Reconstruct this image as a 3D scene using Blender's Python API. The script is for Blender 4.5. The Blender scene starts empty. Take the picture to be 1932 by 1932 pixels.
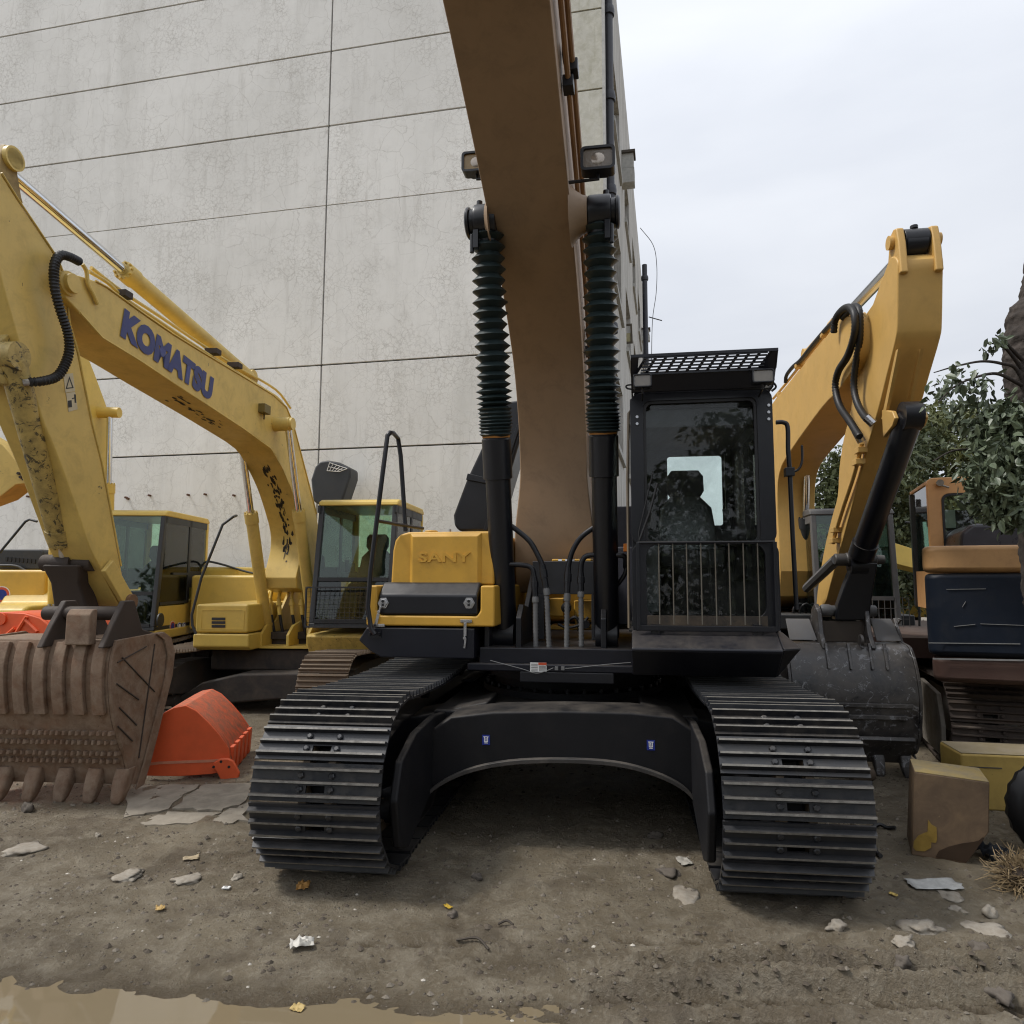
import bpy, bmesh, math, random
import numpy as np
from mathutils import Vector, Matrix, noise as mnoise
random.seed(7)
R = math.radians
S = bpy.context.scene
COL = S.collection

# ------------------------------------------------------------------ camera
F_, CX, CY, CAMH, PITCH = 1280.0, 1010.0, 966.0, 1.76, 5.53
cam = bpy.data.cameras.new('camera')
cam.sensor_width = 36.0
cam.lens = 36.0 * F_ / 1932.0
cam.shift_x = -(CX - 966.0) / 1932.0
cam.clip_start = 0.05
cam.clip_end = 900.0
camo = bpy.data.objects.new('camera', cam)
camo.location = (0, 0, CAMH)
camo.rotation_euler = (R(90 + PITCH), 0, 0)
COL.objects.link(camo)
S.camera = camo

# ------------------------------------------------------------------ sky, sun, exposure
W = bpy.data.worlds.new('World'); S.world = W
W.use_nodes = True
nt = W.node_tree; nt.nodes.clear()
N, L = nt.nodes, nt.links
wo = N.new('ShaderNodeOutputWorld'); bg = N.new('ShaderNodeBackground')
sky = N.new('ShaderNodeTexSky'); sky.sky_type = 'NISHITA'; sky.sun_disc = False
SUN_EL, SUN_AZ = 56.0, 268.0      # azimuth clockwise from +Y (north): high on the left
sky.sun_elevation = R(SUN_EL); sky.sun_rotation = R(SUN_AZ)
sky.air_density = 1.0; sky.dust_density = 4.0; sky.ozone_density = 1.0
tc = N.new('ShaderNodeTexCoord'); sep = N.new('ShaderNodeSeparateXYZ')
L.new(tc.outputs['Generated'], sep.inputs[0])
mp = N.new('ShaderNodeMapping'); mp.inputs['Scale'].default_value = (1.2, 1.2, 4.2)
mp.inputs['Rotation'].default_value = (0.0, R(14), 0.4)
L.new(tc.outputs['Generated'], mp.inputs[0])
nz = N.new('ShaderNodeTexNoise'); nz.inputs['Scale'].default_value = 1.5; nz.inputs['Detail'].default_value = 6
nz.inputs['Roughness'].default_value = 0.5; nz.inputs['Distortion'].default_value = 0.3
L.new(mp.outputs[0], nz.inputs['Vector'])
cr = N.new('ShaderNodeValToRGB')
cr.color_ramp.elements[0].position = 0.34; cr.color_ramp.elements[0].color = (3.4, 3.56, 3.88, 1)
cr.color_ramp.elements[1].position = 0.66; cr.color_ramp.elements[1].color = (3.95, 4.08, 4.33, 1)
L.new(nz.outputs['Fac'], cr.inputs[0])
# overcast luminance rises evenly towards the zenith
mr = N.new('ShaderNodeMapRange'); mr.inputs['From Min'].default_value = 0.0; mr.inputs['From Max'].default_value = 1.0
mr.inputs['To Min'].default_value = 0.93; mr.inputs['To Max'].default_value = 1.6
L.new(sep.outputs['Z'], mr.inputs['Value'])
vm = N.new('ShaderNodeVectorMath'); vm.operation = 'SCALE'
L.new(cr.outputs[0], vm.inputs[0]); L.new(mr.outputs[0], vm.inputs['Scale'])
mx = N.new('ShaderNodeMix'); mx.data_type = 'RGBA'; mx.inputs[0].default_value = 0.94
L.new(sky.outputs[0], mx.inputs[6]); L.new(vm.outputs[0], mx.inputs[7])
L.new(mx.outputs[2], bg.inputs['Color']); bg.inputs['Strength'].default_value = 0.1
L.new(bg.outputs[0], wo.inputs[0])

sun = bpy.data.lights.new('sun', 'SUN'); sun.energy = 1.5; sun.angle = R(12); sun.color = (1.0, 0.965, 0.92)
suno = bpy.data.objects.new('sun', sun)
_a, _e = R(SUN_AZ), R(SUN_EL)
_d = Vector((math.sin(_a) * math.cos(_e), math.cos(_a) * math.cos(_e), math.sin(_e)))
suno.rotation_euler = _d.to_track_quat('Z', 'Y').to_euler()
suno.location = (-4, -6, 20)
COL.objects.link(suno)
S.view_settings.view_transform = 'Standard'; S.view_settings.look = 'None'
S.view_settings.gamma = 1.0; S.view_settings.use_curve_mapping = False
S.view_settings.exposure = 0.90
S.cycles.max_bounces = 7; S.cycles.transparent_max_bounces = 24
S.cycles.diffuse_bounces = 3; S.cycles.glossy_bounces = 3; S.cycles.transmission_bounces = 4
S.cycles.caustics_reflective = False; S.cycles.caustics_refractive = False
S.cycles.use_denoising = True
S.cycles.filter_width = 1.15

# ------------------------------------------------------------------ photograph pixel (of 1932) -> place
_c, _s = math.cos(R(PITCH)), math.sin(R(PITCH))
def ray(u, v):
    x = (u - CX) / F_; y = (CY - v) / F_
    fw = _c - y * _s; up = y * _c + _s
    return Vector((x / fw, 1.0, up / fw))
def P(u, v, Y):
    r = ray(u, v); return Vector((r.x * Y, Y, CAMH + r.z * Y))
def G(u, v, z=0.0):
    r = ray(u, v); Y = (z - CAMH) / r.z; return Vector((r.x * Y, Y, z))
def proj(p):
    d = p.y * _c + (p.z - CAMH) * _s; y = (p.z - CAMH) * _c - p.y * _s
    return (CX + F_ * p.x / d, CY - F_ * y / d)
class Fr:
    """a machine's own frame: x to the picture's right, y rearward, z up; turned by yaw degrees"""
    def __init__(s, ox, oy, yaw):
        s.o = Vector((ox, oy, 0)); s.a = R(yaw); s.yaw = yaw
        s.ex = Vector((math.cos(s.a), -math.sin(s.a), 0)); s.ey = Vector((math.sin(s.a), math.cos(s.a), 0))
    def w(s, p): return s.o + s.ex * p[0] + s.ey * p[1] + Vector((0, 0, p[2]))
    def l(s, q): d = q - s.o; return Vector((d.dot(s.ex), d.dot(s.ey), q.z))
    def _hit(s, u, v, n, k):
        r = ray(u, v); c = Vector((0, 0, CAMH))
        t = (k - (c - s.o).dot(n)) / r.dot(n); return s.l(c + r * t)
    def y(s, u, v, k): return s._hit(u, v, s.ey, k)
    def x(s, u, v, k): return s._hit(u, v, s.ex, k)
    def z(s, u, v, k): return s.l(G(u, v, k))

# ------------------------------------------------------------------ mesh helper
class MB:
    def __init__(s): s.v = []; s.f = []
    def add(s, vs, fs):
        b = len(s.v); s.v += [tuple(p) for p in vs]; s.f += [tuple(i + b for i in f) for f in fs]; return s
    def hexa(s, q):   # 8 corners: bottom 4 ccw, top 4 ccw
        return s.add(q, [(3, 2, 1, 0), (4, 5, 6, 7), (0, 1, 5, 4), (1, 2, 6, 5), (2, 3, 7, 6), (3, 0, 4, 7)])
    def box(s, x0, x1, y0, y1, z0, z1):
        return s.hexa([(x0, y0, z0), (x1, y0, z0), (x1, y1, z0), (x0, y1, z0), (x0, y0, z1), (x1, y0, z1), (x1, y1, z1), (x0, y1, z1)])
    def cbox(s, c, d, m=None):
        q = []
        for z in (-1, 1):
            for x, y in ((-1, -1), (1, -1), (1, 1), (-1, 1)):
                p = Vector((x * d[0] / 2, y * d[1] / 2, z * d[2] / 2))
                if m is not None: p = m @ p
                q.append(Vector(c) + p)
        return s.hexa(q)
    def prism(s, pts, a, b, axis='x'):
        """outline extruded from a to b along an axis. x: pts=(y,z); y: pts=(x,z); z: pts=(x,y)"""
        n = len(pts)
        def mk(p, k):
            return {'x': (k, p[0], p[1]), 'y': (p[0], k, p[1]), 'z': (p[0], p[1], k)}[axis]
        area = sum(pts[i][0] * pts[(i + 1) % n][1] - pts[(i + 1) % n][0] * pts[i][1] for i in range(n))
        vs = [mk(p, a) for p in pts] + [mk(p, b) for p in pts]
        fs = [tuple(reversed(range(n))), tuple(range(n, 2 * n))] + [(i, (i + 1) % n, n + (i + 1) % n, n + i) for i in range(n)]
        flip = (area < 0) ^ (b < a) ^ (axis == 'y')
        if flip: fs = [tuple(reversed(f)) for f in fs]
        return s.add(vs, fs)
    def tube(s, path, r, n=10, caps=True):
        path = [Vector(p) for p in path]; m = len(path)
        rs = r if isinstance(r, (list, tuple)) else [r] * m
        up = None; rings = []
        for i, p in enumerate(path):
            if i == 0: t = path[1] - p
            elif i == m - 1: t = p - path[i - 1]
            else: t = (path[i + 1] - p).normalized() + (p - path[i - 1]).normalized()
            t.normalize()
            if up is None:
                up = t.orthogonal().normalized()
            else:
                up = (up - t * up.dot(t))
                up = up.normalized() if up.length > 1e-5 else t.orthogonal().normalized()
            w = t.cross(up)
            rings.append([p + (up * math.cos(2 * math.pi * k / n) + w * math.sin(2 * math.pi * k / n)) * rs[i] for k in range(n)])
        vs = [q for g in rings for q in g]
        fs = [(i * n + k, i * n + (k + 1) % n, (i + 1) * n + (k + 1) % n, (i + 1) * n + k) for i in range(m - 1) for k in range(n)]
        if caps: fs += [tuple(reversed(range(n))), tuple(range((m - 1) * n, m * n))]
        return s.add(vs, fs)
    def lathe(s, p0, p1, prof, n=24):
        """prof: (distance along p0->p1 as fraction or metres, radius)"""
        p0, p1 = Vector(p0), Vector(p1); t = (p1 - p0).normalized()
        u = t.orthogonal().normalized(); w = t.cross(u)
        vs = []
        for d, r in prof:
            for k in range(n):
                a = 2 * math.pi * k / n
                vs.append(p0 + t * d + (u * math.cos(a) + w * math.sin(a)) * max(r, 1e-4))
        m = len(prof)
        fs = [(i * n + k, i * n + (k + 1) % n, (i + 1) * n + (k + 1) % n, (i + 1) * n + k) for i in range(m - 1) for k in range(n)]
        fs += [tuple(reversed(range(n))), tuple(range((m - 1) * n, m * n))]
        return s.add(vs, fs)
    def cyl(s, p0, p1, r, n=20):
        l = (Vector(p1) - Vector(p0)).length
        return s.lathe(p0, p1, [(0, r), (l, r)], n)
    def loft(s, secs, caps=True):
        n = len(secs[0]); m = len(secs); vs = [p for g in secs for p in g]
        fs = [(i * n + k, i * n + (k + 1) % n, (i + 1) * n + (k + 1) % n, (i + 1) * n + k) for i in range(m - 1) for k in range(n)]
        if caps: fs += [tuple(reversed(range(n))), tuple(range((m - 1) * n, m * n))]
        return s.add(vs, fs)
    def mesh(s, name, mat, sharp=32, flat=False, fix=True):
        me = bpy.data.meshes.new(name); me.from_pydata(s.v, [], s.f)
        if fix:
            bm = bmesh.new(); bm.from_mesh(me); bmesh.ops.recalc_face_normals(bm, faces=bm.faces); bm.to_mesh(me); bm.free()
        me.materials.append(mat)
        if not flat:
            me.polygons.foreach_set('use_smooth', [True] * len(me.polygons))
            me.set_sharp_from_angle(angle=R(sharp))
        me.update(); return me
    def build(s, name, mat, parent=None, bevel=0, rot=0.0, seg=2, **k):
        o = bpy.data.objects.new(name, s.mesh(name, mat, **k)); COL.objects.link(o)
        if parent is not None: o.parent = parent
        if rot: o.rotation_euler = (0, 0, rot)
        if bevel:
            m = o.modifiers.new('bevel', 'BEVEL'); m.width = bevel; m.segments = seg; m.limit_method = 'ANGLE'
            m.angle_limit = R(35); m.harden_normals = True
        return o
def inst(me, name, parent, loc=(0, 0, 0), rot=(0, 0, 0), mat=None):
    o = bpy.data.objects.new(name, me); COL.objects.link(o); o.parent = parent
    o.location = loc; o.rotation_euler = rot
    if mat is not None: o.matrix_local = mat
    return o
def tag(o, label=None, cat=None, group=None, kind=None):
    if label: o['label'] = label
    if cat: o['category'] = cat
    if group: o['group'] = group
    if kind: o['kind'] = kind
    return o
def thing(name, label, cat, loc=(0, 0, 0), rz=0.0, group=None):
    o = bpy.data.objects.new(name, None); o.empty_display_size = 0.2; COL.objects.link(o)
    o.location = loc; o.rotation_euler = (0, 0, rz)
    return tag(o, label, cat, group)
def machine(name, label, fr, group='excavators standing in the yard'):
    return thing(name, label, 'excavator', fr.o, -fr.a, group)
def spline(pts, k=8):
    pts = [Vector(p) for p in pts]; out = []
    q = [2 * pts[0] - pts[1]] + pts + [2 * pts[-1] - pts[-2]]
    for i in range(1, len(q) - 2):
        a, b, c, d = q[i - 1], q[i], q[i + 1], q[i + 2]
        for j in range(k):
            t = j / k
            out.append(0.5 * ((2 * b) + (c - a) * t + (2 * a - 5 * b + 4 * c - d) * t * t + (3 * b - a - 3 * c + d) * t ** 3))
    out.append(pts[-1]); return out
def rrect(x0, x1, z0, z1, r, n=5):
    out = []
    for cx_, cz_, a0 in ((x1 - r, z0 + r, -90), (x1 - r, z1 - r, 0), (x0 + r, z1 - r, 90), (x0 + r, z0 + r, 180)):
        for k in range(n + 1):
            a = R(a0 + 90 * k / n); out.append((cx_ + r * math.cos(a), cz_ + r * math.sin(a)))
    return out
def ring_plate(mb, outer, inner, a, b, axis='y'):
    """plate between two outlines with the same number of points"""
    n = len(outer)
    def mk(p, k): return {'x': (k, p[0], p[1]), 'y': (p[0], k, p[1]), 'z': (p[0], p[1], k)}[axis]
    vs = [mk(p, a) for p in outer] + [mk(p, a) for p in inner] + [mk(p, b) for p in outer] + [mk(p, b) for p in inner]
    fs = []
    for i in range(n):
        j = (i + 1) % n
        fs += [(i, j, n + j, n + i), (2 * n + i, 3 * n + i, 3 * n + j, 2 * n + j), (i, 2 * n + i, 2 * n + j, j), (n + i, n + j, 3 * n + j, 3 * n + i)]
    return mb.add(vs, fs)

# ------------------------------------------------------------------ materials
def newmat(name):
    m = bpy.data.materials.new(name); m.use_nodes = True
    t = m.node_tree; b = t.nodes['Principled BSDF']; return m, t, b
def rgb(c, a=1): return (c[0], c[1], c[2], a)
def nnoise(t, scale, detail=5, rough=0.6, vec=None, dist=0.0, mapscale=None):
    n = t.nodes.new('ShaderNodeTexNoise'); n.inputs['Scale'].default_value = scale
    n.inputs['Detail'].default_value = detail; n.inputs['Roughness'].default_value = rough; n.inputs['Distortion'].default_value = dist
    c = t.nodes.new('ShaderNodeTexCoord')
    if mapscale:
        mm = t.nodes.new('ShaderNodeMapping'); mm.inputs['Scale'].default_value = mapscale
        t.links.new(c.outputs['Object'], mm.inputs[0]); t.links.new(mm.outputs[0], n.inputs['Vector'])
    else: t.links.new(c.outputs['Object'], n.inputs['Vector'])
    return n
def nramp(t, src, p0, p1, c0=(0, 0, 0, 1), c1=(1, 1, 1, 1)):
    r = t.nodes.new('ShaderNodeValToRGB'); e = r.color_ramp.elements
    e[0].position = p0; e[1].position = p1; e[0].color = c0; e[1].color = c1
    t.links.new(src, r.inputs[0]); return r.outputs[0]
def nmix(t, fac, a, b, mode='MIX'):
    m = t.nodes.new('ShaderNodeMix'); m.data_type = 'RGBA'; m.blend_type = mode
    for s_, v in ((0, fac), (6, a), (7, b)):
        if hasattr(v, 'links') or hasattr(v, 'is_linked'): t.links.new(v, m.inputs[s_])
        elif isinstance(v, (int, float)): m.inputs[s_].default_value = v
        else: m.inputs[s_].default_value = rgb(v)
    return m.outputs[2]
def nmath(t, op, a, b=0.0):
    m = t.nodes.new('ShaderNodeMath'); m.operation = op
    for i, v in enumerate((a, b)):
        if isinstance(v, (int, float)): m.inputs[i].default_value = v
        else: t.links.new(v, m.inputs[i])
    return m.outputs[0]
def nbump(t, b, h, strength=0.3, dist=0.01):
    n = t.nodes.new('ShaderNodeBump'); n.inputs['Strength'].default_value = strength; n.inputs['Distance'].default_value = dist
    t.links.new(h, n.inputs['Height']); t.links.new(n.outputs[0], b.inputs['Normal']); return n
def paint(name, col, rough=0.35, dirt=0.3, dirtcol=(0.09, 0.07, 0.05), chips=0.0, chipcol=(0.05, 0.03, 0.02), metal=0.0,
          fade=0.12, scale=3.0, spec=0.5, streak=0.3, bump=0.05, dust=0.35, vary=0.12):
    m, t, b = newmat(name)
    n1 = nnoise(t, scale, 6, 0.65)
    lo = [c * (1 - fade) for c in col]; hi = [min(1, c * (1 + fade) + 0.01 * fade) for c in col]
    base = nmix(t, nramp(t, n1.outputs['Fac'], 0.3, 0.7), lo, hi)
    # dust and grime: patches plus runs down the face
    n2 = nnoise(t, scale * 1.7, 8, 0.72, dist=0.5)
    p = 0.72 - 0.35 * dirt
    d1 = nramp(t, n2.outputs['Fac'], p - 0.16, p + 0.12)
    n3 = nnoise(t, 9.0, 4, 0.6, mapscale=(1.0, 1.0, 0.08))
    d2 = nramp(t, n3.outputs['Fac'], 0.55, 0.75)
    df = nmath(t, 'ADD', nmath(t, 'MULTIPLY', d1, min(1.0, dirt * 1.4)), nmath(t, 'MULTIPLY', d2, streak * dirt))
    df = nmath(t, 'MINIMUM', df, 0.93)
    base = nmix(t, df, base, dirtcol)
    if chips > 0:
        n4 = nnoise(t, 11.0, 9, 0.75, dist=1.2)
        cf = nramp(t, n4.outputs['Fac'], 0.70 - 0.16 * chips, 0.715 - 0.16 * chips)
        base = nmix(t, cf, base, chipcol)
    if dust > 0:      # dust settled on whatever faces upwards
        ge = t.nodes.new('ShaderNodeNewGeometry'); sx_ = t.nodes.new('ShaderNodeSeparateXYZ'); t.links.new(ge.outputs['Normal'], sx_.inputs[0])
        up = nramp(t, sx_.outputs['Z'], 0.35, 0.95); n5 = nnoise(t, 5.0, 7, 0.7)
        df2 = nmath(t, 'MULTIPLY', nmath(t, 'MULTIPLY', up, nramp(t, n5.outputs['Fac'], 0.32, 0.68)), dust)
        base = nmix(t, df2, base, (0.17, 0.145, 0.115)); df = nmath(t, 'MAXIMUM', df, df2)
    oi = t.nodes.new('ShaderNodeObjectInfo')
    base = nmix(t, nmath(t, 'MULTIPLY', oi.outputs['Random'], vary), base, [min(0.8, c * 1.5 + 0.012) for c in col])
    # hairline scratches
    n6 = nnoise(t, 3.0, 3, 0.5, mapscale=(6.0, 1.2, 9.0), dist=2.5)
    sc = nmath(t, 'ABSOLUTE', nmath(t, 'SUBTRACT', n6.outputs['Fac'], 0.5)); sc = nramp(t, sc, 0.0, 0.004, (1, 1, 1, 1), (0, 0, 0, 1))
    n7 = nnoise(t, 1.1, 3, 0.6); sc = nmath(t, 'MULTIPLY', sc, nmath(t, 'MULTIPLY', nramp(t, n7.outputs['Fac'], 0.55, 0.62), 0.45))
    base = nmix(t, sc, base, [min(0.6, c * 0.5 + 0.06) for c in col])
    t.links.new(base, b.inputs['Base Color'])
    rr = nmath(t, 'ADD', nmath(t, 'MULTIPLY', df, 0.45), rough)
    rr = nmath(t, 'ADD', rr, nmath(t, 'MULTIPLY', n1.outputs['Fac'], 0.12))
    t.links.new(rr, b.inputs['Roughness']); b.inputs['Metallic'].default_value = metal
    b.inputs['Specular IOR Level'].default_value = spec
    if bump: nbump(t, b, n2.outputs['Fac'], bump * 4, 0.004)
    return m
def plain(name, col, rough=0.5, metal=0.0, var=0.15, scale=12.0, spec=0.5, bump=0.0):
    m, t, b = newmat(name)
    n1 = nnoise(t, scale, 5, 0.6)
    t.links.new(nmix(t, nramp(t, n1.outputs['Fac'], 0.3, 0.7), [c * (1 - var) for c in col], [min(1, c * (1 + var)) for c in col]), b.inputs['Base Color'])
    t.links.new(nmath(t, 'ADD', nmath(t, 'MULTIPLY', n1.outputs['Fac'], 0.2), rough - 0.1), b.inputs['Roughness'])
    b.inputs['Metallic'].default_value = metal; b.inputs['Specular IOR Level'].default_value = spec
    if bump: nbump(t, b, n1.outputs['Fac'], bump, 0.01)
    return m
def glassmat(name, tint=(0.75, 0.85, 0.82), dirt=0.25, dirtcol=(0.25, 0.26, 0.25), refl=1.0):
    m, t, b = newmat(name); t.nodes.remove(b); out = t.nodes['Material Output']
    tr = t.nodes.new('ShaderNodeBsdfTransparent'); tr.inputs[0].default_value = rgb(tint)
    gl = t.nodes.new('ShaderNodeBsdfGlossy'); gl.inputs['Roughness'].default_value = 0.02
    gl.inputs[0].default_value = (refl, refl, refl, 1)
    df = t.nodes.new('ShaderNodeBsdfDiffuse'); df.inputs[0].default_value = rgb(dirtcol)
    fr = t.nodes.new('ShaderNodeFresnel'); fr.inputs[0].default_value = 1.55
    n = nnoise(t, 2.5, 8, 0.7, dist=0.8); d = nmath(t, 'MULTIPLY', nramp(t, n.outputs['Fac'], 0.42, 0.75), dirt)
    a = t.nodes.new('ShaderNodeMixShader'); c = t.nodes.new('ShaderNodeMixShader')
    t.links.new(fr.outputs[0], a.inputs[0]); t.links.new(tr.outputs[0], a.inputs[1]); t.links.new(gl.outputs[0], a.inputs[2])
    t.links.new(d, c.inputs[0]); t.links.new(a.outputs[0], c.inputs[1]); t.links.new(df.outputs[0], c.inputs[2])
    t.links.new(c.outputs[0], out.inputs[0]); return m

M = {}
M['sy_yellow'] = paint('main_yellow_paint', (0.62, 0.34, 0.045), 0.38, 0.16, streak=0.3)
M['boom_tan'] = paint('main_boom_paint', (0.31, 0.212, 0.13), 0.5, 0.25, streak=0.35, fade=0.06, bump=0.02)
M['sy_black'] = paint('main_black_paint', (0.0065, 0.0072, 0.0105), 0.28, 0.08, dirtcol=(0.022, 0.02, 0.018), streak=0.2, spec=0.5)
M['frame_black'] = paint('undercarriage_black', (0.006, 0.0062, 0.008), 0.5, 0.15, dirtcol=(0.045, 0.038, 0.032), spec=0.3)
M['deck_black'] = paint('main_deck_paint', (0.0085, 0.0095, 0.015), 0.25, 0.1, dirtcol=(0.03, 0.027, 0.024), spec=0.4)
M['track_steel'] = paint('main_track_paint', (0.009, 0.0105, 0.014), 0.24, 0.34, dirtcol=(0.075, 0.064, 0.05), vary=0.75, metal=0.0, streak=0.0, scale=5.0, spec=0.6)
M['rubber'] = plain('black_rubber', (0.012, 0.012, 0.013), 0.5)
M['bellows'] = plain('bellows_rubber', (0.022, 0.035, 0.036), 0.42, bump=0.2)
M['hose_grey'] = plain('hose_spring_guard', (0.17, 0.17, 0.168), 0.5)
M['steel'] = plain('bare_steel', (0.55, 0.55, 0.56), 0.28, metal=1.0)
M['chrome'] = plain('chrome_rod', (0.75, 0.76, 0.78), 0.14, metal=1.0, var=0.05)
M['lens'] = plain('lamp_lens', (0.20, 0.18, 0.15), 0.15, spec=0.8)
M['glass'] = glassmat('cab_glass', (0.94, 0.97, 0.96), 0.22, (0.11, 0.115, 0.11), 0.5)
M['glass_clear'] = glassmat('clear_glass', (0.94, 0.99, 0.97), 0.05)
M['seatc'] = plain('seat_cloth', (0.02, 0.02, 0.022), 0.75)
M['plastic_wrap'] = plain('seat_plastic_wrap', (0.12, 0.13, 0.13), 0.12, spec=1.0, bump=1.0, scale=22)
M['interior'] = plain('cab_interior_grey', (0.028, 0.03, 0.031), 0.7)
M['interior_l'] = plain('cab_interior_panel', (0.07, 0.075, 0.08), 0.6)
M['white'] = plain('white_paint', (0.75, 0.75, 0.73), 0.5)
M['red'] = plain('red_print', (0.55, 0.08, 0.03), 0.5)
M['blue'] = plain('blue_print', (0.012, 0.03, 0.25), 0.4)
M['rust'] = paint('rusty_steel', (0.12, 0.055, 0.03), 0.75, 0.4, dirtcol=(0.05, 0.04, 0.035))

M['worn_edge'] = paint('worn_grouser_edge', (0.19, 0.18, 0.16), 0.35, 0.5, dirtcol=(0.02, 0.02, 0.02), scale=9, streak=0)
# ================================================================== ground
def vnoise(x, y, sc, seed):
    """smooth value noise on arrays"""
    rs = np.random.RandomState(seed); g = rs.rand(257, 257)
    x = x / sc + 91.3; y = y / sc + 57.7
    xi = np.floor(x).astype(int); yi = np.floor(y).astype(int)
    fx = x - xi; fy = y - yi; fx = fx * fx * (3 - 2 * fx); fy = fy * fy * (3 - 2 * fy)
    xi %= 256; yi %= 256
    return (g[xi, yi] * (1 - fx) * (1 - fy) + g[xi + 1, yi] * fx * (1 - fy) + g[xi, yi + 1] * (1 - fx) * fy + g[xi + 1, yi + 1] * fx * fy) - 0.5
WATER_Z = -0.028
PE = [G(0, 1842), G(520, 1878), G(1060, 1908)]; PS = G(1400, 1932)
def height(x, y):
    near = np.clip((9.0 - y) / 5.0, 0.12, 1.0) * np.clip((9 - np.abs(x)) / 4, 0.0, 1.0)
    h = 0.026 * vnoise(x, y, 0.9, 1) + 0.018 * vnoise(x, y, 0.33, 2) + 0.014 * vnoise(x, y, 0.13, 3) - 0.03 * np.maximum(0, 0.10 - np.abs(vnoise(x, y, 0.45, 21))) * 2
    lum = np.maximum(0, vnoise(x, y, 0.07, 4) + 0.02) * np.clip(vnoise(x, y, 0.7, 5) * 3 + 0.5, 0, 1)
    h = h + 0.04 * lum + 0.009 * vnoise(x, y, 0.035, 6)
    # tyre ruts running across in front of the machine
    for (xa, ya, xb, yb, w, d, x0, x1) in ((-2.2, 3.14, 2.6, 3.22, 0.065, 0.080, 0.45, 9), (-2.2, 3.55, 2.6, 3.42, 0.045, 0.018, -1.2, 3), (-2.2, 3.02, 2.6, 2.99, 0.06, 0.045, -0.1, 9)):
        yc = ya + (yb - ya) * (x - xa) / (xb - xa) + 0.03 * np.sin(x * 2.1)
        t = (y - yc) / w; m = 1 / (1 + np.exp(-(x - x0) * 8)) * 1 / (1 + np.exp((x - x1) * 8))
        h = h - d * np.exp(-t * t) * m + d * 0.75 * np.exp(-(np.abs(t) - 1.6) ** 2 * 3) * m
        h = h + 0.9 * d * np.exp(-t * t * 0.6) * m * np.maximum(0, np.sin((x * 1.0 + (y - yc) * 1.4) * 2 * np.pi / 0.115)) ** 1.5
    h = h * near
    # puddle hollow at the lower left, a small one in the middle
    ye = np.interp(x, [PE[0].x - 2, PE[0].x, PE[1].x, PE[2].x, PE[2].x + 0.25], [PE[0].y + 0.1, PE[0].y, PE[1].y, PE[2].y, 2.0])
    e = (y - ye) + 0.05 * vnoise(x, y, 0.6, 9) + 0.025 * vnoise(x, y, 0.14, 10) + 0.012 * vnoise(x, y, 0.05, 13)
    h = np.where(e < 0.25, h * np.clip(0.25 + e * 2, 0.15, 1), h)
    h = h + np.where(e < 0.0, np.maximum(-0.07, e * 0.16), 0) - 0.026 * np.exp(-(np.maximum(e, 0) / 0.16) ** 2)
    q = ((x - PS.x) / 0.30) ** 2 + ((y - PS.y) / 0.10) ** 2 + 0.5 * vnoise(x, y, 0.12, 12)
    h = h - 0.05 * np.clip(1 - q, 0, 1) - 0.012 * np.exp(-(q - 1) ** 2)
    return h
def axis(fine0, fine1, step, far):
    a = list(np.arange(fine0, fine1 + 1e-6, step)); s_ = step; v = fine1
    while v < far: s_ *= 1.05; v += s_; a.append(v)
    s_ = step; v = fine0; pre = []
    while v > -far: s_ *= 1.06; v -= s_; pre.append(v)
    return np.array(pre[::-1] + a)
gx = axis(-3.4, 3.6, 0.017, 260); gy = axis(2.3, 4.6, 0.015, 400)
XX, YY = np.meshgrid(gx, gy, indexing='ij'); ZZ = height(XX, YY)
nx_, ny_ = XX.shape
co = np.stack([XX, YY, ZZ], -1).reshape(-1, 3)
idx = np.arange(nx_ * ny_).reshape(nx_, ny_)
fc = np.stack([idx[:-1, :-1], idx[1:, :-1], idx[1:, 1:], idx[:-1, 1:]], -1).reshape(-1, 4)
me = bpy.data.meshes.new('ground'); me.vertices.add(len(co)); me.vertices.foreach_set('co', co.ravel())
me.loops.add(fc.size); me.loops.foreach_set('vertex_index', fc.ravel())
me.polygons.add(len(fc)); me.polygons.foreach_set('loop_start', np.arange(0, fc.size, 4)); me.polygons.foreach_set('use_smooth', [True] * len(fc))
me.update(calc_edges=True)
m, t, b = newmat('muddy_ground')
n1 = nnoise(t, 0.7, 8, 0.62, dist=0.4); n2 = nnoise(t, 6.0, 10, 0.72, dist=0.3); n3 = nnoise(t, 42.0, 7, 0.8); n4 = nnoise(t, 1.9, 7, 0.7)
c = nmix(t, nramp(t, n1.outputs['Fac'], 0.35, 0.65), (0.18, 0.142, 0.093), (0.35, 0.29, 0.20))
c = nmix(t, nmath(t, 'MULTIPLY', nramp(t, n2.outputs['Fac'], 0.46, 0.62), 0.7), c, (0.43, 0.37, 0.275))
c = nmix(t, nmath(t, 'MULTIPLY', nramp(t, n3.outputs['Fac'], 0.50, 0.66), 0.6), c, (0.50, 0.445, 0.35))
c = nmix(t, nmath(t, 'MULTIPLY', nramp(t, n4.outputs['Fac'], 0.52, 0.64), 0.6), c, (0.135, 0.104, 0.070))
vr = t.nodes.new('ShaderNodeTexVoronoi'); vr.inputs['Scale'].default_value = 38.0
tcc = t.nodes.new('ShaderNodeTexCoord'); t.links.new(tcc.outputs['Object'], vr.inputs['Vector'])
vc = t.nodes.new('ShaderNodeSeparateColor'); t.links.new(vr.outputs['Color'], vc.inputs[0])
pb = nmath(t, 'MULTIPLY', nmath(t, 'GREATER_THAN', vc.outputs[0], 0.93), nramp(t, vr.outputs['Distance'], 0.18, 0.3, (1, 1, 1, 1), (0, 0, 0, 1)))
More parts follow.
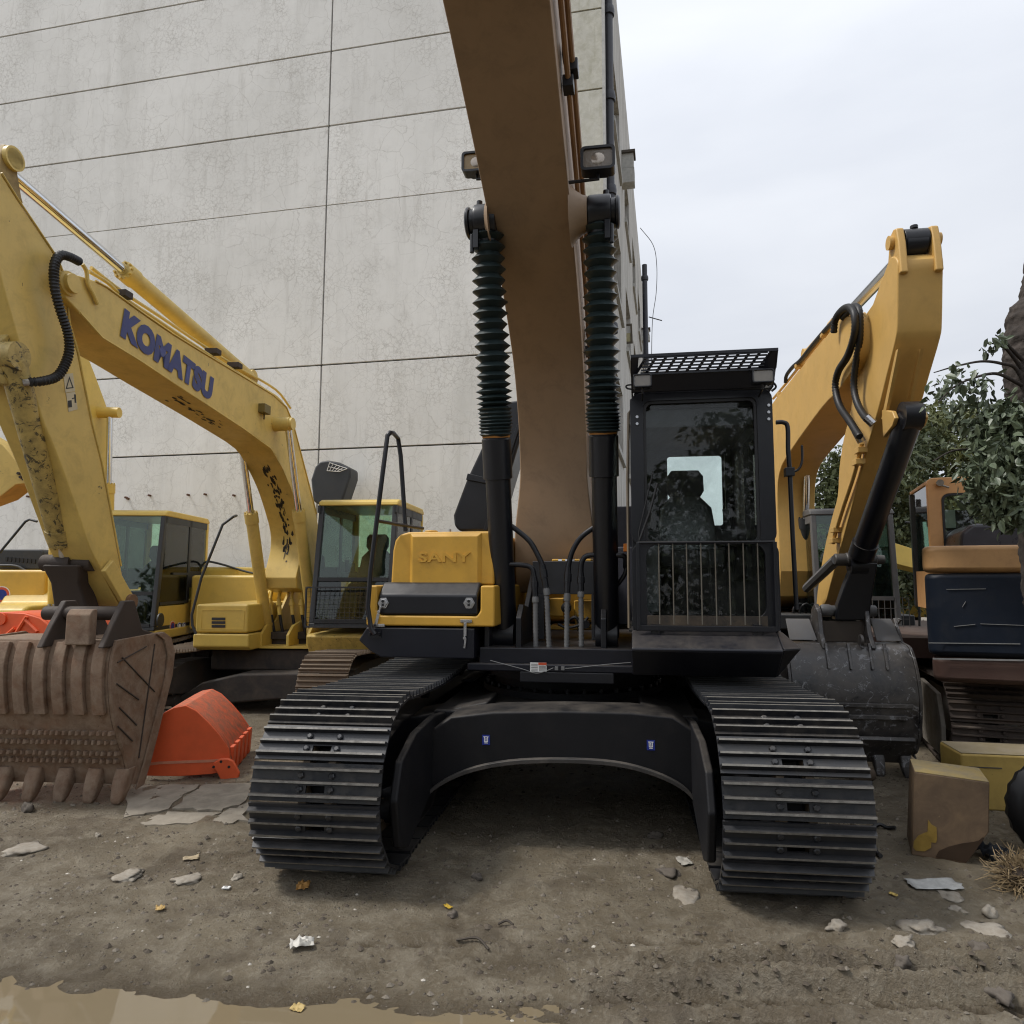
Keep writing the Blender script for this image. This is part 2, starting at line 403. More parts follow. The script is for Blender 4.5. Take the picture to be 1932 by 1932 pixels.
c = nmix(t, nmath(t, 'MULTIPLY', pb, 0.8), c, (0.3, 0.275, 0.24))
gz = t.nodes.new('ShaderNodeSeparateXYZ'); t.links.new(tcc.outputs['Object'], gz.inputs[0])
n9 = nnoise(t, 1.4, 5, 0.65)
wet_shade = nmath(t, 'MAXIMUM', nramp(t, gz.outputs['Z'], 0.0, 1.0), 0.0)
wl = t.nodes.new('ShaderNodeMapRange'); wl.inputs['From Min'].default_value = -0.008; wl.inputs['From Max'].default_value = -0.030; t.links.new(gz.outputs['Z'], wl.inputs['Value'])
wet_shade = nmath(t, 'MAXIMUM', wl.outputs[0], nmath(t, 'MULTIPLY', nramp(t, n9.outputs['Fac'], 0.48, 0.64), 0.5))
c = nmix(t, nmath(t, 'MULTIPLY', wet_shade, 0.7), c, (0.12, 0.092, 0.06))  # low mud darkened: damp, and rut hollows deepened in place of shade
t.links.new(c, b.inputs['Base Color'])
ro = nmath(t, 'ADD', nmath(t, 'MULTIPLY', n2.outputs['Fac'], 0.5), 0.24)
t.links.new(nmath(t, 'SUBTRACT', ro, nmath(t, 'MULTIPLY', wet_shade, 0.38)), b.inputs['Roughness'])
hh = nmath(t, 'ADD', n3.outputs['Fac'], nmath(t, 'ADD', nmath(t, 'MULTIPLY', n2.outputs['Fac'], 1.5), nmath(t, 'MULTIPLY', pb, 0.8)))
nbump(t, b, hh, 1.0, 0.05)
me.materials.append(m)
go = bpy.data.objects.new('ground', me); COL.objects.link(go); tag(go, kind='structure')
# puddle water
m, t, b = newmat('puddle_water')
b.inputs['Base Color'].default_value = (0.19, 0.152, 0.095, 1); b.inputs['Roughness'].default_value = 0.03
b.inputs['Specular IOR Level'].default_value = 0.9
nn = nnoise(t, 3.0, 3, 0.5); nbump(t, b, nn.outputs['Fac'], 0.05, 0.01)
pm = MB().add([(-6, 1.0, WATER_Z), (0.1, 1.0, WATER_Z), (0.1, 3.6, WATER_Z), (-6, 3.6, WATER_Z)], [(0, 1, 2, 3)])
tag(pm.build('puddle_water', m, fix=False), kind='structure')
pm = MB().add([(PS.x - 0.5, PS.y - 0.3, -0.034), (PS.x + 0.5, PS.y - 0.3, -0.034), (PS.x + 0.5, PS.y + 0.12, -0.034), (PS.x - 0.5, PS.y + 0.12, -0.034)], [(0, 1, 2, 3)])
tag(pm.build('puddle_water', m, fix=False), kind='structure')
# worn concrete slabs by the orange bucket: separate pieces with uneven cracked edges
mc = paint('worn_concrete', (0.30, 0.265, 0.21), 0.8, 0.45, dirtcol=(0.12, 0.10, 0.08), scale=4.0, bump=0.15)
slab_root = thing('concrete_apron', 'broken pale concrete slabs lying flush in the mud before the orange bucket', 'concrete paving')
def slab(pts, z=0.012):
    q = []
    for i in range(len(pts)):
        a = G(*pts[i]); c_ = G(*pts[(i + 1) % len(pts)])
        for k in range(5):
            p = a.lerp(c_, k / 5); s_ = 0.035 if k else 0.01
            q.append((p.x + random.uniform(-s_, s_), p.y + random.uniform(-s_, s_)))
    mb = MB(); mb.prism(q, -0.05, z, 'z'); mb.build('slab', mc, slab_root)
slab([(235, 1545), (250, 1486), (375, 1482), (318, 1528)]); slab([(325, 1527), (380, 1483), (470, 1480), (466, 1512), (420, 1532)])
slab([(262, 1556), (318, 1533), (415, 1536), (360, 1556)], 0.010); slab([(420, 1537), (466, 1517), (468, 1550), (400, 1556)], 0.008)

# ================================================================== building
WX, WY, WT = -4.23, 13.2, 0.196            # main wall: Y = WY - WT*(X-WX)
wa = math.atan(WT)
Bf = Fr(WX, WY, math.degrees(wa))            # x along the wall, y into the building
corner = Bf.y(1138, 300, 0).x
bl = thing('factory_building', 'tall white plastered building with crack lines and dark panel joints filling the background', 'building', Bf.o, -Bf.a)
m, t, b = newmat('white_plaster_wall')
n1 = nnoise(t, 0.35, 6, 0.6, dist=0.3); n2 = nnoise(t, 1.6, 9, 0.75)
c = nmix(t, nramp(t, n1.outputs['Fac'], 0.35, 0.65), (0.74, 0.735, 0.70), (0.84, 0.835, 0.80))
c = nmix(t, nmath(t, 'MULTIPLY', nramp(t, n2.outputs['Fac'], 0.5, 0.8), 0.5), c, (0.53, 0.52, 0.48))
def cracks(scale, width, dist, fac, col, c, maskscale, m0, m1, stretch=(1, 1, 1)):
    tc_ = t.nodes.new('ShaderNodeTexCoord'); mp_ = t.nodes.new('ShaderNodeMapping'); mp_.inputs['Scale'].default_value = stretch
    t.links.new(tc_.outputs['Object'], mp_.inputs[0])
    nd = t.nodes.new('ShaderNodeTexNoise'); nd.inputs['Scale'].default_value = scale * 1.2; nd.inputs['Detail'].default_value = 5
    t.links.new(mp_.outputs[0], nd.inputs['Vector'])
    va = t.nodes.new('ShaderNodeVectorMath'); va.operation = 'SCALE'; va.inputs['Scale'].default_value = dist
    t.links.new(nd.outputs['Color'], va.inputs[0])
    vb = t.nodes.new('ShaderNodeVectorMath'); vb.operation = 'ADD'
    t.links.new(mp_.outputs[0], vb.inputs[0]); t.links.new(va.outputs[0], vb.inputs[1])
    v_ = t.nodes.new('ShaderNodeTexVoronoi'); v_.feature = 'DISTANCE_TO_EDGE'; v_.inputs['Scale'].default_value = scale
    t.links.new(vb.outputs[0], v_.inputs['Vector'])
    e = nramp(t, v_.outputs['Distance'], 0.0, width, (1, 1, 1, 1), (0, 0, 0, 1))
    mk = nramp(t, nnoise(t, maskscale, 4, 0.7).outputs['Fac'], m0, m1)
    return nmix(t, nmath(t, 'MULTIPLY', nmath(t, 'MULTIPLY', e, mk), fac), c, col)
c = cracks(1.9, 0.016, 0.35, 0.4, (0.30, 0.28, 0.24), c, 0.6, 0.36, 0.55)
c = cracks(9.0, 0.085, 0.14, 0.48, (0.38, 0.36, 0.32), c, 0.45, 0.46, 0.58)
c = cracks(5.0, 0.04, 0.25, 0.42, (0.34, 0.32, 0.28), c, 0.9, 0.45, 0.6)
st = nnoise(t, 5.0, 6, 0.7, mapscale=(1, 1, 0.12))
c = nmix(t, nmath(t, 'MULTIPLY', nramp(t, st.outputs['Fac'], 0.55, 0.75), 0.42), c, (0.36, 0.34, 0.29))
oi = t.nodes.new('ShaderNodeObjectInfo'); c = nmix(t, nmath(t, 'MULTIPLY', oi.outputs['Random'], 0.22), c, (0.52, 0.51, 0.475))
st2 = nnoise(t, 1.1, 6, 0.7, mapscale=(1, 1, 0.10)); c = nmix(t, nmath(t, 'MULTIPLY', nramp(t, st2.outputs['Fac'], 0.5, 0.72), 0.35), c, (0.46, 0.45, 0.41))
sp = nnoise(t, 16.0, 8, 0.8); c = nmix(t, nmath(t, 'MULTIPLY', nramp(t, sp.outputs['Fac'], 0.66, 0.69), 0.7), c, (0.18, 0.165, 0.14))
t.links.new(c, b.inputs['Base Color']); b.inputs['Roughness'].default_value = 0.85
nbump(t, b, n2.outputs['Fac'], 0.25, 0.02); M['plaster'] = m
# damp, mossy strip by the corner
M['moss_plaster'] = paint('mossy_plaster', (0.58, 0.57, 0.50), 0.85, 0.42, dirtcol=(0.34, 0.33, 0.23), scale=3.5, streak=0.8, bump=0.2)
M['joint'] = plain('dark_joint', (0.07, 0.06, 0.05), 0.9)
ROOF = 16.6
JT = [P(612, v, 13.15).z for v in (847, 687, 384, 234, 92.6, -50, -190)] # joint heights on the wall
JT = sorted(JT + [0.0, ROOF]); xs_j = [-17.0, -9.6, Bf.y(612, 500, 0).x, corner - 0.75, corner]
mbk = MB(); mbk.box(-17, corner - 0.02, 0.06, 0.4, -0.3, ROOF + 0.1); mbk.build('joint_backing', M['joint'], bl)
for i in range(len(xs_j) - 1):
    for j in range(len(JT) - 1):
        g_ = 0.016
        a0 = xs_j[i] + (g_ if i not in (0, 3) else 0); a1 = xs_j[i + 1] - (g_ if i < 2 else 0.0)
        z0 = JT[j] + (g_ if JT[j] > 1.0 and abs(JT[j] - JT[3]) > 0 else 0); z1 = JT[j + 1] - g_
        if i == 3: a0 += 0.002
        mb = MB(); mb.box(a0, a1, 0.0, 0.058, z0, z1)
        mb.build('wall_panel', M['plaster'] if i < 3 else M['moss_plaster'], bl, bevel=0.006)
# grey peeled plinth band at the foot
mb = MB(); mb.box(-17, corner + 0.004, -0.02, -0.002, -0.1, 0.42)
mb.build('plinth', paint('grey_plinth', (0.46, 0.455, 0.43), 0.85, 0.35, dirtcol=(0.10, 0.09, 0.08), chips=0.5, chipcol=(0.09, 0.085, 0.08), bump=0.2), bl)
# rusty bolts stuck in the wall
bm_ = MB(); bm_.cyl((0, 0, 0), (0, -0.06, 0), 0.022, 8); bme = bm_.mesh('wall_bolt', M['rust'])
for u, v in ((16, 937), (55, 937), (92, 935), (240, 939), (243, 941), (284, 935), (357, 934), (389, 933), (443, 935)):
    q = Bf.y(u, v, 0); inst(bme, 'wall_bolt', bl, (q.x, q.y, q.z))
# corner trim and side facade (receding to the right)
mb = MB(); mb.box(corner, corner + 0.05, -0.02, 0.15, 0, ROOF); mb.build('corner_trim', plain('grey_render', (0.5, 0.5, 0.48), 0.8), bl)
m, t, b = newmat('streaked_side_render')
s1 = nnoise(t, 4.0, 9, 0.8, mapscale=(1, 1.2, 0.10)); s2 = nnoise(t, 14.0, 8, 0.8, mapscale=(1, 1.0, 0.07))
c = nmix(t, nramp(t, s1.outputs['Fac'], 0.4, 0.62), (0.60, 0.59, 0.56), (0.33, 0.32, 0.29))
c = nmix(t, nmath(t, 'MULTIPLY', nramp(t, s2.outputs['Fac'], 0.5, 0.65), 0.7), c, (0.17, 0.16, 0.14))
t.links.new(c, b.inputs['Base Color']); b.inputs['Roughness'].default_value = 0.9; M['side'] = m
sx = corner + 0.02
LEN = 42.0
# window openings of the side facade: (y0, y1) bays and floors
FL = [(1.1, 2.6), (4.6, 6.3), (8.2, 10.0), (12.0, 13.8)]
BAYS = [(2.2 + k * 4.4, 4.6 + k * 4.4) for k in range(9)]
fw_ = plain('window_frame_grey', (0.33, 0.33, 0.32), 0.6); pane_m = plain('dark_window_pane', (0.05, 0.055, 0.06), 0.08, spec=0.8)
sill_m = plain('window_sill_render', (0.42, 0.42, 0.40), 0.85)
mb = MB(); zs = [0] + [q for f in FL for q in f] + [ROOF]; ys = [0.15] + [q for f in BAYS for q in f] + [LEN]
for j in range(0, len(zs) - 1):
    if j % 2 == 0: mb.box(sx - 0.3, sx, 0.15, LEN, zs[j], zs[j + 1])
    else:
        for i in range(0, len(ys) - 1, 2): mb.box(sx - 0.3, sx, ys[i], ys[i + 1], zs[j], zs[j + 1])
mb.build('side_wall', M['side'], bl)
mb = MB()
for z0, z1 in FL:
    for y0, y1 in BAYS:
        f = MB()
        for a, b_ in ((y0, y0 + 0.06), ((y0 + y1) / 2 - 0.03, (y0 + y1) / 2 + 0.03), (y1 - 0.06, y1)): f.box(sx - 0.20, sx - 0.15, a, b_, z0, z1)
        f.box(sx - 0.20, sx - 0.15, y0 + 0.06, y1 - 0.06, z0, z0 + 0.06); f.box(sx - 0.20, sx - 0.15, y0 + 0.06, y1 - 0.06, z1 - 0.06, z1)
        fo = f.build('window', fw_, bl)
        g_ = MB(); g_.box(sx - 0.19, sx - 0.18, y0 + 0.05, y1 - 0.05, z0 + 0.05, z1 - 0.05); g_.build('pane', pane_m, fo)
        s_ = MB(); s_.box(sx - 0.05, sx + 0.07, y0 - 0.1, y1 + 0.1, z0 - 0.12, z0 - 0.003); s_.build('sill', sill_m, fo)
# canopies sticking out of the side facade
for (u0, v0, u1, v1, yy) in ((1152, 292, 1197, 342, 5.4), (1206, 622, 1226, 641, 19.0)):
    a = Bf.y(u0, v0, yy); c_ = Bf.y(u1, v1, yy)
    mb = MB(); mb.box(sx + 0.002, c_.x, yy, yy + 0.35, c_.z, (a.z + c_.z) / 2 - 0.01); mb.box(sx + 0.002, c_.x - 0.02, yy + 0.02, yy + 0.35, (a.z + c_.z) / 2 + 0.01, a.z)
    co_ = mb.build('canopy', sill_m, bl); mb = MB(); mb.box(sx + 0.002, c_.x + 0.03, yy - 0.04, yy + 0.4, a.z, a.z + 0.07); mb.build('canopy_edge', M['joint'], co_)
# open casement
a = Bf.y(1168, 612, 7.5); c_ = Bf.y(1194, 647, 7.5)
mb = MB(); ring_plate(mb, [(a.x, c_.z), (c_.x, c_.z), (c_.x - 0.02, a.z), (a.x, a.z)], [(a.x, c_.z + 0.05), (c_.x - 0.06, c_.z + 0.05), (c_.x - 0.07, a.z - 0.05), (a.x, a.z - 0.05)], 7.5, 7.55)
cs = mb.build('open_casement', plain('brown_frame', (0.10, 0.08, 0.05), 0.6), bl)
mb = MB(); mb.box(a.x, c_.x - 0.06, 7.52, 7.53, c_.z + 0.05, (a.z + c_.z) / 2 + 0.02); mb.build('casement_pane', plain('yellowed_pane', (0.45, 0.40, 0.22), 0.3), cs)
# rain pipes
def pipe(u0, u1, v0, v1, yy, r, cols):
    a = Bf.y(u0, v0, yy); c_ = Bf.y(u1, v1, yy); x_ = (a.x + c_.x) / 2
    mb = MB(); mb.cyl((x_, yy, min(a.z, ROOF - 0.2)), (x_, yy, c_.z), r, 12)
    for v in cols:
        z_ = Bf.y((u0 + u1) / 2, v, yy).z; mb.lathe((x_, yy, z_ - 0.09), (x_, yy, z_ + 0.09), [(0, r), (0, r * 1.35), (0.08, r * 1.45), (0.1, r * 1.45), (0.18, r * 1.3), (0.18, r)], 12)
    mb.build('rain_pipe', plain('dark_plastic_pipe', (0.030, 0.032, 0.042), 0.45), bl)
pipe(1147, 1152, -60, 395, 0.35, 0.085, (22, 183, 360, 620)); mb = MB()
pipe(1216, 1219, 500, 690, 16.0, 0.11, (525,))
# loose cable hanging off the facade edge
cb = [Bf.y(u, v, 26.0) for u, v in ((1208, 430), (1232, 462), (1239, 500), (1238, 552), (1231, 605), (1229, 690))]
mb = MB(); mb.tube(spline([tuple(q) for q in cb], 6), 0.02, 5)
mb.tube([tuple(Bf.y(1224, 598, 24)), tuple(Bf.y(1249, 605, 24))], 0.03, 5)
mb.build('loose_cable', M['rubber'], bl)
# ================================================================== tracks
def shoe_mesh(name, mat, w, p, detail=True, thick=0.014, gh=0.034, edge=None):
    """one triple-grouser shoe: x across, y along the chain, z outward"""
    mb = MB(); g = 0.006
    if detail:
        hx, hy = 0.055, 0.019; c = -w * 0.0
        mb.box(-w / 2, c - hx, -p / 2 + g, p / 2 - g, -thick, 0)
        mb.box(c + hx, w / 2, -p / 2 + g, p / 2 - g, -thick, 0)
        mb.box(c - hx, c + hx, -p / 2 + g, -0.036 - hy, -thick, 0)
        mb.box(c - hx, c + hx, -0.036 + hy, p / 2 - g, -thick, 0)
        for sx in (-1, 1):
            for y in (-0.036, 0.036):
                mb.lathe((c + sx * 0.09, y, 0), (c + sx * 0.09, y, 0.02), [(0, 0.019), (0.012, 0.019), (0.017, 0.012)], 6)
    else: mb.box(-w / 2, w / 2, -p / 2 + g, p / 2 - g, -thick, 0)
    for k, hgt in ((-1, gh), (0, gh * 0.85), (1, gh)):
        y = k * p / 3 * 0.98; a, b_ = 0.011, 0.006
        q = [(-w / 2, y - a, 0), (w / 2, y - a, 0), (w / 2, y + a, 0), (-w / 2, y + a, 0), (-w / 2 + 0.006, y - b_, hgt), (w / 2 - 0.006, y - b_, hgt), (w / 2 - 0.006, y + b_, hgt), (-w / 2 + 0.006, y + b_, hgt)]
        mb.hexa(q)
    me = mb.mesh(name, mat, sharp=20)
    if edge is not None:
        me.materials.append(edge)
        for p_ in me.polygons:
            if p_.center.z > gh * 0.8 and abs(p_.normal.z) > 0.8: p_.material_index = 1
    return me
def loop_path(y0, y1, zc, r0, r1, n_, sag=0.03):
    """points round a track: idler at y0 (front), sprocket at y1; returns (y, z, angle) evenly spaced"""
    pts = []
    def arc(yc, r, a0, a1, k=20):
        for i in range(k + 1):
            a = R(a0 + (a1 - a0) * i / k); pts.append((yc + r * math.cos(a), zc[0 if yc == y0 else 1] + r * math.sin(a)))
    arc(y0, r0, 270, 90)            # front wrap, from the bottom round the nose to the top
    m_ = 16
    for i in range(1, m_):
        f = i / m_; za = zc[0] + r0; zb = zc[1] + r1
        pts.append((y0 + (y1 - y0) * f, za + (zb - za) * f - sag * abs(math.sin(f * math.pi * 2)) ))
    arc(y1, r1, 90, -70)
    pts.append((y1 - 0.35, zc[0] - r0)); pts.append(pts[0])
    seg = [math.hypot(pts[i + 1][0] - pts[i][0], pts[i + 1][1] - pts[i][1]) for i in range(len(pts) - 1)]
    tot = sum(seg); out = []; i = 0; acc = 0
    for k in range(n_):
        d = tot * k / n_
        while acc + seg[i] < d: acc += seg[i]; i += 1
        f = (d - acc) / seg[i]; a, b_ = pts[i], pts[i + 1]
        out.append([a[0] + (b_[0] - a[0]) * f, a[1] + (b_[1] - a[1]) * f])
    res = []
    for k in range(n_):
        a, b_ = out[k - 1], out[(k + 1) % n_]
        res.append((out[k][0], out[k][1], math.atan2(b_[1] - a[1], b_[0] - a[0])))
    return res, tot
def make_track(root, xc, w, y0, y1, r, mats, pitch=0.2, detail=True, gauge_side=1, shift=0.0, rt=None, frame=True):
    """gauge_side: +1 when the machine's middle lies towards +x"""
    rt = rt or r * 0.92
    zc = (r + 0.034, r + 0.034)
    mb = MB()
    # side frame between the runs, tapering to the nose
    fx0, fx1 = xc - 0.16, xc + 0.16
    prof = [(y0 + 0.02, zc[0] - 0.10), (y0 + 0.55, zc[0] - 0.19), (y1 - 0.5, zc[0] - 0.19), (y1 - 0.05, zc[0] - 0.12), (y1 - 0.05, zc[0] + 0.14), (y1 - 0.5, zc[0] + 0.19), (y0 + 0.6, zc[0] + 0.22), (y0 + 0.02, zc[0] + 0.10)]
    mb.prism(prof, fx0, fx1, 'x')
    tr = mb.build('track', mats['frame'], root, bevel=0.012)
    mb = MB(); mb.lathe((xc - 0.09, y0, zc[0]), (xc + 0.09, y0, zc[0]), [(0, r - 0.09), (0.04, r - 0.09), (0.05, r - 0.07), (0.13, r - 0.07), (0.14, r - 0.09), (0.18, r - 0.09)], 28)
    mb.build('idler', mats['frame'], tr)
    mb = MB()
    n = 21; pr = []
    for k in range(n * 4):
        a = 2 * math.pi * k / (n * 4); rr = rt - 0.05 if k % 4 < 2 else rt - 0.11
        pr.append((y1 + rr * math.cos(a), zc[1] + rr * math.sin(a)))
    mb.prism(pr, xc - 0.04, xc + 0.04, 'x'); mb.lathe((xc - 0.25, y1, zc[1]), (xc + 0.2, y1, zc[1]), [(0, 0.18), (0.2, 0.22), (0.45, 0.22)], 20)
    mb.build('sprocket', mats['frame'], tr)
    rm = MB(); rm.lathe((-0.13, 0, 0), (0.13, 0, 0), [(0, 0.085), (0.05, 0.085), (0.05, 0.07), (0.21, 0.07), (0.21, 0.085), (0.26, 0.085)], 16); rme = rm.mesh('roller', mats['frame'])
    k_ = max(5, int((y1 - y0) / 0.45))
    for i in range(k_): inst(rme, 'roller', tr, (xc, y0 + 0.5 + (y1 - y0 - 0.95) * i / (k_ - 1), 0.034 + 0.13))
    for i in (0.35, 0.68): inst(rme, 'roller', tr, (xc, y0 + (y1 - y0) * i, zc[0] + r - 0.15))
    nsh = int(round((math.pi * (r + rt) + 2 * (y1 - y0)) / pitch))
    path, tot = loop_path(y0, y1, zc, r, rt, nsh)
    sm = shoe_mesh('track_shoe', mats['shoe'], w, tot / nsh, detail, edge=mats.get('edge'))
    lk = MB()
    for s_ in (-1, 1): lk.prism([(-tot / nsh * 0.55, -0.09), (tot / nsh * 0.55, -0.09), (tot / nsh * 0.55, -0.02), (-tot / nsh * 0.55, -0.02)], s_ * 0.075 - 0.02, s_ * 0.075 + 0.02, 'x')
    lm = lk.mesh('chain_link', mats['link'])
    rs = random.Random(int(abs(xc) * 1000) + 3)
    for y, z, a in path:
        # local z outward: tangent t=(cos a, sin a) in (y,z); outward normal = left of travel... travel goes bottom->nose->top->rear
        t_ = Vector((0, math.cos(a), math.sin(a))); n_ = Vector((0, -math.sin(a), math.cos(a)))
        if n_.y * (y - (y0 + y1) / 2) + n_.z * (z - zc[0]) < 0: n_ = -n_
        x_ = t_.cross(n_)
        mat = Matrix((Vector((x_.x, t_.x, n_.x)), Vector((x_.y, t_.y, n_.y)), Vector((x_.z, t_.z, n_.z)))).to_4x4()
        j = Vector((rs.uniform(-0.003, 0.003), 0, 0))
        mat.translation = Vector((xc, y, z)) + j
        inst(sm, 'track_shoe', tr, mat=mat)
        if detail: inst(lm, 'chain_link', tr, mat=mat)
    return tr

# ================================================================== generic pieces
def cylinder_ram(root, name, p0, p1, rb, rr, lb, mats, rot=0.0, collar=True):
    """hydraulic ram: barrel from p0 of length lb, rod on to p1, eyes at both ends"""
    p0, p1 = Vector(p0), Vector(p1); d = (p1 - p0).normalized()
    mb = MB(); mb.lathe(p0, p1, [(0.0, rb * 0.9), (0.03, rb), (lb - 0.14, rb), (lb - 0.14, rb * 1.13), (lb, rb * 1.13), (lb + 0.001, rb * 0.8)], 22)
    x = Vector((1, 0, 0)); mb.cyl(p0 - x * 0.07, p0 + x * 0.07, rb * 1.15, 18)
    for k in range(10):   # gland bolts
        if not collar: break
        u = d.orthogonal().normalized(); w_ = d.cross(u); a = 2 * math.pi * k / 10
        q = p0 + d * (lb) + (u * math.cos(a) + w_ * math.sin(a)) * rb * 0.97
        mb.cyl(q, q + d * 0.02, 0.011, 6)
    b = mb.build(name, mats['barrel'], root, rot=rot)
    mb = MB(); mb.cyl(p0 + d * (lb - 0.02), p1 - d * rr, rr, 18); mb.build('rod', mats['rod'], b)
    mb = MB(); mb.cyl(p1 - x * 0.075, p1 + x * 0.075, rr * 1.9, 18); mb.build('rod_eye', mats['eye'], b)
    return b
def seat(root, x, y, z, rot=0.0, wrap=False, s=1.0):
    mb = MB()
    mb.prism([(a * s + x, b_ * s + z) for a, b_ in rrect(-0.25, 0.25, 0.0, 0.14, 0.05)], y - 0.26 * s, y + 0.24 * s, 'y')
    o = mb.build('seat', M['seatc'], root, bevel=0.03, rot=rot)
    mb = MB(); secs = []
    for zz, hw, dp in ((0.10, 0.23, 0.07), (0.3, 0.25, 0.08), (0.52, 0.22, 0.07), (0.62, 0.13, 0.05)):
        yy = y + (0.24 + zz * 0.12) * s
        secs.append([(x + a * s, yy + b_ * s, z + zz * s) for a, b_ in rrect(-hw, hw, -dp, dp, 0.045, 4)])
    mb.loft(secs); mb.build('backrest', M['plastic_wrap'] if wrap else M['seatc'], o)
    mb = MB(); secs = []
    for zz, hw, dp in ((0.62, 0.13, 0.05), (0.67, 0.16, 0.06), (0.80, 0.155, 0.06), (0.85, 0.12, 0.05)):
        yy = y + (0.31) * s
        secs.append([(x + a * s, yy + b_ * s, z + zz * s) for a, b_ in rrect(-hw, hw, -dp, dp, 0.03, 4)])
    mb.loft(secs); mb.build('headrest', M['seatc'], o)
    for sx_ in (-1, 1):
        mb = MB(); mb.prism(rrect(y - 0.22 * s, y + 0.16 * s, z + 0.16 * s, z + 0.30 * s, 0.04), x + sx_ * 0.30 * s - 0.06, x + sx_ * 0.30 * s + 0.06, 'x'); mb.build('console', M['interior'], o)
        mb = MB(); mb.tube([(x + sx_ * 0.30 * s, y - 0.16 * s, z + 0.28 * s), (x + sx_ * 0.28 * s, y - 0.20 * s, z + 0.46 * s)], [0.02, 0.028], 8); mb.build('joystick', M['rubber'], o)
    return o
def font_mesh(txt, size, name, mat, ext=0.004, off=0.0, shear=0.0, space=1.0, sx=1.0):
    cu = bpy.data.curves.new('txt', 'FONT'); cu.body = txt; cu.size = size; cu.extrude = ext; cu.offset = off
    cu.align_x = 'CENTER'; cu.align_y = 'CENTER'; cu.shear = shear; cu.space_character = space; cu.resolution_u = 4
    o = bpy.data.objects.new('txt', cu); COL.objects.link(o)
    dg = bpy.context.evaluated_depsgraph_get(); me = bpy.data.meshes.new_from_object(o.evaluated_get(dg))
    bpy.data.objects.remove(o); bpy.data.curves.remove(cu)
    me.name = name; me.materials.clear(); me.materials.append(mat)
    if sx != 1.0: me.transform(Matrix.Scale(sx, 4, (1, 0, 0)))
    return me
def hose(root, name, pts, r, mat, rot=0.0, ribs=0.0, k=8, n=8):
    path = spline(pts, k); mb = MB()
    if ribs:
        # resample densely and alternate the radius
        L_ = [0]
        for i in range(len(path) - 1): L_.append(L_[-1] + (path[i + 1] - path[i]).length)
        m_ = int(L_[-1] / ribs) * 2; q = []
        j = 0
        for i in range(m_ + 1):
            d = L_[-1] * i / m_
            while j < len(L_) - 2 and L_[j + 1] < d: j += 1
            q.append(path[j].lerp(path[j + 1], (d - L_[j]) / max(1e-6, L_[j + 1] - L_[j])))
        mb.tube(q, [r * (1.0 if i % 2 else 0.78) for i in range(len(q))], n)
    else: mb.tube(path, r, n)
    return mb.build(name, mat, root, rot=rot, sharp=60)
# ================================================================== the big black and tan excavator in the middle
T = Fr(0.34, 6.22, 6.5)
U = Fr(0.34, 6.22, 8.6)
UR = -(U.a - T.a)
main = machine('excavator', 'large excavator with tan raised boom, black ribbed boom cylinders and SANY hood, facing the camera', T)
tm = {'edge': M['worn_edge'], 'frame': M['frame_black'], 'shoe': M['track_steel'], 'link': plain('chain_brown_steel', (0.10, 0.07, 0.04), 0.6)}
TR_R = 0.485
make_track(main, -1.295, 0.755, -2.0, 1.95, TR_R, tm, 0.216, gauge_side=1)
make_track(main, 1.295, 0.755, -2.0, 1.95, TR_R, tm, 0.216, gauge_side=-1)
# guards on the inner side of each track nose
for s_ in (-1, 1):
    mb = MB(); x1 = s_ * (1.295 - 0.377 - 0.012); x0 = x1 - s_ * 0.05
    mb.prism([(-2.37, 0.50), (-2.28, 0.70), (-2.0, 0.80), (-1.55, 0.82), (-1.2, 0.78), (-1.2, 0.36), (-1.7, 0.30), (-2.12, 0.16), (-2.29, 0.22)], x0, x1, 'x')
    mb.build('track_guard', M['frame_black'], main, bevel=0.015)
# arched carbody
top = [T.y(u, v, -1.62) for u, v in ((792, 1392), (850, 1352), (930, 1343), (1060, 1341), (1190, 1344), (1270, 1352), (1322, 1388))]
bot = [T.y(u, v, -1.62) for u, v in ((1335, 1560), (1318, 1525), (1290, 1490), (1235, 1462), (1160, 1443), (1060, 1437), (960, 1441), (880, 1458), (822, 1488), (797, 1520), (785, 1560))]
out = [(q.x, q.z) for q in top] + [(q.x, q.z) for q in bot]
mb = MB(); mb.prism(out, -1.62, -1.25, 'y')
cbd = mb.build('carbody', M['frame_black'], main, bevel=0.02)
fl_ = [(p.x, p.z) for p in spline([(a.x, 0, a.z) for a in bot], 4)]
mb = MB(); mb.prism(fl_ + [(x, z + 0.028) for x, z in reversed(fl_)], -1.665, -1.20, 'y'); mb.build('arch_flange', paint('lit_flange', (0.035, 0.033, 0.032), 0.45, 0.4, dirtcol=(0.11, 0.095, 0.08)), cbd, bevel=0.008)  # arch rim coloured lighter grey, standing in for light on its lower edge
mb = MB(); mb.prism([(-0.95, -1.26), (0.95, -1.26), (0.95, 1.3), (-0.95, 1.3)], 0.50, 0.80, 'z'); mb.build('carbody_plate', M['frame_black'], main, bevel=0.02)
for s_ in (-1, 1):
    for y_ in (-1.0, 0.9):
        mb = MB(); mb.prism([(s_ * 0.55, 0.47), (s_ * 1.2, 0.42), (s_ * 1.2, 0.72), (s_ * 0.55, 0.86)], y_ - 0.22, y_ + 0.22, 'y'); mb.build('carbody_leg', M['frame_black'], main, bevel=0.02)
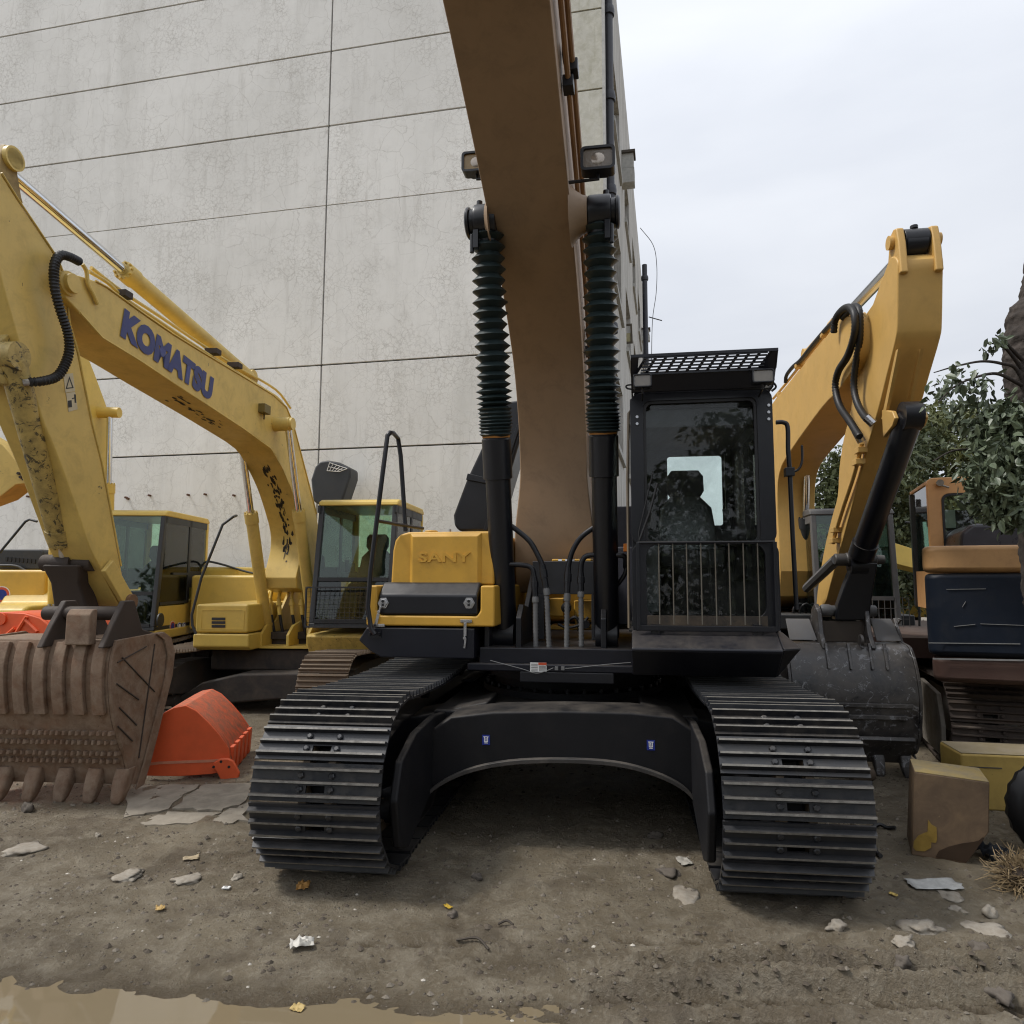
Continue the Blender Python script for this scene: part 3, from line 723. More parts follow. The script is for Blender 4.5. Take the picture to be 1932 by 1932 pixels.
for u, v in ((917, 1396), (1228, 1406)):
    q = T.y(u, v, -1.623); mb = MB(); mb.box(q.x - 0.026, q.x + 0.026, -1.6225, -1.6205, q.z - 0.032, q.z + 0.032); st = mb.build('sticker', M['blue'], main)
    mb = MB()
    for a, b_, c_, d in ((-0.018, 0.018, 0.018, 0.022), (-0.013, -0.008, -0.008, 0.018), (0.008, 0.013, -0.008, 0.018), (-0.013, 0.013, -0.013, -0.008), (-0.003, 0.003, -0.005, 0.014), (-0.012, 0.012, -0.022, -0.018), (-0.002, 0.002, -0.018, -0.012)):
        mb.box(q.x + a, q.x + b_, -1.6240, -1.6226, q.z + c_, q.z + d)
    mb.build('sticker_mark', M['white'], st)
# slewing ring
mb = MB(); mb.lathe((0, 0, 0.80), (0, 0, 1.10), [(0, 0.80), (0.05, 0.80), (0.055, 0.70), (0.12, 0.70), (0.125, 0.74), (0.2, 0.74), (0.205, 0.69), (0.30, 0.69)], 48)
sr = mb.build('slewing_ring', M['frame_black'], main)
bmh = MB(); bmh.cyl((0, 0, 0), (0, 0, 0.03), 0.018, 6); hm = bmh.mesh('ring_bolt', M['sy_black'])
for k in range(36): inst(hm, 'ring_bolt', sr, (0.765 * math.cos(k * R(10)), 0.765 * math.sin(k * R(10)), 0.85))

# ---- upper structure: main deck
def UB(mb, name, mat, parent=None, **k):
    if parent is None or parent is main: return mb.build(name, mat, main, rot=UR, **k)
    return mb.build(name, mat, parent, **k)
Z0, Z1 = 1.10, 1.28
mb = MB(); mb.box(-0.62, 0.60, -1.05, 2.2, Z0, Z1 - 0.05); mb.box(-0.70, 0.66, -1.10, -1.02, 1.06, 1.115)
deck = UB(mb, 'deck', M['deck_black'], bevel=0.01)
# skirts under the left side boxes and the rest of the deck rearward
q0 = U.y(690, 1240, -1.12); q1 = U.y(895, 1186, -1.12); qt = U.y(676, 1208, -1.12)
mb = MB()
mb.prism([(qt.x, qt.z), (q0.x + 0.0, q1.z), (q1.x, q1.z), (q1.x, q0.z), (q0.x + 0.12, q0.z), (q0.x + 0.03, q0.z + 0.05)], -1.12, 2.0, 'y')
UB(mb, 'side_skirt', M['deck_black'], bevel=0.012)
mb = MB()
for k in range(3): mb.box(-0.62 + 0.0 - 0.10 * k, -0.62 + 0.002, -0.7, 0.6, 1.10 - 0.001, 1.14 - 0.02 * k)
# swing-frame brackets holding the cylinder feet and boom foot
for xa, xb in ((-0.60, -0.555), (-0.35, -0.305), (0.305, 0.35), (0.54, 0.585)):
    mb = MB(); mb.prism([(-0.98, 1.2), (-0.98, 1.45), (-0.86, 1.55), (-0.62, 1.52), (-0.3, 1.75), (0.15, 2.1), (0.4, 1.9), (0.6, 1.24), (0.6, 1.2)], xa, xb, 'x')
    UB(mb, 'mounting_plate', M['sy_black'], bevel=0.008)
# plate behind the hoses with the cut-out showing the yellow machinery
mb = MB(); zc0, zc1, zc2 = 1.24, 1.62, 1.90
mb.box(-0.30, 0.30, -0.45, -0.42, zc1, zc2); mb.box(-0.30, -0.20, -0.45, -0.42, zc0, zc1); mb.box(0.20, 0.30, -0.45, -0.42, zc0, zc1)
UB(mb, 'valve_shield', plain('dark_grey_shield', (0.035, 0.036, 0.04), 0.45), bevel=0.006)
vb = None
for bxv in ((-0.19, 0.19, -0.15, 0.05, 1.30, 1.34), (-0.19, -0.06, -0.2, 0.1, 1.42, 1.58), (0.03, 0.19, -0.2, 0.1, 1.40, 1.56), (0.04, 0.08, -0.22, -0.18, 1.341, 1.399), (-0.14, 0.2, -0.4, -0.2, 1.86, 1.92)):
    mb = MB(); mb.box(*bxv); vb = UB(mb, 'valve_block', M['sy_yellow'], bevel=0.01)
mb = MB(); mb.lathe((-0.03, -0.3, 1.50), (-0.03, -0.18, 1.50), [(0, 0.02), (0.01, 0.045), (0.1, 0.045), (0.12, 0.02)], 14)
mb.tube(spline([(0.0, -0.28, 1.40), (0.05, -0.3, 1.42), (0.08, -0.3, 1.38), (0.08, -0.28, 1.30)], 5), 0.014, 8); mb.tube(spline([(-0.1, -0.28, 1.36), (-0.02, -0.3, 1.33), (0.1, -0.3, 1.36), (0.16, -0.28, 1.42)], 5), 0.012, 8)
mb.cyl((0.14, -0.32, 1.36), (0.14, -0.22, 1.36), 0.035, 12)
UB(mb, 'valve_fittings', M['rubber'], vb)
mb = MB(); 
for x_ in (-0.02, 0.03, 0.10, -0.08): mb.cyl((x_, -0.42, 1.905), (x_ + 0.03, -0.42, 1.905), 0.014, 8)
UB(mb, 'pipe_nuts', M['chrome'], vb)

# ---- boom
HW = 0.305
under = [(0.02, 1.62), (-0.10, 1.80), (-0.14, 2.1), (-0.15, 2.5), (-0.18, 2.85), (-0.28, 3.2), (-0.52, 3.62), (-1.0, 4.05), (-1.60, 4.42), (-2.27, 4.78), (-3.0, 5.1), (-4.0, 5.22), (-5.0, 5.5)]
upper = [(-5.0, 6.05), (-4.0, 6.0), (-3.15, 5.82), (-2.4, 5.56), (-1.7, 5.30), (-0.95, 4.98), (-0.25, 4.52), (0.25, 3.9), (0.45, 3.2), (0.48, 2.6), (0.42, 2.1), (0.34, 1.8), (0.26, 1.66)]
BC = -0.155      # boom centre line x
n = len(under)
secs = []
us = spline([(0, a, b_) for a, b_ in under], 4); ps = spline([(0, a, b_) for a, b_ in reversed(upper)], 4)
for i in range(len(us)):
    a, b_ = us[i], ps[i]
    flare = max(0.0, min(1.0, (2.75 - (a.z)) / 0.7)); hw = HW + 0.055 * flare * flare * (3 - 2 * flare)
    secs.append([(BC - hw, a.y, a.z), (BC + hw, a.y, a.z), (BC + hw, b_.y, b_.z), (BC - hw, b_.y, b_.z)])
mb = MB(); mb.loft(secs)
boom = UB(mb, 'boom', M['boom_tan'], bevel=0.012, sharp=35)
# cylinder pins through the boom
Lt = U.y(918, 415, -1.45); Rt = U.y(1131, 408, -1.45)
pz = (Lt.z + Rt.z) / 2; py_ = -1.45
Lf = U.y(953, 1192, -0.75); Rf = U.y(1145, 1192, -0.75)
mb = MB(); mb.lathe((BC + HW - 0.01, py_, pz), (Rt.x - 0.075, py_, pz), [(0, 0.22), (0.04, 0.17), (0.09, 0.135), (max(0.10, Rt.x - 0.075 - BC - HW), 0.125)], 28)
UB(mb, 'pin_boss', M['boom_tan'], boom)
mb = MB(); mb.lathe((BC - HW + 0.01, py_, pz), (BC - HW - 0.03, py_, pz), [(0, 0.19), (0.03, 0.14), (0.04, 0.125)], 28)
UB(mb, 'pin_boss', M['boom_tan'], boom)
for tp, ft, sg in ((Lt, Lf, -1), (Rt, Rf, 1)):
    tp = Vector((tp.x, py_, pz)); ft = Vector((ft.x, -0.75, 1.30)); d = (tp - ft); Lc = d.length; d.normalize()
    X = Vector((1, 0, 0))
    mb = MB(); rb = 0.098
    lb = 1.62
    mb.lathe(ft, tp, [(0.0, rb), (lb - 0.36, rb), (lb - 0.355, rb * 1.16), (lb - 0.05, rb * 1.16), (lb - 0.04, rb * 1.08), (lb, rb * 1.05)], 30)
    mb.cyl(ft - X * 0.085, ft + X * 0.085, 0.12, 24)
    cy = UB(mb, 'boom_cylinder', M['sy_black'])
    # rubber bellows over the rod: stretched above, bunched up at the bottom
    mb = MB(); prof = []; z_ = lb - 0.02; zend = Lc - 0.13; k = 0
    rs = random.Random(5 + sg)
    while z_ < zend:
        f = (z_ - lb) / (zend - lb); p_ = 0.026 + 0.055 * min(1, max(0, f - 0.06) * 3.2)
        ro = 0.128 + 0.010 * (1 - f) + rs.uniform(-0.006, 0.006); ri = 0.092 - 0.010 * f
        if f < 0.13: ro, ri = 0.132 + rs.uniform(-.004, .004), 0.112
        prof += [(z_, ri), (z_ + p_ * 0.5, ro)]; z_ += p_
    prof.append((z_, 0.075))
    mb.lathe(ft, tp, prof, 28)
    bl_ = UB(mb, 'bellows', M['bellows'], cy, sharp=25)
    tx = bpy.data.textures.get('crumple') or bpy.data.textures.new('crumple', 'CLOUDS'); tx.noise_scale = 0.08
    dm = bl_.modifiers.new('crumple', 'DISPLACE'); dm.texture = tx; dm.strength = 0.022; dm.mid_level = 0.5; dm.texture_coords = 'LOCAL'
    mb = MB(); mb.lathe(ft, tp, [(lb - 0.035, rb * 1.10), (lb - 0.01, rb * 1.12), (lb + 0.005, rb * 1.08)], 24); UB(mb, 'hose_clamp', paint('orange_clamp', (0.4, 0.17, 0.03), 0.5, 0.2), cy); mb = MB(); mb.lathe(ft, tp, [(Lc - 0.125, 0.082), (Lc - 0.10, 0.083)], 24)
    UB(mb, 'hose_clamp', paint('orange_clamp', (0.4, 0.17, 0.03), 0.5, 0.2), cy)
    # rod eye block
    mb = MB(); mb.lathe(tp - X * 0.08, tp + X * 0.085, [(0, 0.125), (0.02, 0.13), (0.14, 0.13), (0.165, 0.125)], 32)
    mb.lathe(tp + X * sg * 0.085, tp + X * sg * 0.125, [(0, 0.10), (0.03, 0.10), (0.04, 0.09)], 28)
    mb.cyl(tp - d * 0.16, tp, 0.09, 20)
    ro_ = UB(mb, 'rod_eye', M['sy_black'], cy, bevel=0.004)
    mb = MB(); mb.lathe(tp + X * sg * 0.12 + Vector((0, 0, 0)), tp + X * sg * 0.150, [(0, 0.115), (0.02, 0.115), (0.03, 0.10)], 28)
    mb.cyl(tp + Vector((sg * 0.05, -0.02, 0.11)), tp + Vector((sg * 0.05, -0.02, 0.16)), 0.022, 12)
    mb.box(tp.x + sg * 0.06 - 0.02, tp.x + sg * 0.06 + 0.02, py_ - 0.10, py_ - 0.06, tp.z - 0.24, tp.z - 0.1)
    mb.cyl((tp.x + sg * 0.09, py_ - 0.08, tp.z - 0.13), (tp.x + sg * 0.09, py_ - 0.08, tp.z - 0.27), 0.016, 8)
    UB(mb, 'pin_cap', M['sy_black'], cy, bevel=0.003)
# work lamps on the boom sides
for (u, v, hw_, lab) in ((899, 307, 0.125, 'l'), (1128, 301, 0.125, 'r')):
    kl = -1.9 if lab == 'r' else -1.25; c0 = U.y(u, v, kl); mb = MB()
    o_ = rrect(c0.x - 0.115, c0.x + 0.115, c0.z - 0.083, c0.z + 0.083, 0.03); i_ = rrect(c0.x - 0.097, c0.x + 0.097, c0.z - 0.066, c0.z + 0.066, 0.02)
    ring_plate(mb, o_, i_, kl -0.0300, kl +0.0000); mb.prism(o_, kl +0.0000, kl +0.0700, 'y')
    mb.prism(rrect(c0.x - 0.08, c0.x + 0.08, c0.z - 0.06, c0.z + 0.06, 0.03), kl +0.0700, kl +0.1200, 'y')
    sgn = 1 if lab == 'r' else -1
    mb.tube([(c0.x, kl +0.0300, c0.z - 0.08), (c0.x, kl +0.0300, c0.z - 0.12), (c0.x - sgn * 0.2, kl +0.0300, c0.z - 0.125)], 0.012, 8)
    lp = UB(mb, 'work_lamp', M['sy_black'], boom, bevel=0.003) if False else UB(mb, 'work_lamp', M['sy_black'])
    m_, t_, b_ = newmat('work_lamp_lens_' + lab); b_.inputs['Base Color'].default_value = (0.28, 0.20, 0.09, 1) if lab == 'l' else (0.20, 0.17, 0.14, 1)
    b_.inputs['Roughness'].default_value = 0.12; nn = nnoise(t_, 60, 2, 0.5); nbump(t_, b_, nn.outputs['Fac'], 0.3, 0.004)
    mb = MB(); mb.prism(i_, kl -0.0150, kl -0.0050, 'y'); mb.build('lens', m_, lp)
    mb = MB(); mb.lathe((c0.x, kl -0.0155, c0.z), (c0.x, kl -0.0220, c0.z), [(0, 0.045), (0.003, 0.04), (0.006, 0.01)], 24); mb.build('reflector', plain('reflector', (0.4, 0.35, 0.3), 0.2, metal=0.6), lp)
# pipes along the right face of the boom
mc_ = paint('boom_pipe_paint', (0.30, 0.17, 0.08), 0.4, 0.2)
for dx, off, mt in ((0.045, 0.28, mc_), (0.075, 0.40, mc_), (0.045, 0.52, mc_)):
    pth = []
    for i in range(2, len(us) - 2, 3):
        a, b_ = us[i], ps[i]; f = off; q = a.lerp(b_, f)
        if q.z > 2.6: pth.append((BC + HW + dx, q.y, q.z))
    mb = MB(); mb.tube(pth, 0.019, 8); pp = UB(mb, 'boom_pipe', mt)
    for k in (len(pth) // 3, 2 * len(pth) // 3, len(pth) - 3):
        q = pth[k]; mb = MB(); mb.cbox(q, (0.07, 0.10, 0.08)); mb.build('pipe_clamp', M['sy_black'] if k % 2 else mc_, pp, bevel=0.006)
# steel pipes curling off the cylinders to the hoses
def steel(pts, r=0.021, nm='cylinder_pipe'):
    mb = MB(); mb.tube(spline(pts, 6), r, 10); return UB(mb, nm, M['sy_black'], sharp=60)
ky = -0.92
def uy(u, v, k=ky): return tuple(U.y(u, v, k))
steel([uy(952, 985, -0.95), uy(975, 1000), uy(1000, 1022), uy(1015, 1048), uy(1023, 1065)])
steel([uy(1142, 970, -0.95), uy(1135, 985), uy(1098, 1012), uy(1080, 1040), uy(1072, 1070)])
steel([uy(922, 1072, -0.85), uy(930, 1065), uy(985, 1066), uy(1003, 1072), uy(1008, 1088)])
steel([uy(1180, 1070, -0.85), uy(1178, 1050), uy(1150, 1047), uy(1110, 1048), uy(1098, 1060), uy(1096, 1080)])
steel([uy(925, 1068, -0.85), uy(934, 1085, -0.85), uy(938, 1110, -0.8)], 0.018)
steel([uy(1180, 1050, -0.85), uy(1180, 1080, -0.85), uy(1160, 1110, -0.8)], 0.018)
for (ua, va, ub, vb_, uc, vc) in ((1008, 1088, 1010, 1130, 1011, 1235), (1023, 1065, 1031, 1115, 1036, 1222), (1072, 1070, 1070, 1125, 1069, 1226), (1096, 1080, 1096, 1120, 1097, 1220)):
    a = Vector(uy(ua, va)); b_ = Vector(uy(ub, vb_)); c_ = Vector(uy(uc, vc))
    h = hose(main, 'hydraulic_hose', [a.lerp(b_, 0.9), b_.lerp(c_, 0.2), b_.lerp(c_, 0.6), c_], 0.0225, M['hose_grey'], UR, ribs=0.026)
    mb = MB(); d = (b_ - a); l_ = d.length
    mb.lathe(a, b_, [(0, 0.024), (l_ * 0.2, 0.024), (l_ * 0.21, 0.030), (l_ * 0.5, 0.030), (l_ * 0.51, 0.024), (l_ * 0.9, 0.024)], 8); mb.build('fitting', M['sy_black'], h)
    mb = MB(); mb.lathe(a.lerp(b_, 0.85), b_, [(0, 0.021), (l_ * 0.12, 0.027), (l_ * 0.3, 0.027)], 12); mb.build('ferrule', M['hose_grey'], h)
# warning label and cable under the deck
q = uy(1005, 1248, -1.06); q2 = uy(1028, 1267, -1.06)
mb = MB(); mb.box(q[0], q2[0] + 0.02, -1.103, -1.101, 1.065, 1.10); 
a = U.y(1000, 1250, -1.11); c_ = U.y(1031, 1268, -1.11)
mb = MB(); mb.box(a.x, c_.x, -1.104, -1.1015, c_.z, a.z); lbl = UB(mb, 'warning_label', M['white'])
mb = MB(); mb.box((a.x + c_.x) / 2, c_.x, -1.1055, -1.1042, a.z - 0.018, a.z); mb.build('red_band', M['red'], lbl)
mb = MB()
for k in range(5): mb.box(a.x + 0.008, (a.x + c_.x) / 2 - 0.005, -1.1052, -1.1043, c_.z + 0.006 + k * 0.012, c_.z + 0.009 + k * 0.012); mb.box((a.x + c_.x) / 2 + 0.005, c_.x - 0.005, -1.1052, -1.1043, c_.z + 0.006 + k * 0.008, c_.z + 0.009 + k * 0.008)
mb.build('small_print', M['joint'], lbl)
mb = MB(); mb.box(a.x - 0.08, c_.x + 0.5, -1.099, -1.04, 0.98, 1.062); UB(mb, 'deck_lip', M['sy_black'], bevel=0.01)
mb = MB(); mb.tube(spline([uy(925, 1246, -1.12), uy(985, 1262, -1.12), uy(1010, 1270, -1.12), uy(1030, 1266, -1.12), uy(1044, 1260, -1.12)], 5), 0.003, 5)
mb.tube(spline([uy(1064, 1261, -1.12), uy(1085, 1260, -1.12), uy(1140, 1254, -1.12), uy(1190, 1250, -1.12)], 5), 0.003, 5)
for u in (1050, 1062): p_ = uy(u, 1261, -1.12); mb.box(p_[0] - 0.012, p_[0] + 0.012, p_[1] - 0.01, p_[1] + 0.01, p_[2] - 0.012, p_[2] + 0.012)
UB(mb, 'cable', M['hose_grey'])

# ---- left side: step base, tool box, hood
k1 = -1.12
def bx(u0, v0, u1, v1, k): a = U.y(u0, v0, k); c_ = U.y(u1, v1, k); return min(a.x, c_.x), max(a.x, c_.x), min(a.z, c_.z), max(a.z, c_.z)
x0, x1, z0, z1 = bx(692, 1104, 933, 1183, k1)
mb = MB(); ix0, ix1, iz0, iz1 = bx(712, 1098, 906, 1163, k1)
o_ = rrect(x0, x1, z0, z1, 0.012, 3); i_ = rrect(ix0, ix1, iz0, z1 + 0.0, 0.03, 3)
mb.prism([(x0, z0), (x1, z0), (x1, z1 - 0.002), (ix1, z1 - 0.002), (ix1, iz0 + 0.04), (ix1 - 0.03, iz0), (ix0 + 0.03, iz0), (ix0, iz0 + 0.04), (ix0, z1 - 0.002), (x0, z1 - 0.002)], k1, k1 + 0.30, 'y')
mb.box(x0 + 0.001, x1, k1 + 0.302, 0.9, z0, z1 - 0.003)
tb = UB(mb, 'toolbox', M['sy_yellow'], bevel=0.015)
mb = MB(); mb.prism([(k1 + 0.012, iz0 + 0.005), (k1 + 0.012, z1 - 0.075), (k1 + 0.03, z1 - 0.06), (k1 + 0.10, z1 + 0.005), (k1 + 0.12, z1 + 0.022), (k1 + 0.5, z1 + 0.022), (k1 + 0.5, iz0 + 0.005)], ix0 + 0.004, ix1 - 0.024, 'x')
tl = mb.build('toolbox_lid', M['sy_black'], tb, bevel=0.02, seg=3)
for u, v in ((722.5, 1138), (884.5, 1138)):
    c0 = U.y(u, v, k1); mb = MB()
    mb.prism([(c0.x + 0.046 * math.cos(R(a)), c0.z + 0.046 * math.sin(R(a))) for a in range(0, 360, 60)], k1 + 0.004, k1 + 0.012, 'y')
    mb.prism([(c0.x + 0.034 * math.cos(R(a)), c0.z + 0.034 * math.sin(R(a))) for a in range(0, 360, 60)], k1 - 0.003, k1 + 0.004, 'y')
    la = mb.build('latch', M['steel'], tb, bevel=0.002)
    mb = MB(); mb.box(c0.x - 0.009, c0.x + 0.009, k1 - 0.008, k1 - 0.0035, c0.z - 0.022, c0.z - 0.002); mb.cyl((c0.x, k1 - 0.008, c0.z + 0.014), (c0.x, k1 - 0.0035, c0.z + 0.014), 0.011, 10); mb.build('keyhole', M['rubber'], la)
for u, v in ((716, 1180), (880, 1172)):
    c0 = U.y(u, v, k1); mb = MB()
    mb.box(c0.x - 0.045, c0.x + 0.045, k1 - 0.012, k1 - 0.001, c0.z - 0.010, c0.z + 0.012)
    if u > 800:
        mb.cbox((c0.x - 0.004, k1 - 0.02, c0.z - 0.06), (0.022, 0.008, 0.10)); mb.cyl((c0.x - 0.008, k1 - 0.027, c0.z - 0.125), (c0.x - 0.008, k1 - 0.012, c0.z - 0.125), 0.012, 10)
        mb.cbox((c0.x - 0.004, k1 - 0.02, c0.z - 0.165), (0.014, 0.008, 0.075), Matrix.Rotation(0.12, 3, 'Y'))
    else:
        mb.cbox((c0.x - 0.012, k1 - 0.02, c0.z + 0.05), (0.024, 0.008, 0.085), Matrix.Rotation(0.25, 3, 'Y')); mb.cyl((c0.x + 0.0, k1 - 0.027, c0.z + 0.105), (c0.x + 0.0, k1 - 0.012, c0.z + 0.105), 0.012, 10)
        mb.cbox((c0.x + 0.006, k1 - 0.02, c0.z + 0.12), (0.014, 0.008, 0.06), Matrix.Rotation(0.25, 3, 'Y'))
    mb.build('toggle_latch', M['steel'], tb, bevel=0.002)
# hood with the raised lettering
k2 = k1 + 0.16
hx0, hx1, hz0, hz1 = bx(739, 1004, 932, 1104, k2)
px0, px1, pz0, pz1 = bx(781, 1013, 902, 1104, k2)
mb = MB(); mb.prism([(hx0, hz0 + 0.0), (hx1, hz0), (hx1, hz1), (hx0 + 0.14, hz1), (hx0 + 0.07, hz1 - 0.02), (hx0 + 0.03, hz1 - 0.065), (hx0 + 0.012, hz1 - 0.15)], k2, 0.9, 'y')
hd = UB(mb, 'hood', M['sy_yellow'], bevel=0.02, seg=3)
mb = MB(); e = 0.03
mb.hexa([(px0 - e, k2 + 0.001, hz0 + 0.004), (px1 + e, k2 + 0.001, hz0 + 0.004), (px1, k2 - 0.028, hz0 + 0.004), (px0, k2 - 0.028, hz0 + 0.004),
         (px0 - e, k2 + 0.001, pz1 + e), (px1 + e, k2 + 0.001, pz1 + e), (px1, k2 - 0.028, pz1), (px0, k2 - 0.028, pz1)])
mb.build('raised_panel', M['sy_yellow'], hd, bevel=0.006)
a = U.y(789, 1062, k2 - 0.03); c_ = U.y(887, 1043, k2 - 0.03)
tme = font_mesh('SANY', 0.108, 'lettering', M['sy_yellow'], ext=0.006, off=0.0022, space=1.04, sx=1.0)
xs = [v.co.x for v in tme.vertices]; ys_ = [v.co.y for v in tme.vertices]
sc_x = (c_.x - a.x) / (max(xs) - min(xs)); sc_y = (c_.z - a.z) / (max(ys_) - min(ys_))
to = inst(tme, 'lettering', hd, ((a.x + c_.x) / 2, k2 - 0.031, (a.z + c_.z) / 2), (R(90), 0, 0)); to.scale = (sc_x, sc_y, 1)
mo = to.modifiers.new('bevel', 'BEVEL'); mo.width = 0.003; mo.segments = 2; mo.limit_method = 'ANGLE'
# filler cap and fitting on the hood
c0 = U.y(814, 1004, 0.3); mb = MB(); mb.lathe((c0.x, 0.3, hz1 - 0.01), (c0.x, 0.3, hz1 + 0.1), [(0, 0.06), (0.075, 0.06), (0.078, 0.066), (0.10, 0.066), (0.11, 0.055)], 20); mb.build('filler_cap', M['sy_yellow'], hd)
c0 = U.y(849, 1002, 0.0); mb = MB(); mb.cyl((c0.x, 0, hz1), (c0.x, 0, hz1 + 0.02), 0.05, 12); mb.cyl((c0.x, 0, hz1), (c0.x, 0, hz1 + 0.06), 0.03, 8); mb.cyl((c0.x, 0, hz1), (c0.x, 0, hz1 + 0.09), 0.012, 8); mb.build('breather', M['steel'], hd)
# grab rail
kr = k1 - 0.05
pr = [U.y(u, v, kk) for u, v, kk in ((708, 1197, kr), (700, 1186, kr), (694, 1145, kr), (699, 1080, kr), (716, 940, kr), (731, 822, kr), (736, 816, kr + 0.01), (742, 817, kr + 0.1), (751, 827, kr + 0.35), (756, 860, kr + 0.37), (762, 950, kr + 0.38), (765, 1003, kr + 0.38))]
mb = MB(); mb.tube(pr, 0.019, 10); rl = UB(mb, 'grab_rail', M['sy_black'], sharp=60)
mb = MB(); mb.tube([U.y(710, 982, kr), U.y(748, 989, kr + 0.25), U.y(798, 997, kr + 0.6)], 0.014, 8); mb.build('cross_rail', M['sy_black'], rl)
mb = MB()
for u in (699, 716): q = U.y(u, 1196, k1); mb.cyl((q.x, k1 - 0.03, q.z), (q.x, k1, q.z), 0.014, 6)
q = U.y(708, 1196, k1); mb.box(q.x - 0.05, q.x + 0.05, k1 - 0.012, k1 - 0.001, q.z - 0.03, q.z + 0.03); mb.build('rail_foot', M['sy_black'], rl)
# raised engine bonnet at the rear left
A = U.y(866, 1002, 1.4); 
def slab3(pts, k, depth, name, mat, par=None, lean=0.0, **kw):
    q = [U.y(u, v, k) for u, v in pts]
    m_ = MB(); nn_ = len(q)
    a_ = [(p.x, p.y, p.z) for p in q]; b2 = [(p.x, p.y + depth, p.z + lean) for p in q]
    m_.add(a_ + b2, [tuple(range(nn_))[::-1], tuple(range(nn_, 2 * nn_))] + [(i, (i + 1) % nn_, nn_ + (i + 1) % nn_, nn_ + i) for i in range(nn_)])
    return m_.build(name, mat, main if par is None else par, rot=UR if par is None else 0, **kw)
bon = slab3([(931, 1002), (866, 1002), (857, 992), (855, 972), (880, 905), (921, 818), (945, 760), (990, 752), (990, 800), (960, 900)], 1.3, 0.5, 'engine_bonnet', M['sy_black'], bevel=0.03, seg=3)
slab3([(882, 893), (935, 905), (932, 915), (879, 905)], 1.27, 0.028, 'bonnet_rim', M['sy_black'], par=bon, bevel=0.006)
slab3([(912, 1000), (975, 800), (981, 802), (919, 1001)], 1.27, 0.028, 'bonnet_rim', M['sy_black'], par=bon, bevel=0.004)
# counterweight and rear body
mb = MB(); mb.prism([(-1.45, 2.3), (-1.35, 2.9), (-0.9, 3.15), (0.9, 3.15), (1.35, 2.9), (1.45, 2.3)], 1.12, 2.2, 'z'); UB(mb, 'counterweight', M['sy_black'], bevel=0.06, seg=3)
mb = MB(); mb.box(-1.40, 0.55, 0.92, 2.28, 1.3, 2.05); UB(mb, 'engine_housing', M['sy_yellow'], bevel=0.03)

# ---- cab
KC = -1.40
ca = U.y(1192, 1190, KC); cb_ = U.y(1478, 1195, KC); ct = U.y(1192, 743, KC); ct2 = U.y(1460, 741, KC)
X0, X1 = ca.x + 0.008, cb_.x - 0.02; Zb = ca.z - 0.01; Zt = ct.z; YR = KC + 1.78
def cab_front(pts, k): return [(U.y(u, v, k).x, U.y(u, v, k).z) for u, v in pts]
gx0, gx1, gz0, gz1 = bx(1213, 757, 1436, 1024, KC)
bm = M['sy_black']
cab_ = MB()
outer = rrect(X0, X1, Zb, Zt, 0.07, 4)
# front frame as ring, narrower at the top like the photographed one
lx0, lx1, lz0, lz1 = bx(1219, 1028, 1448, 1166, KC)
ring_plate(cab_, rrect(X0, X1, 0.5 * (gz0 + lz1), Zt, 0.07, 5), rrect(gx0, gx1, gz0, gz1, 0.05, 5), KC, KC + 0.06)
cabf = UB(cab_, 'cab', bm, bevel=0.012)
mb = MB(); ring_plate(mb, rrect(X0, X1 + 0.01, Zb, 0.5 * (gz0 + lz1), 0.06, 5), rrect(lx0, lx1, lz0, lz1, 0.08, 5), KC + 0.001, KC + 0.06); mb.build('lower_front_frame', bm, cabf, bevel=0.01)
# side walls with windows, rear wall with window, floor, roof
def wallx(xa, xb, wy0, wy1, wz0, wz1, nm):
    m_ = MB(); m_.box(xa, xb, KC + 0.062, YR, Zb, wz0); m_.box(xa, xb, KC + 0.062, YR, wz1, Zt - 0.02); m_.box(xa, xb, KC + 0.062, wy0, wz0, wz1); m_.box(xa, xb, wy1, YR, wz0, wz1)
    return m_.build(nm, bm, cabf, bevel=0.006)
wallx(X0, X0 + 0.05, KC + 0.25, YR - 0.15, Zb + 0.75, Zt - 0.2, 'side_wall')
wallx(X1 - 0.05, X1, KC + 0.2, YR - 0.75, Zb + 0.35, Zt - 0.2, 'side_wall')
rx0, rx1, rz0, rz1 = bx(1258, 863, 1364, 992, YR)
mb = MB(); ring_plate(mb, rrect(X0 + 0.05, X1 - 0.05, Zb, Zt - 0.02, 0.02, 5), rrect(rx0, rx1, rz0, rz1, 0.03, 5), YR - 0.06, YR - 0.01); mb.build('rear_wall', M['interior'], cabf)
mb = MB(); mb.prism(rrect(X0 + 0.03, X1 - 0.03, KC + 0.0, YR, 0.08, 4), Zt - 0.02, Zt + 0.03, 'z'); mb.build('roof', bm, cabf, bevel=0.01)
mb = MB(); mb.box(X0 + 0.05, X1 - 0.05, KC + 0.06, YR - 0.06, Zb, Zb + 0.04); mb.build('floor_mat', M['interior'], cabf)
mb = MB(); mb.box(X0 + 0.05, X1 - 0.05, KC + 0.065, YR - 0.065, Zt - 0.10, Zt - 0.03); mb.build('head_lining', M['interior'], cabf)
for nm, pts, k in (('windshield', rrect(gx0 - 0.02, gx1 + 0.02, gz0 - 0.02, gz1 + 0.02, 0.05, 5), KC + 0.032), ('lower_windshield', rrect(lx0 - 0.02, lx1 + 0.02, lz0 - 0.02, lz1 + 0.02, 0.08, 5), KC + 0.034)):
    mb = MB(); mb.prism(pts, k, k + 0.006, 'y'); mb.build(nm, M['glass'], cabf)
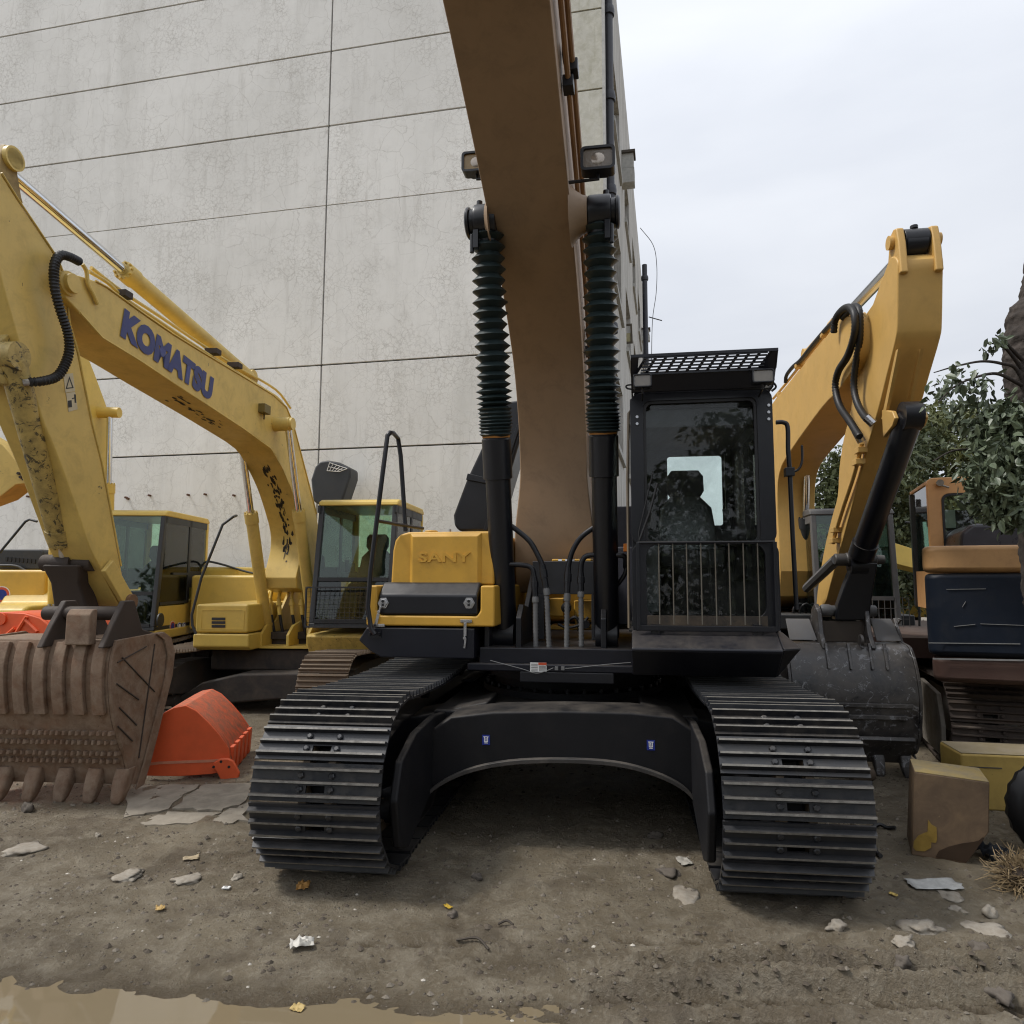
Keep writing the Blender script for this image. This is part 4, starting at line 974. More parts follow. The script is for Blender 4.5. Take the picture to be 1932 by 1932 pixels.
mb = MB(); mb.prism(rrect(rx0 - 0.02, rx1 + 0.02, rz0 - 0.02, rz1 + 0.02, 0.03, 5), YR - 0.035, YR - 0.03, 'y'); mb.build('rear_window', M['glass_clear'], cabf)
for xa, y0_, y1_, z0_, z1_ in ((X0 + 0.022, KC + 0.24, YR - 0.14, Zb + 0.74, Zt - 0.19), (X1 - 0.028, KC + 0.19, YR - 0.74, Zb + 0.34, Zt - 0.19)):
    mb = MB(); mb.box(xa, xa + 0.006, y0_, y1_, z0_, z1_); mb.build('side_window', M['glass_clear'], cabf)
# rubber seal round the windscreen
mb = MB(); ring_plate(mb, rrect(gx0 + 0.001, gx1 - 0.001, gz0 + 0.001, gz1 - 0.001, 0.05, 5), rrect(gx0 + 0.02, gx1 - 0.02, gz0 + 0.015, gz1 - 0.02, 0.04, 5), KC + 0.008, KC + 0.03); mb.build('window_seal', M['rubber'], cabf)
# sun blind and plastic film at the top of the cab, interior grey posts
mb = MB(); mb.box(gx0 + 0.02, gx1 - 0.02, KC + 0.10, KC + 0.11, gz1 - 0.17, gz1 - 0.03); mb.build('sun_blind', M['interior_l'], cabf)
for u, w_ in ((1372, 0.05), (1395, 0.03), (1412, 0.03)):
    q = U.y(u, 900, YR - 0.3); mb = MB(); mb.box(q.x - w_ / 2, q.x + w_ / 2, YR - 0.35, YR - 0.3, Zb + 0.2, Zt - 0.12); mb.build('inner_post', M['interior_l'], cabf)
q = U.y(1243, 985, YR - 0.4); mb = MB(); mb.box(X0 + 0.06, X0 + 0.22, YR - 0.6, YR - 0.2, Zb + 0.05, Zb + 0.82); mb.build('side_console', M['interior_l'], cabf, bevel=0.02)
mb = MB(); mb.prism(rrect(X0 + 0.07, X0 + 0.20, KC + 0.25, KC + 0.6, 0.03), Zb + 0.12, Zb + 0.62, 'z'); mb.build('door_pocket', plain('pale_plastic', (0.22, 0.23, 0.24), 0.5), cabf, bevel=0.02)
st_ = seat(cabf, U.y(1298, 1000, KC + 1.0).x, KC + 0.95, Zb + 0.46, wrap=True, s=1.0)
bc_ = U.y(1300, 985, KC + 1.15)
lm_ = font_mesh('SANY', 0.10, 'seat_lettering', plain('grey_print', (0.3, 0.3, 0.3), 0.6), ext=0.002, off=0.002)
sb_y = KC + 0.95 + (0.24 + 0.045) - 0.05
inst(lm_, 'seat_lettering', st_, (bc_.x, sb_y, bc_.z + 0.0), (R(84), 0, 0))
for s_ in (-0.06, 0.08):
    mb = MB(); mb.tube([(X0 + 0.5 + s_, KC + 0.38, Zb + 0.05), (X0 + 0.47 + s_, KC + 0.30, Zb + 0.58)], 0.009, 6); mb.cbox((X0 + 0.5 + s_, KC + 0.3, Zb + 0.1), (0.09, 0.14, 0.03), Matrix.Rotation(-0.4, 3, 'X')); mb.build('travel_lever', M['rubber'], cabf)
# wiper
mb = MB(); mb.tube([U.y(1240, 912, KC - 0.03), U.y(1226, 965, KC - 0.03), U.y(1206, 1020, KC - 0.025)], 0.008, 6); mb.tube([U.y(1206, 1020, KC - 0.02), U.y(1205, 1005, KC - 0.02), U.y(1232, 890, KC - 0.02)], 0.005, 6); mb.build('wiper', M['rubber'], cabf)
# mullion between the two panes and guard with eight bars
mb = MB(); a = U.y(1203, 1024, KC - 0.05); c_ = U.y(1462, 1026, KC - 0.05)
mb.tube([(a.x, KC - 0.05, a.z), (c_.x, KC - 0.05, a.z)], 0.009, 8)
zb_ = U.y(1300, 1178, KC - 0.05).z; mb.box(a.x, c_.x, KC - 0.055, KC - 0.045, zb_ - 0.045, zb_ - 0.01)
for x_ in (a.x, c_.x): mb.box(x_ - 0.012, x_ + 0.012, KC - 0.06, KC - 0.04, zb_ - 0.04, a.z)
gd = mb.build('front_guard', M['sy_black'], cabf, bevel=0.003)
for u in (1242.6, 1269, 1295, 1322, 1349, 1375, 1402, 1429):
    q = U.y(u, 1030, KC - 0.05); mb = MB(); mb.cyl((q.x, KC - 0.05, a.z), (q.x, KC - 0.05, zb_), 0.0045, 6); mb.build('guard_bar', paint('worn_bar', (0.11, 0.10, 0.08), 0.6, 0.4), gd)
mb = MB(); mb.box(lx0, lx1, KC - 0.012, KC - 0.001, lz0 - 0.055, lz0 + 0.012); mb.build('kick_plate', paint('muddy_plate', (0.03, 0.026, 0.022), 0.7, 0.6, dirtcol=(0.13, 0.10, 0.07)), cabf)
for u in (1236, 1428):
    q = U.y(u, 1186, KC); mb = MB(); mb.box(q.x - 0.03, q.x + 0.03, KC - 0.03, KC - 0.001, q.z - 0.09, q.z + 0.03); mb.cyl((q.x, KC - 0.045, q.z + 0.0), (q.x, KC - 0.03, q.z), 0.016, 6); mb.build('guard_bracket', M['steel'] if 0 else M['sy_black'], cabf)
for u, v in ((1202, 787), (1202, 800), (1450, 765), (1450, 778), (1450, 791)):
    q = U.y(u, v, KC); mb = MB(); mb.cyl((q.x, KC - 0.012, q.z), (q.x, KC, q.z), 0.011, 6); mb.build('bolt', M['steel'], cabf)
# shield with grille above the windscreen
v0 = U.y(1191, 740, KC - 0.12); v1 = U.y(1462, 738, KC - 0.12); vt = U.y(1190, 677, KC - 0.22); vt2 = U.y(1471, 669, KC - 0.22)
zm = U.y(1330, 702, KC - 0.17).z; ztop = U.y(1330, 673, KC - 0.22).z; zlow = U.y(1330, 735, KC - 0.10).z
mb = MB()
mb.hexa([(v0.x, KC - 0.10, zlow), (v1.x - 0.06, KC - 0.10, zlow), (v1.x - 0.06, KC - 0.08, zlow), (v0.x, KC - 0.08, zlow),
         (v0.x, KC - 0.20, zm), (v1.x, KC - 0.20, zm), (v1.x, KC - 0.18, zm), (v0.x, KC - 0.18, zm)])
for xa in (v0.x, v1.x - 0.015): mb.prism([(KC - 0.10, zlow), (KC - 0.20, zm), (KC - 0.27, ztop), (KC + 0.25, ztop - 0.03), (KC + 0.25, zlow + 0.12), (KC + 0.1, zlow)], xa, xa + 0.012, 'x')
vs = UB(mb, 'visor', M['deck_black'], cabf, bevel=0.003)
gxa, gxb = U.y(1208, 690, KC - 0.2).x, U.y(1440, 690, KC - 0.2).x
# sloping grille plate: goes back and up over the roof edge, sky shows through
def gp(f, g): # f across 0..1, g up 0..1
    return Vector((gxa + (gxb - gxa) * f + g * 0.02, KC - 0.20 - 0.07 * g, zm + (ztop - zm) * g))
mb = MB()
def bar(p, q, w_, axis_):
    p, q = Vector(p), Vector(q)
    if axis_ == 'h': mb.hexa([p + Vector((0, 0, -w_)), q + Vector((0, 0, -w_)), q + Vector((0, 0.006, -w_)), p + Vector((0, 0.006, -w_)), p + Vector((0, 0, w_)), q + Vector((0, 0, w_)), q + Vector((0, 0.006, w_)), p + Vector((0, 0.006, w_))])
    else: mb.hexa([p + Vector((-w_, 0, 0)), p + Vector((w_, 0, 0)), p + Vector((w_, 0.006, 0)), p + Vector((-w_, 0.006, 0)), q + Vector((-w_, 0, 0)), q + Vector((w_, 0, 0)), q + Vector((w_, 0.006, 0)), q + Vector((-w_, 0.006, 0))])
for g in (0.0, 0.2, 0.4, 0.6, 0.8, 1.0): bar(gp(0, g), gp(1, g), 0.006 if 0 < g < 1 else 0.010, 'h')
for k in range(13): bar(gp(k / 12, 0) - Vector((0.03, 0, 0)), gp(k / 12, 1) + Vector((0.02, 0, 0)), 0.011, 'v')
mb.build('visor_grille', M['deck_black'], vs)
mb = MB(); mb.hexa([(v0.x, KC - 0.2, zm), (gxa - 0.02, KC - 0.2, zm), (gxa - 0.02, KC - 0.194, zm), (v0.x, KC - 0.194, zm), (v0.x, KC - 0.27, ztop), (gxa - 0.01, KC - 0.27, ztop), (gxa - 0.01, KC - 0.264, ztop), (v0.x, KC - 0.264, ztop)])
mb.hexa([(gxb - 0.02, KC - 0.2, zm), (v1.x, KC - 0.2, zm), (v1.x, KC - 0.194, zm), (gxb - 0.02, KC - 0.194, zm), (gxb + 0.04, KC - 0.27, ztop), (v1.x, KC - 0.27, ztop), (v1.x, KC - 0.264, ztop), (gxb + 0.04, KC - 0.264, ztop)])
mb.box(v0.x, v1.x, KC - 0.276, KC - 0.262, ztop, ztop + 0.02)
mb.build('visor_panel', M['deck_black'], vs)
for u, v, w_ in ((1212, 718, 0.062), (1440, 709, 0.07)):
    c0 = U.y(u, v, KC - 0.30); o_ = rrect(c0.x - w_, c0.x + w_, c0.z - 0.045, c0.z + 0.045, 0.015); i_ = rrect(c0.x - w_ + 0.008, c0.x + w_ - 0.008, c0.z - 0.037, c0.z + 0.037, 0.012)
    mb = MB(); ring_plate(mb, o_, i_, KC - 0.31, KC - 0.29); mb.prism(o_, KC - 0.29, KC - 0.235, 'y'); mb.tube([(c0.x, KC - 0.26, c0.z - 0.04), (c0.x, KC - 0.25, c0.z - 0.075), (c0.x, KC - 0.12, c0.z - 0.09)], 0.008, 6)
    lp = mb.build('roof_lamp', M['sy_black'], cabf, bevel=0.002); mb = MB(); mb.prism(i_, KC - 0.300, KC - 0.292, 'y'); mb.build('lens', M['lens'], lp)
mb = MB(); mb.tube([U.y(1192, 736, KC - 0.05), U.y(1330, 734, KC - 0.06), U.y(1456, 733, KC - 0.05)], 0.007, 6); mb.tube(spline([U.y(1456, 738, KC - 0.06), U.y(1464, 730, KC - 0.06), U.y(1458, 722, KC - 0.06), U.y(1448, 727, KC - 0.06)], 5), 0.008, 6); mb.tube(spline([U.y(1200, 735, KC - 0.06), U.y(1184, 733, KC - 0.06), U.y(1183, 727, KC - 0.06), U.y(1205, 725, KC - 0.06)], 5), 0.006, 6); mb.build('lamp_cable', M['rubber'], cabf)
# mirror arm on the right
km = KC + 0.12
mb = MB(); mb.tube(spline([U.y(1464, 797, km), U.y(1478, 797, km), U.y(1486, 806, km), U.y(1487, 850, km), U.y(1490, 890, km), U.y(1495, 1000, km), U.y(1503, 1150, km)], 6), 0.016, 10)
ma = UB(mb, 'mirror_arm', M['sy_black'], sharp=60)
mb = MB(); q = U.y(1489, 891, km); mb.cbox(q, (0.062, 0.07, 0.06)); mb.tube(spline([U.y(1492, 891, km), U.y(1506, 886, km), U.y(1513, 870, km), U.y(1513, 840, km)], 6), 0.009, 8); mb.build('arm_clamp', M['sy_black'], ma, bevel=0.006)
# grab handle on the cab's left post, orange marker, second tube behind the cylinder
mb = MB(); mb.tube([U.y(1187, 1185, KC + 0.1), U.y(1184, 900, KC + 0.1), U.y(1186, 780, KC + 0.1), U.y(1190, 775, KC + 0.12)], 0.010, 8); UB(mb, 'grab_handle', paint('worn_tube', (0.2, 0.16, 0.11), 0.4, 0.4), sharp=60)
mb = MB(); q = U.y(1181, 1033, KC + 0.4); mb.box(q.x - 0.02, q.x + 0.02, KC + 0.4, KC + 0.5, q.z - 0.03, q.z + 0.03); UB(mb, 'marker', paint('orange_lens', (0.7, 0.2, 0.02), 0.3, 0.05), bevel=0.004)
mb = MB(); q = U.y(1176, 965, 0.2); mb.box(q.x - 0.07, q.x + 0.09, 0.2, 0.5, 1.35, q.z + 0.05); mb.box(q.x - 0.07, q.x + 0.09, -0.2, 0.19, 1.35, q.z - 0.35); UB(mb, 'battery_box', plain('grey_box', (0.10, 0.10, 0.12), 0.5), bevel=0.015)
# bevelled step below the cab
sa = U.y(1195, 1196, KC - 0.02); sb = U.y(1510, 1233, KC - 0.02)
q0 = U.y(1195, 1214, KC - 0.10); q1 = U.y(1195, 1277, KC - 0.05); xr = U.y(1512, 1235, KC - 0.1).x
mb = MB()
zz0, zz1, zz2 = q1.z, q0.z - 0.02, ca.z + 0.0
mb.prism([(KC - 0.20, zz1), (KC - 0.20, zz1 - 0.02), (KC + 0.05, zz0), (YR, zz0), (YR, zz2), (KC - 0.0, zz2)], ca.x, xr - 0.13, 'x')
mb.hexa([(xr - 0.13, KC + 0.05, zz0), (xr - 0.06, KC + 0.08, zz0 + 0.08), (xr - 0.06, YR, zz0 + 0.08), (xr - 0.13, YR, zz0),
         (xr - 0.13, KC - 0.20, zz1), (xr, KC - 0.12, zz1 + 0.0), (xr, YR, zz1), (xr - 0.13, YR, zz2)])
mb.hexa([(xr - 0.13, KC - 0.20, zz1), (xr, KC - 0.12, zz1 + 0.001), (xr, YR, zz1 + 0.001), (xr - 0.13, YR, zz1), (xr - 0.131, KC, zz2), (xr - 0.09, KC + 0.02, zz2), (xr - 0.09, YR, zz2), (xr - 0.131, YR, zz2)])
UB(mb, 'cab_step', M['deck_black'], bevel=0.01)
mb = MB(); mb.box(ca.x - 0.02, X1, KC + 0.06, YR, zz2 + 0.001, Zb - 0.001) ; UB(mb, 'cab_mount', M['sy_black'])
mb = MB(); mb.box(-0.55, X1, -0.8, 2.0, 1.11, 1.22); UB(mb, 'deck_plate', M['sy_black'])
# ================================================================== shared builders for the parked excavators
M['ky'] = paint('pale_yellow_paint', (0.66, 0.47, 0.13), 0.38, 0.24, dirtcol=(0.16, 0.11, 0.05), chips=0.22, chipcol=(0.05, 0.035, 0.02), fade=0.08)
M['ky_clean'] = paint('pale_yellow_paint_clean', (0.66, 0.46, 0.10), 0.35, 0.18, dirtcol=(0.25, 0.17, 0.07), fade=0.06)
M['ky_worn'] = paint('worn_yellow_cylinder', (0.50, 0.37, 0.12), 0.4, 0.42, dirtcol=(0.05, 0.04, 0.028), chips=0.95, chipcol=(0.035, 0.03, 0.022), scale=7, streak=0.2)
M['e_yellow'] = paint('warm_yellow_paint', (0.60, 0.365, 0.105), 0.36, 0.18, dirtcol=(0.28, 0.17, 0.06), fade=0.08)
M['char'] = paint('charcoal_paint', (0.028, 0.031, 0.034), 0.42, 0.2, dirtcol=(0.07, 0.065, 0.06))
M['mud_steel'] = paint('muddy_steel', (0.155, 0.085, 0.048), 0.6, 0.62, dirtcol=(0.27, 0.205, 0.15), scale=6, fade=0.35, chips=0.3, chipcol=(0.03, 0.025, 0.02), bump=0.35)
M['mud_shoe'] = paint('muddy_track', (0.14, 0.105, 0.075), 0.75, 0.5, dirtcol=(0.22, 0.17, 0.12), bump=0.2)
M['old_frame'] = paint('old_dark_frame', (0.028, 0.025, 0.023), 0.65, 0.5, dirtcol=(0.10, 0.08, 0.065), bump=0.15)
M['dark_link'] = paint('greasy_link', (0.038, 0.027, 0.022), 0.6, 0.4, dirtcol=(0.075, 0.055, 0.042), bump=0.2)
M['komatsu_blue'] = plain('lettering_blue', (0.035, 0.045, 0.17), 0.45)
M['tinted'] = glassmat('green_glass', (0.82, 0.95, 0.87), 0.08, (0.12, 0.15, 0.13))
M['dk_glass'] = glassmat('dark_glass', (0.55, 0.62, 0.60), 0.08, (0.04, 0.04, 0.04))

def face(fr, pts, k): return [(fr.x(u, v, k).y, fr.x(u, v, k).z) for u, v in pts]
def box_boom(root, name, fr, pts, k, k2, mat, lip=0.03):
    """box-section boom: flat webs with flange edges standing a little proud"""
    p = face(fr, pts, k); q_ = [(a.y, a.z) for a in spline([(0, y, z) for y, z in p] , 3)]; p = q_; mb = MB(); mb.prism(p, min(k, k2), max(k, k2), 'x')
    return mb.build(name, mat, root, bevel=0.014, sharp=25), p
def bucket(root, back, front, hw, xc, mat, teeth_x, tooth_len=0.2, straps=(), strap_w=0.05, blocks=None, tw=0.05, lipmat=None, th=0.03, lean_t=0.0):
    """back: (y,z) down the shell from top to lip; front: the opening edge of the side plate from top to lip"""
    mb = MB(); n = len(back)
    sp = [(p.y, p.z) for p in spline([(0, a, b_) for a, b_ in back], 5)]
    inner = []
    for i, (y, z) in enumerate(sp):
        a = sp[max(0, i - 1)]; c_ = sp[min(len(sp) - 1, i + 1)]; t_ = Vector((c_[0] - a[0], c_[1] - a[1])).normalized()
        nrm = Vector((-t_.y, t_.x)); 
        if nrm.x < 0: nrm = -nrm
        inner.append((y + nrm.x * th, z + nrm.y * th))
    mb.prism(sp + inner[::-1], xc - hw, xc + hw, 'x')
    bk = mb.build('bucket', mat, root, bevel=0.006, sharp=25)
    side = sp + list(reversed(front))
    for s_ in (-1, 1):
        mb = MB(); mb.prism(side, xc + s_ * (hw + 0.002), xc + s_ * (hw + 0.030), 'x'); mb.build('side_plate', mat, bk, bevel=0.006)
        mb = MB(); f0, f1 = front[0], front[-1]
        fr2 = [(a, b_) for a, b_ in front] + [(a - 0.10 * (1 if a > -100 else 0), b_ - 0.01) for a, b_ in reversed(front)]
        mb.prism(fr2, xc + s_ * (hw + 0.031), xc + s_ * (hw + 0.048), 'x'); mb.build('side_cutter', mat, bk, bevel=0.005)
    for x in straps:
        m0 = int(len(sp) * 0.05); m1 = int(len(sp) * 0.58); q = sp[m0:m1]; mb = MB(); o = []
        for i, (y, z) in enumerate(q):
            a = q[max(0, i - 1)]; c_ = q[min(len(q) - 1, i + 1)]; t_ = Vector((c_[0] - a[0], c_[1] - a[1])).normalized(); nrm = Vector((-t_.y, t_.x))
            if nrm.x > 0: nrm = -nrm
            o.append((y + nrm.x * 0.04, z + nrm.y * 0.04))
        mb.prism(q + o[::-1], x - strap_w, x + strap_w, 'x'); mb.build('wear_strap', mat, bk, bevel=0.007)
    if blocks:
        rs = random.Random(11)
        for f in blocks:
            i = int(len(sp) * f); y, z = sp[i]; a = sp[i - 1]; t_ = Vector((sp[i + 1][0] - a[0], sp[i + 1][1] - a[1])).normalized()
            x = xc - hw + 0.02
            while x < xc + hw - 0.03:
                w_ = rs.uniform(0.035, 0.05); mb = MB(); mb.hexa([(x, y - 0.0, z - 0.016), (x + w_, y, z - 0.016), (x + w_, y + 0.01, z + 0.02), (x, y + 0.01, z + 0.02),
                    (x + 0.006, y - 0.035, z - 0.022), (x + w_ * 0.6, y - 0.03, z - 0.018), (x + w_ * 0.6, y - 0.028, z + 0.012), (x + 0.006, y - 0.03, z + 0.016)])
                mb.build('wear_block', mat, bk, bevel=0.004); x += w_ + rs.uniform(0.006, 0.014)
    ly, lz = back[-1]
    for x in teeth_x:
        mb = MB(); w_ = tw; L_ = tooth_len
        secs = []
        for f, ww, dd in ((0, w_, 0.05), (0.25, w_ * 1.03, 0.06), (0.55, w_ * 0.98, 0.052), (0.85, w_ * 0.82, 0.035), (0.96, w_ * 0.62, 0.022), (1.0, w_ * 0.4, 0.012)):
            zc_ = (lz + 0.13) * (1 - f) + 0.004; yc_ = ly - 0.012 - lean_t * f
            secs.append([(x + a, yc_ + b_, zc_) for a, b_ in rrect(-ww, ww, -dd, dd, min(ww, dd) * 0.5, 3)])
        mb.loft(secs); mb.build('tooth', lipmat or mat, bk, sharp=45)
    return bk
def guard_mesh(root, a, c_, k, nx, nz, mat, r=0.003, nm='guard_mesh'):
    mb = MB()
    for i in range(nx + 1):
        x = a[0] + (c_[0] - a[0]) * i / nx; mb.tube([(x, k, a[1]), (x, k, c_[1])], r, 4)
    for j in range(nz + 1):
        z = a[1] + (c_[1] - a[1]) * j / nz; mb.tube([(a[0], k, z), (c_[0], k, z)], r, 4)
    return mb.build(nm, mat, root)
def gcab(root, x0, x1, yb, yt, yr, z0, z1, body, post, glass, lower=0.42, door_side=1, front_guard=False):
    """plain excavator cab: sloped windscreen, side door with window, rear quarter window"""
    fl = z0 + (z1 - z0) * lower
    def fy(z): return yb + (yt - yb) * max(0, (z - z0)) / (z1 - z0)
    cab = MB(); cab.prism([(fy(z0), z0), (yr, z0), (yr, z0 + 0.05), (fy(z0 + 0.05), z0 + 0.05)], x0, x1, 'x'); c = cab.build('cab', post, root, bevel=0.01)
    mb = MB(); zt = z1 - 0.09
    mb.prism([(fy(zt) - 0.01, zt), (fy(zt) + 0.01, z1 - 0.03), (fy(z1) + 0.08, z1), (yr - 0.08, z1), (yr, z1 - 0.05), (yr, zt)], x0 - 0.012, x1 + 0.012, 'x'); mb.build('roof', body, c, bevel=0.03, seg=3)
    p = 0.07
    for xa, xb in ((x0, x0 + p), (x1 - p, x1)):
        mb = MB(); mb.prism([(fy(z0 + 0.05), z0 + 0.05), (fy(z0 + 0.05) + 0.09, z0 + 0.05), (fy(zt) + 0.09, zt), (fy(zt), zt)], xa, xb, 'x'); mb.build('front_pillar', post, c, bevel=0.015)
        mb = MB(); mb.box(xa, xb, yr - 0.08, yr, z0 + 0.05, zt); mb.build('rear_pillar', body, c, bevel=0.015)
    mb = MB(); mb.prism([(fy(fl) + 0.0, fl - 0.02), (fy(fl) + 0.04, fl - 0.02), (fy(fl) + 0.04, fl + 0.03), (fy(fl), fl + 0.03)], x0 + p, x1 - p, 'x'); mb.build('screen_bar', post, c)
    mb = MB(); a_ = fy(fl + 0.03) + 0.03; b_ = fy(zt) + 0.03
    mb.hexa([(x0 + p - 0.01, a_, fl + 0.03), (x1 - p + 0.01, a_, fl + 0.03), (x1 - p + 0.01, a_ + 0.006, fl + 0.03), (x0 + p - 0.01, a_ + 0.006, fl + 0.03), (x0 + p - 0.01, b_, zt), (x1 - p + 0.01, b_, zt), (x1 - p + 0.01, b_ + 0.006, zt), (x0 + p - 0.01, b_ + 0.006, zt)])
    mb.build('windshield', glass, c)
    mb = MB(); a_ = fy(z0 + 0.1) + 0.03; b_ = fy(fl - 0.02) + 0.03
    mb.hexa([(x0 + p - 0.01, a_, z0 + 0.1), (x1 - p + 0.01, a_, z0 + 0.1), (x1 - p + 0.01, a_ + 0.006, z0 + 0.1), (x0 + p - 0.01, a_ + 0.006, z0 + 0.1), (x0 + p - 0.01, b_, fl - 0.02), (x1 - p + 0.01, b_, fl - 0.02), (x1 - p + 0.01, b_ + 0.006, fl - 0.02), (x0 + p - 0.01, b_ + 0.006, fl - 0.02)])
    mb.build('lower_windshield', M['dk_glass'], c)
    mb = MB(); mb.box(x0 + p, x1 - p, yb + 0.0, yb + 0.05, z0 + 0.05, z0 + 0.1); mb.build('front_sill', post, c)
    # sides: door panel, B pillar, rear quarter
    for sd, xs_ in ((-1, x0), (1, x1)):
        xa, xb = (xs_, xs_ + 0.035) if sd < 0 else (xs_ - 0.035, xs_)
        bp = yb + (yr - yb) * 0.58; f0 = yb + 0.16
        mb = MB(); mb.prism([(yb + 0.09, z0 + 0.05), (yr - 0.08, z0 + 0.05), (yr - 0.08, z0 + 0.62), (bp + 0.16, z0 + 0.42), (bp, z0 + 0.34), (yb + 0.09, z0 + 0.34)], xa, xb, 'x'); mb.build('side_panel', body, c, bevel=0.008)
        mb = MB(); mb.box(xa + 0.001, xb, bp, bp + 0.08, z0 + 0.36, zt); mb.build('door_pillar', post, c, bevel=0.006)
        mb = MB(); mb.box(xa + 0.001, xb, bp + 0.08, yr - 0.08, z0 + 0.60, z0 + 0.86); mb.build('quarter_panel', post, c); mb = MB(); mb.box(xa + 0.001, xb, yb + 0.2, yr - 0.08, zt - 0.1, zt); mb.build('upper_panel', post, c)
        xm = (xa + xb) / 2
        mb = MB(); mb.prism([(yb + 0.10, z0 + 0.34), (bp, z0 + 0.34), (bp, zt - 0.1), (fy(zt - 0.1) + 0.10, zt - 0.1)], xm, xm + 0.006, 'x'); mb.build('door_glass', glass, c)
        mb = MB(); mb.box(xm, xm + 0.006, bp + 0.08, yr - 0.08, z0 + 0.86, zt - 0.1); mb.build('quarter_window', glass, c)
        mb = MB(); mb.prism([(yb + 0.13, z0 + 0.36), (bp - 0.02, z0 + 0.36), (bp - 0.02, z0 + 0.40), (yb + 0.13, z0 + 0.40)], xa - 0.01 if sd < 0 else xb, xa if sd < 0 else xb + 0.01, 'x')
        mb.box(xa - 0.012 if sd < 0 else xb, xa if sd < 0 else xb + 0.012, yb + (yr - yb) * 0.28, bp - 0.02, z0 + 0.80, z0 + 0.835); mb.build('door_rail', post, c)
    mb = MB(); mb.box(x0 + p, x1 - p, yr - 0.05, yr - 0.01, z0 + 0.05, z0 + 0.8); mb.build('rear_panel', post, c)
    mb = MB(); mb.box(x0 + p, x1 - p, yr - 0.035, yr - 0.03, z0 + 0.8, zt); mb.build('rear_window', glass, c)
    seat(c, (x0 + x1) / 2, yb + 0.85, z0 + 0.42)
    if front_guard:
        g = front_guard; guard_mesh(c, (x0 + g[0], z0 + g[2]), (x1 - g[1], z0 + g[3]), yb - 0.07, 14, 8, post)
        mb = MB(); ring_plate(mb, rrect(x0 + g[0], x1 - g[1], z0 + g[2], z0 + g[3], 0.03, 3), rrect(x0 + g[0] + 0.018, x1 - g[1] - 0.018, z0 + g[2] + 0.018, z0 + g[3] - 0.018, 0.02, 3), yb - 0.08, yb - 0.055); mb.build('guard_frame', post, c)
    return c
def rail(root, pts, r=0.018, nm='grab_rail', mat=None):
    mb = MB(); mb.tube(pts, r, 8); return mb.build(nm, mat or M['char'], root, sharp=60)
def label_disc(root, p, r, axis_, col1, col2, nm='round_sticker'):
    ax = Vector(axis_); mb = MB(); mb.cyl(p, Vector(p) + ax * 0.003, r, 24); a = mb.build(nm, M['white'], root)
    mb = MB(); mb.cyl(Vector(p) + ax * 0.0035, Vector(p) + ax * 0.005, r * 0.9, 24); b_ = mb.build('disc_print', col1, a)
    mb = MB(); mb.cyl(Vector(p) + ax * 0.0055, Vector(p) + ax * 0.007, r * 0.62, 24); mb.build('disc_centre', col2, a)
    return a

# ================================================================== B: pale yellow excavator whose bucket rests at the left
B = Fr(-3.5, 10.3, 4.0)
mB = machine('excavator', 'pale yellow excavator marked KOMATSU with its muddy bucket resting on the ground at left', B)
bm_ = {'frame': M['old_frame'], 'shoe': M['mud_shoe'], 'link': M['old_frame']}
for sx_ in (-1, 1): make_track(mB, sx_ * 1.19, 0.60, -1.85, 1.8, 0.40, bm_, 0.19, detail=False)
mb = MB(); top = [B.y(u, v, -1.3) for u, v in ((330, 1320), (380, 1288), (450, 1272), (560, 1270), (640, 1278))]; bot = [B.y(u, v, -1.3) for u, v in ((650, 1330), (600, 1325), (520, 1320), (440, 1327), (360, 1345))]
mb.prism([(p.x, p.z) for p in top + bot], -1.3, -0.9, 'y'); mb.build('carbody', M['old_frame'], mB, bevel=0.03)
mb = MB(); mb.box(-0.9, 0.9, -0.9, 1.2, 0.5, 0.78); mb.build('carbody_plate', M['old_frame'], mB, bevel=0.03)
mb = MB(); mb.lathe((0, 0, 0.70), (0, 0, 1.0), [(0, 0.72), (0.1, 0.72), (0.105, 0.66), (0.2, 0.66), (0.205, 0.70), (0.3, 0.70)], 36); mb.build('slewing_ring', M['old_frame'], mB)
kf = -1.25
def bb(u0, v0, u1, v1, k, F=B): a = F.y(u0, v0, k); c_ = F.y(u1, v1, k); return min(a.x, c_.x), max(a.x, c_.x), min(a.z, c_.z), max(a.z, c_.z)
# deck: left box with louvres, lower skirt, plate
x0, x1, z0, z1 = bb(370, 1140, 466, 1195, kf)
mb = MB(); mb.box(x0, x1, kf, 0.3, z0 + 0.003, z1); lb_ = mb.build('tool_locker', M['ky_clean'], mB, bevel=0.03, seg=3)
mb = MB(); a_ = B.y(380, 1150, kf); c_ = B.y(460, 1188, kf); ring_plate(mb, rrect(a_.x, c_.x, c_.z, a_.z, 0.02), rrect(a_.x + 0.012, c_.x - 0.012, c_.z + 0.012, a_.z - 0.012, 0.016), kf - 0.006, kf + 0.004); mb.build('locker_door', M['ky_clean'], lb_)
for k in range(3):
    a_ = B.y(400, 1165 + k * 7, kf); c_ = B.y(425, 1170 + k * 7, kf); mb = MB(); mb.box(a_.x, c_.x, kf - 0.008, kf - 0.001, c_.z, a_.z); mb.build('louvre', M['char'], lb_)
x0b, x1b, z0b, z1b = bb(364, 1196, 468, 1228, kf - 0.02)
mb = MB(); mb.prism([(kf - 0.02, z1b), (kf - 0.02, z0b + 0.05), (kf + 0.05, z0b), (1.6, z0b), (1.6, z1b)], x0b, x1b, 'x'); mb.build('side_skirt', M['ky_clean'], mB, bevel=0.02)
x0c, x1c, z0c, z1c = bb(580, 1196, 690, 1234, kf - 0.05)
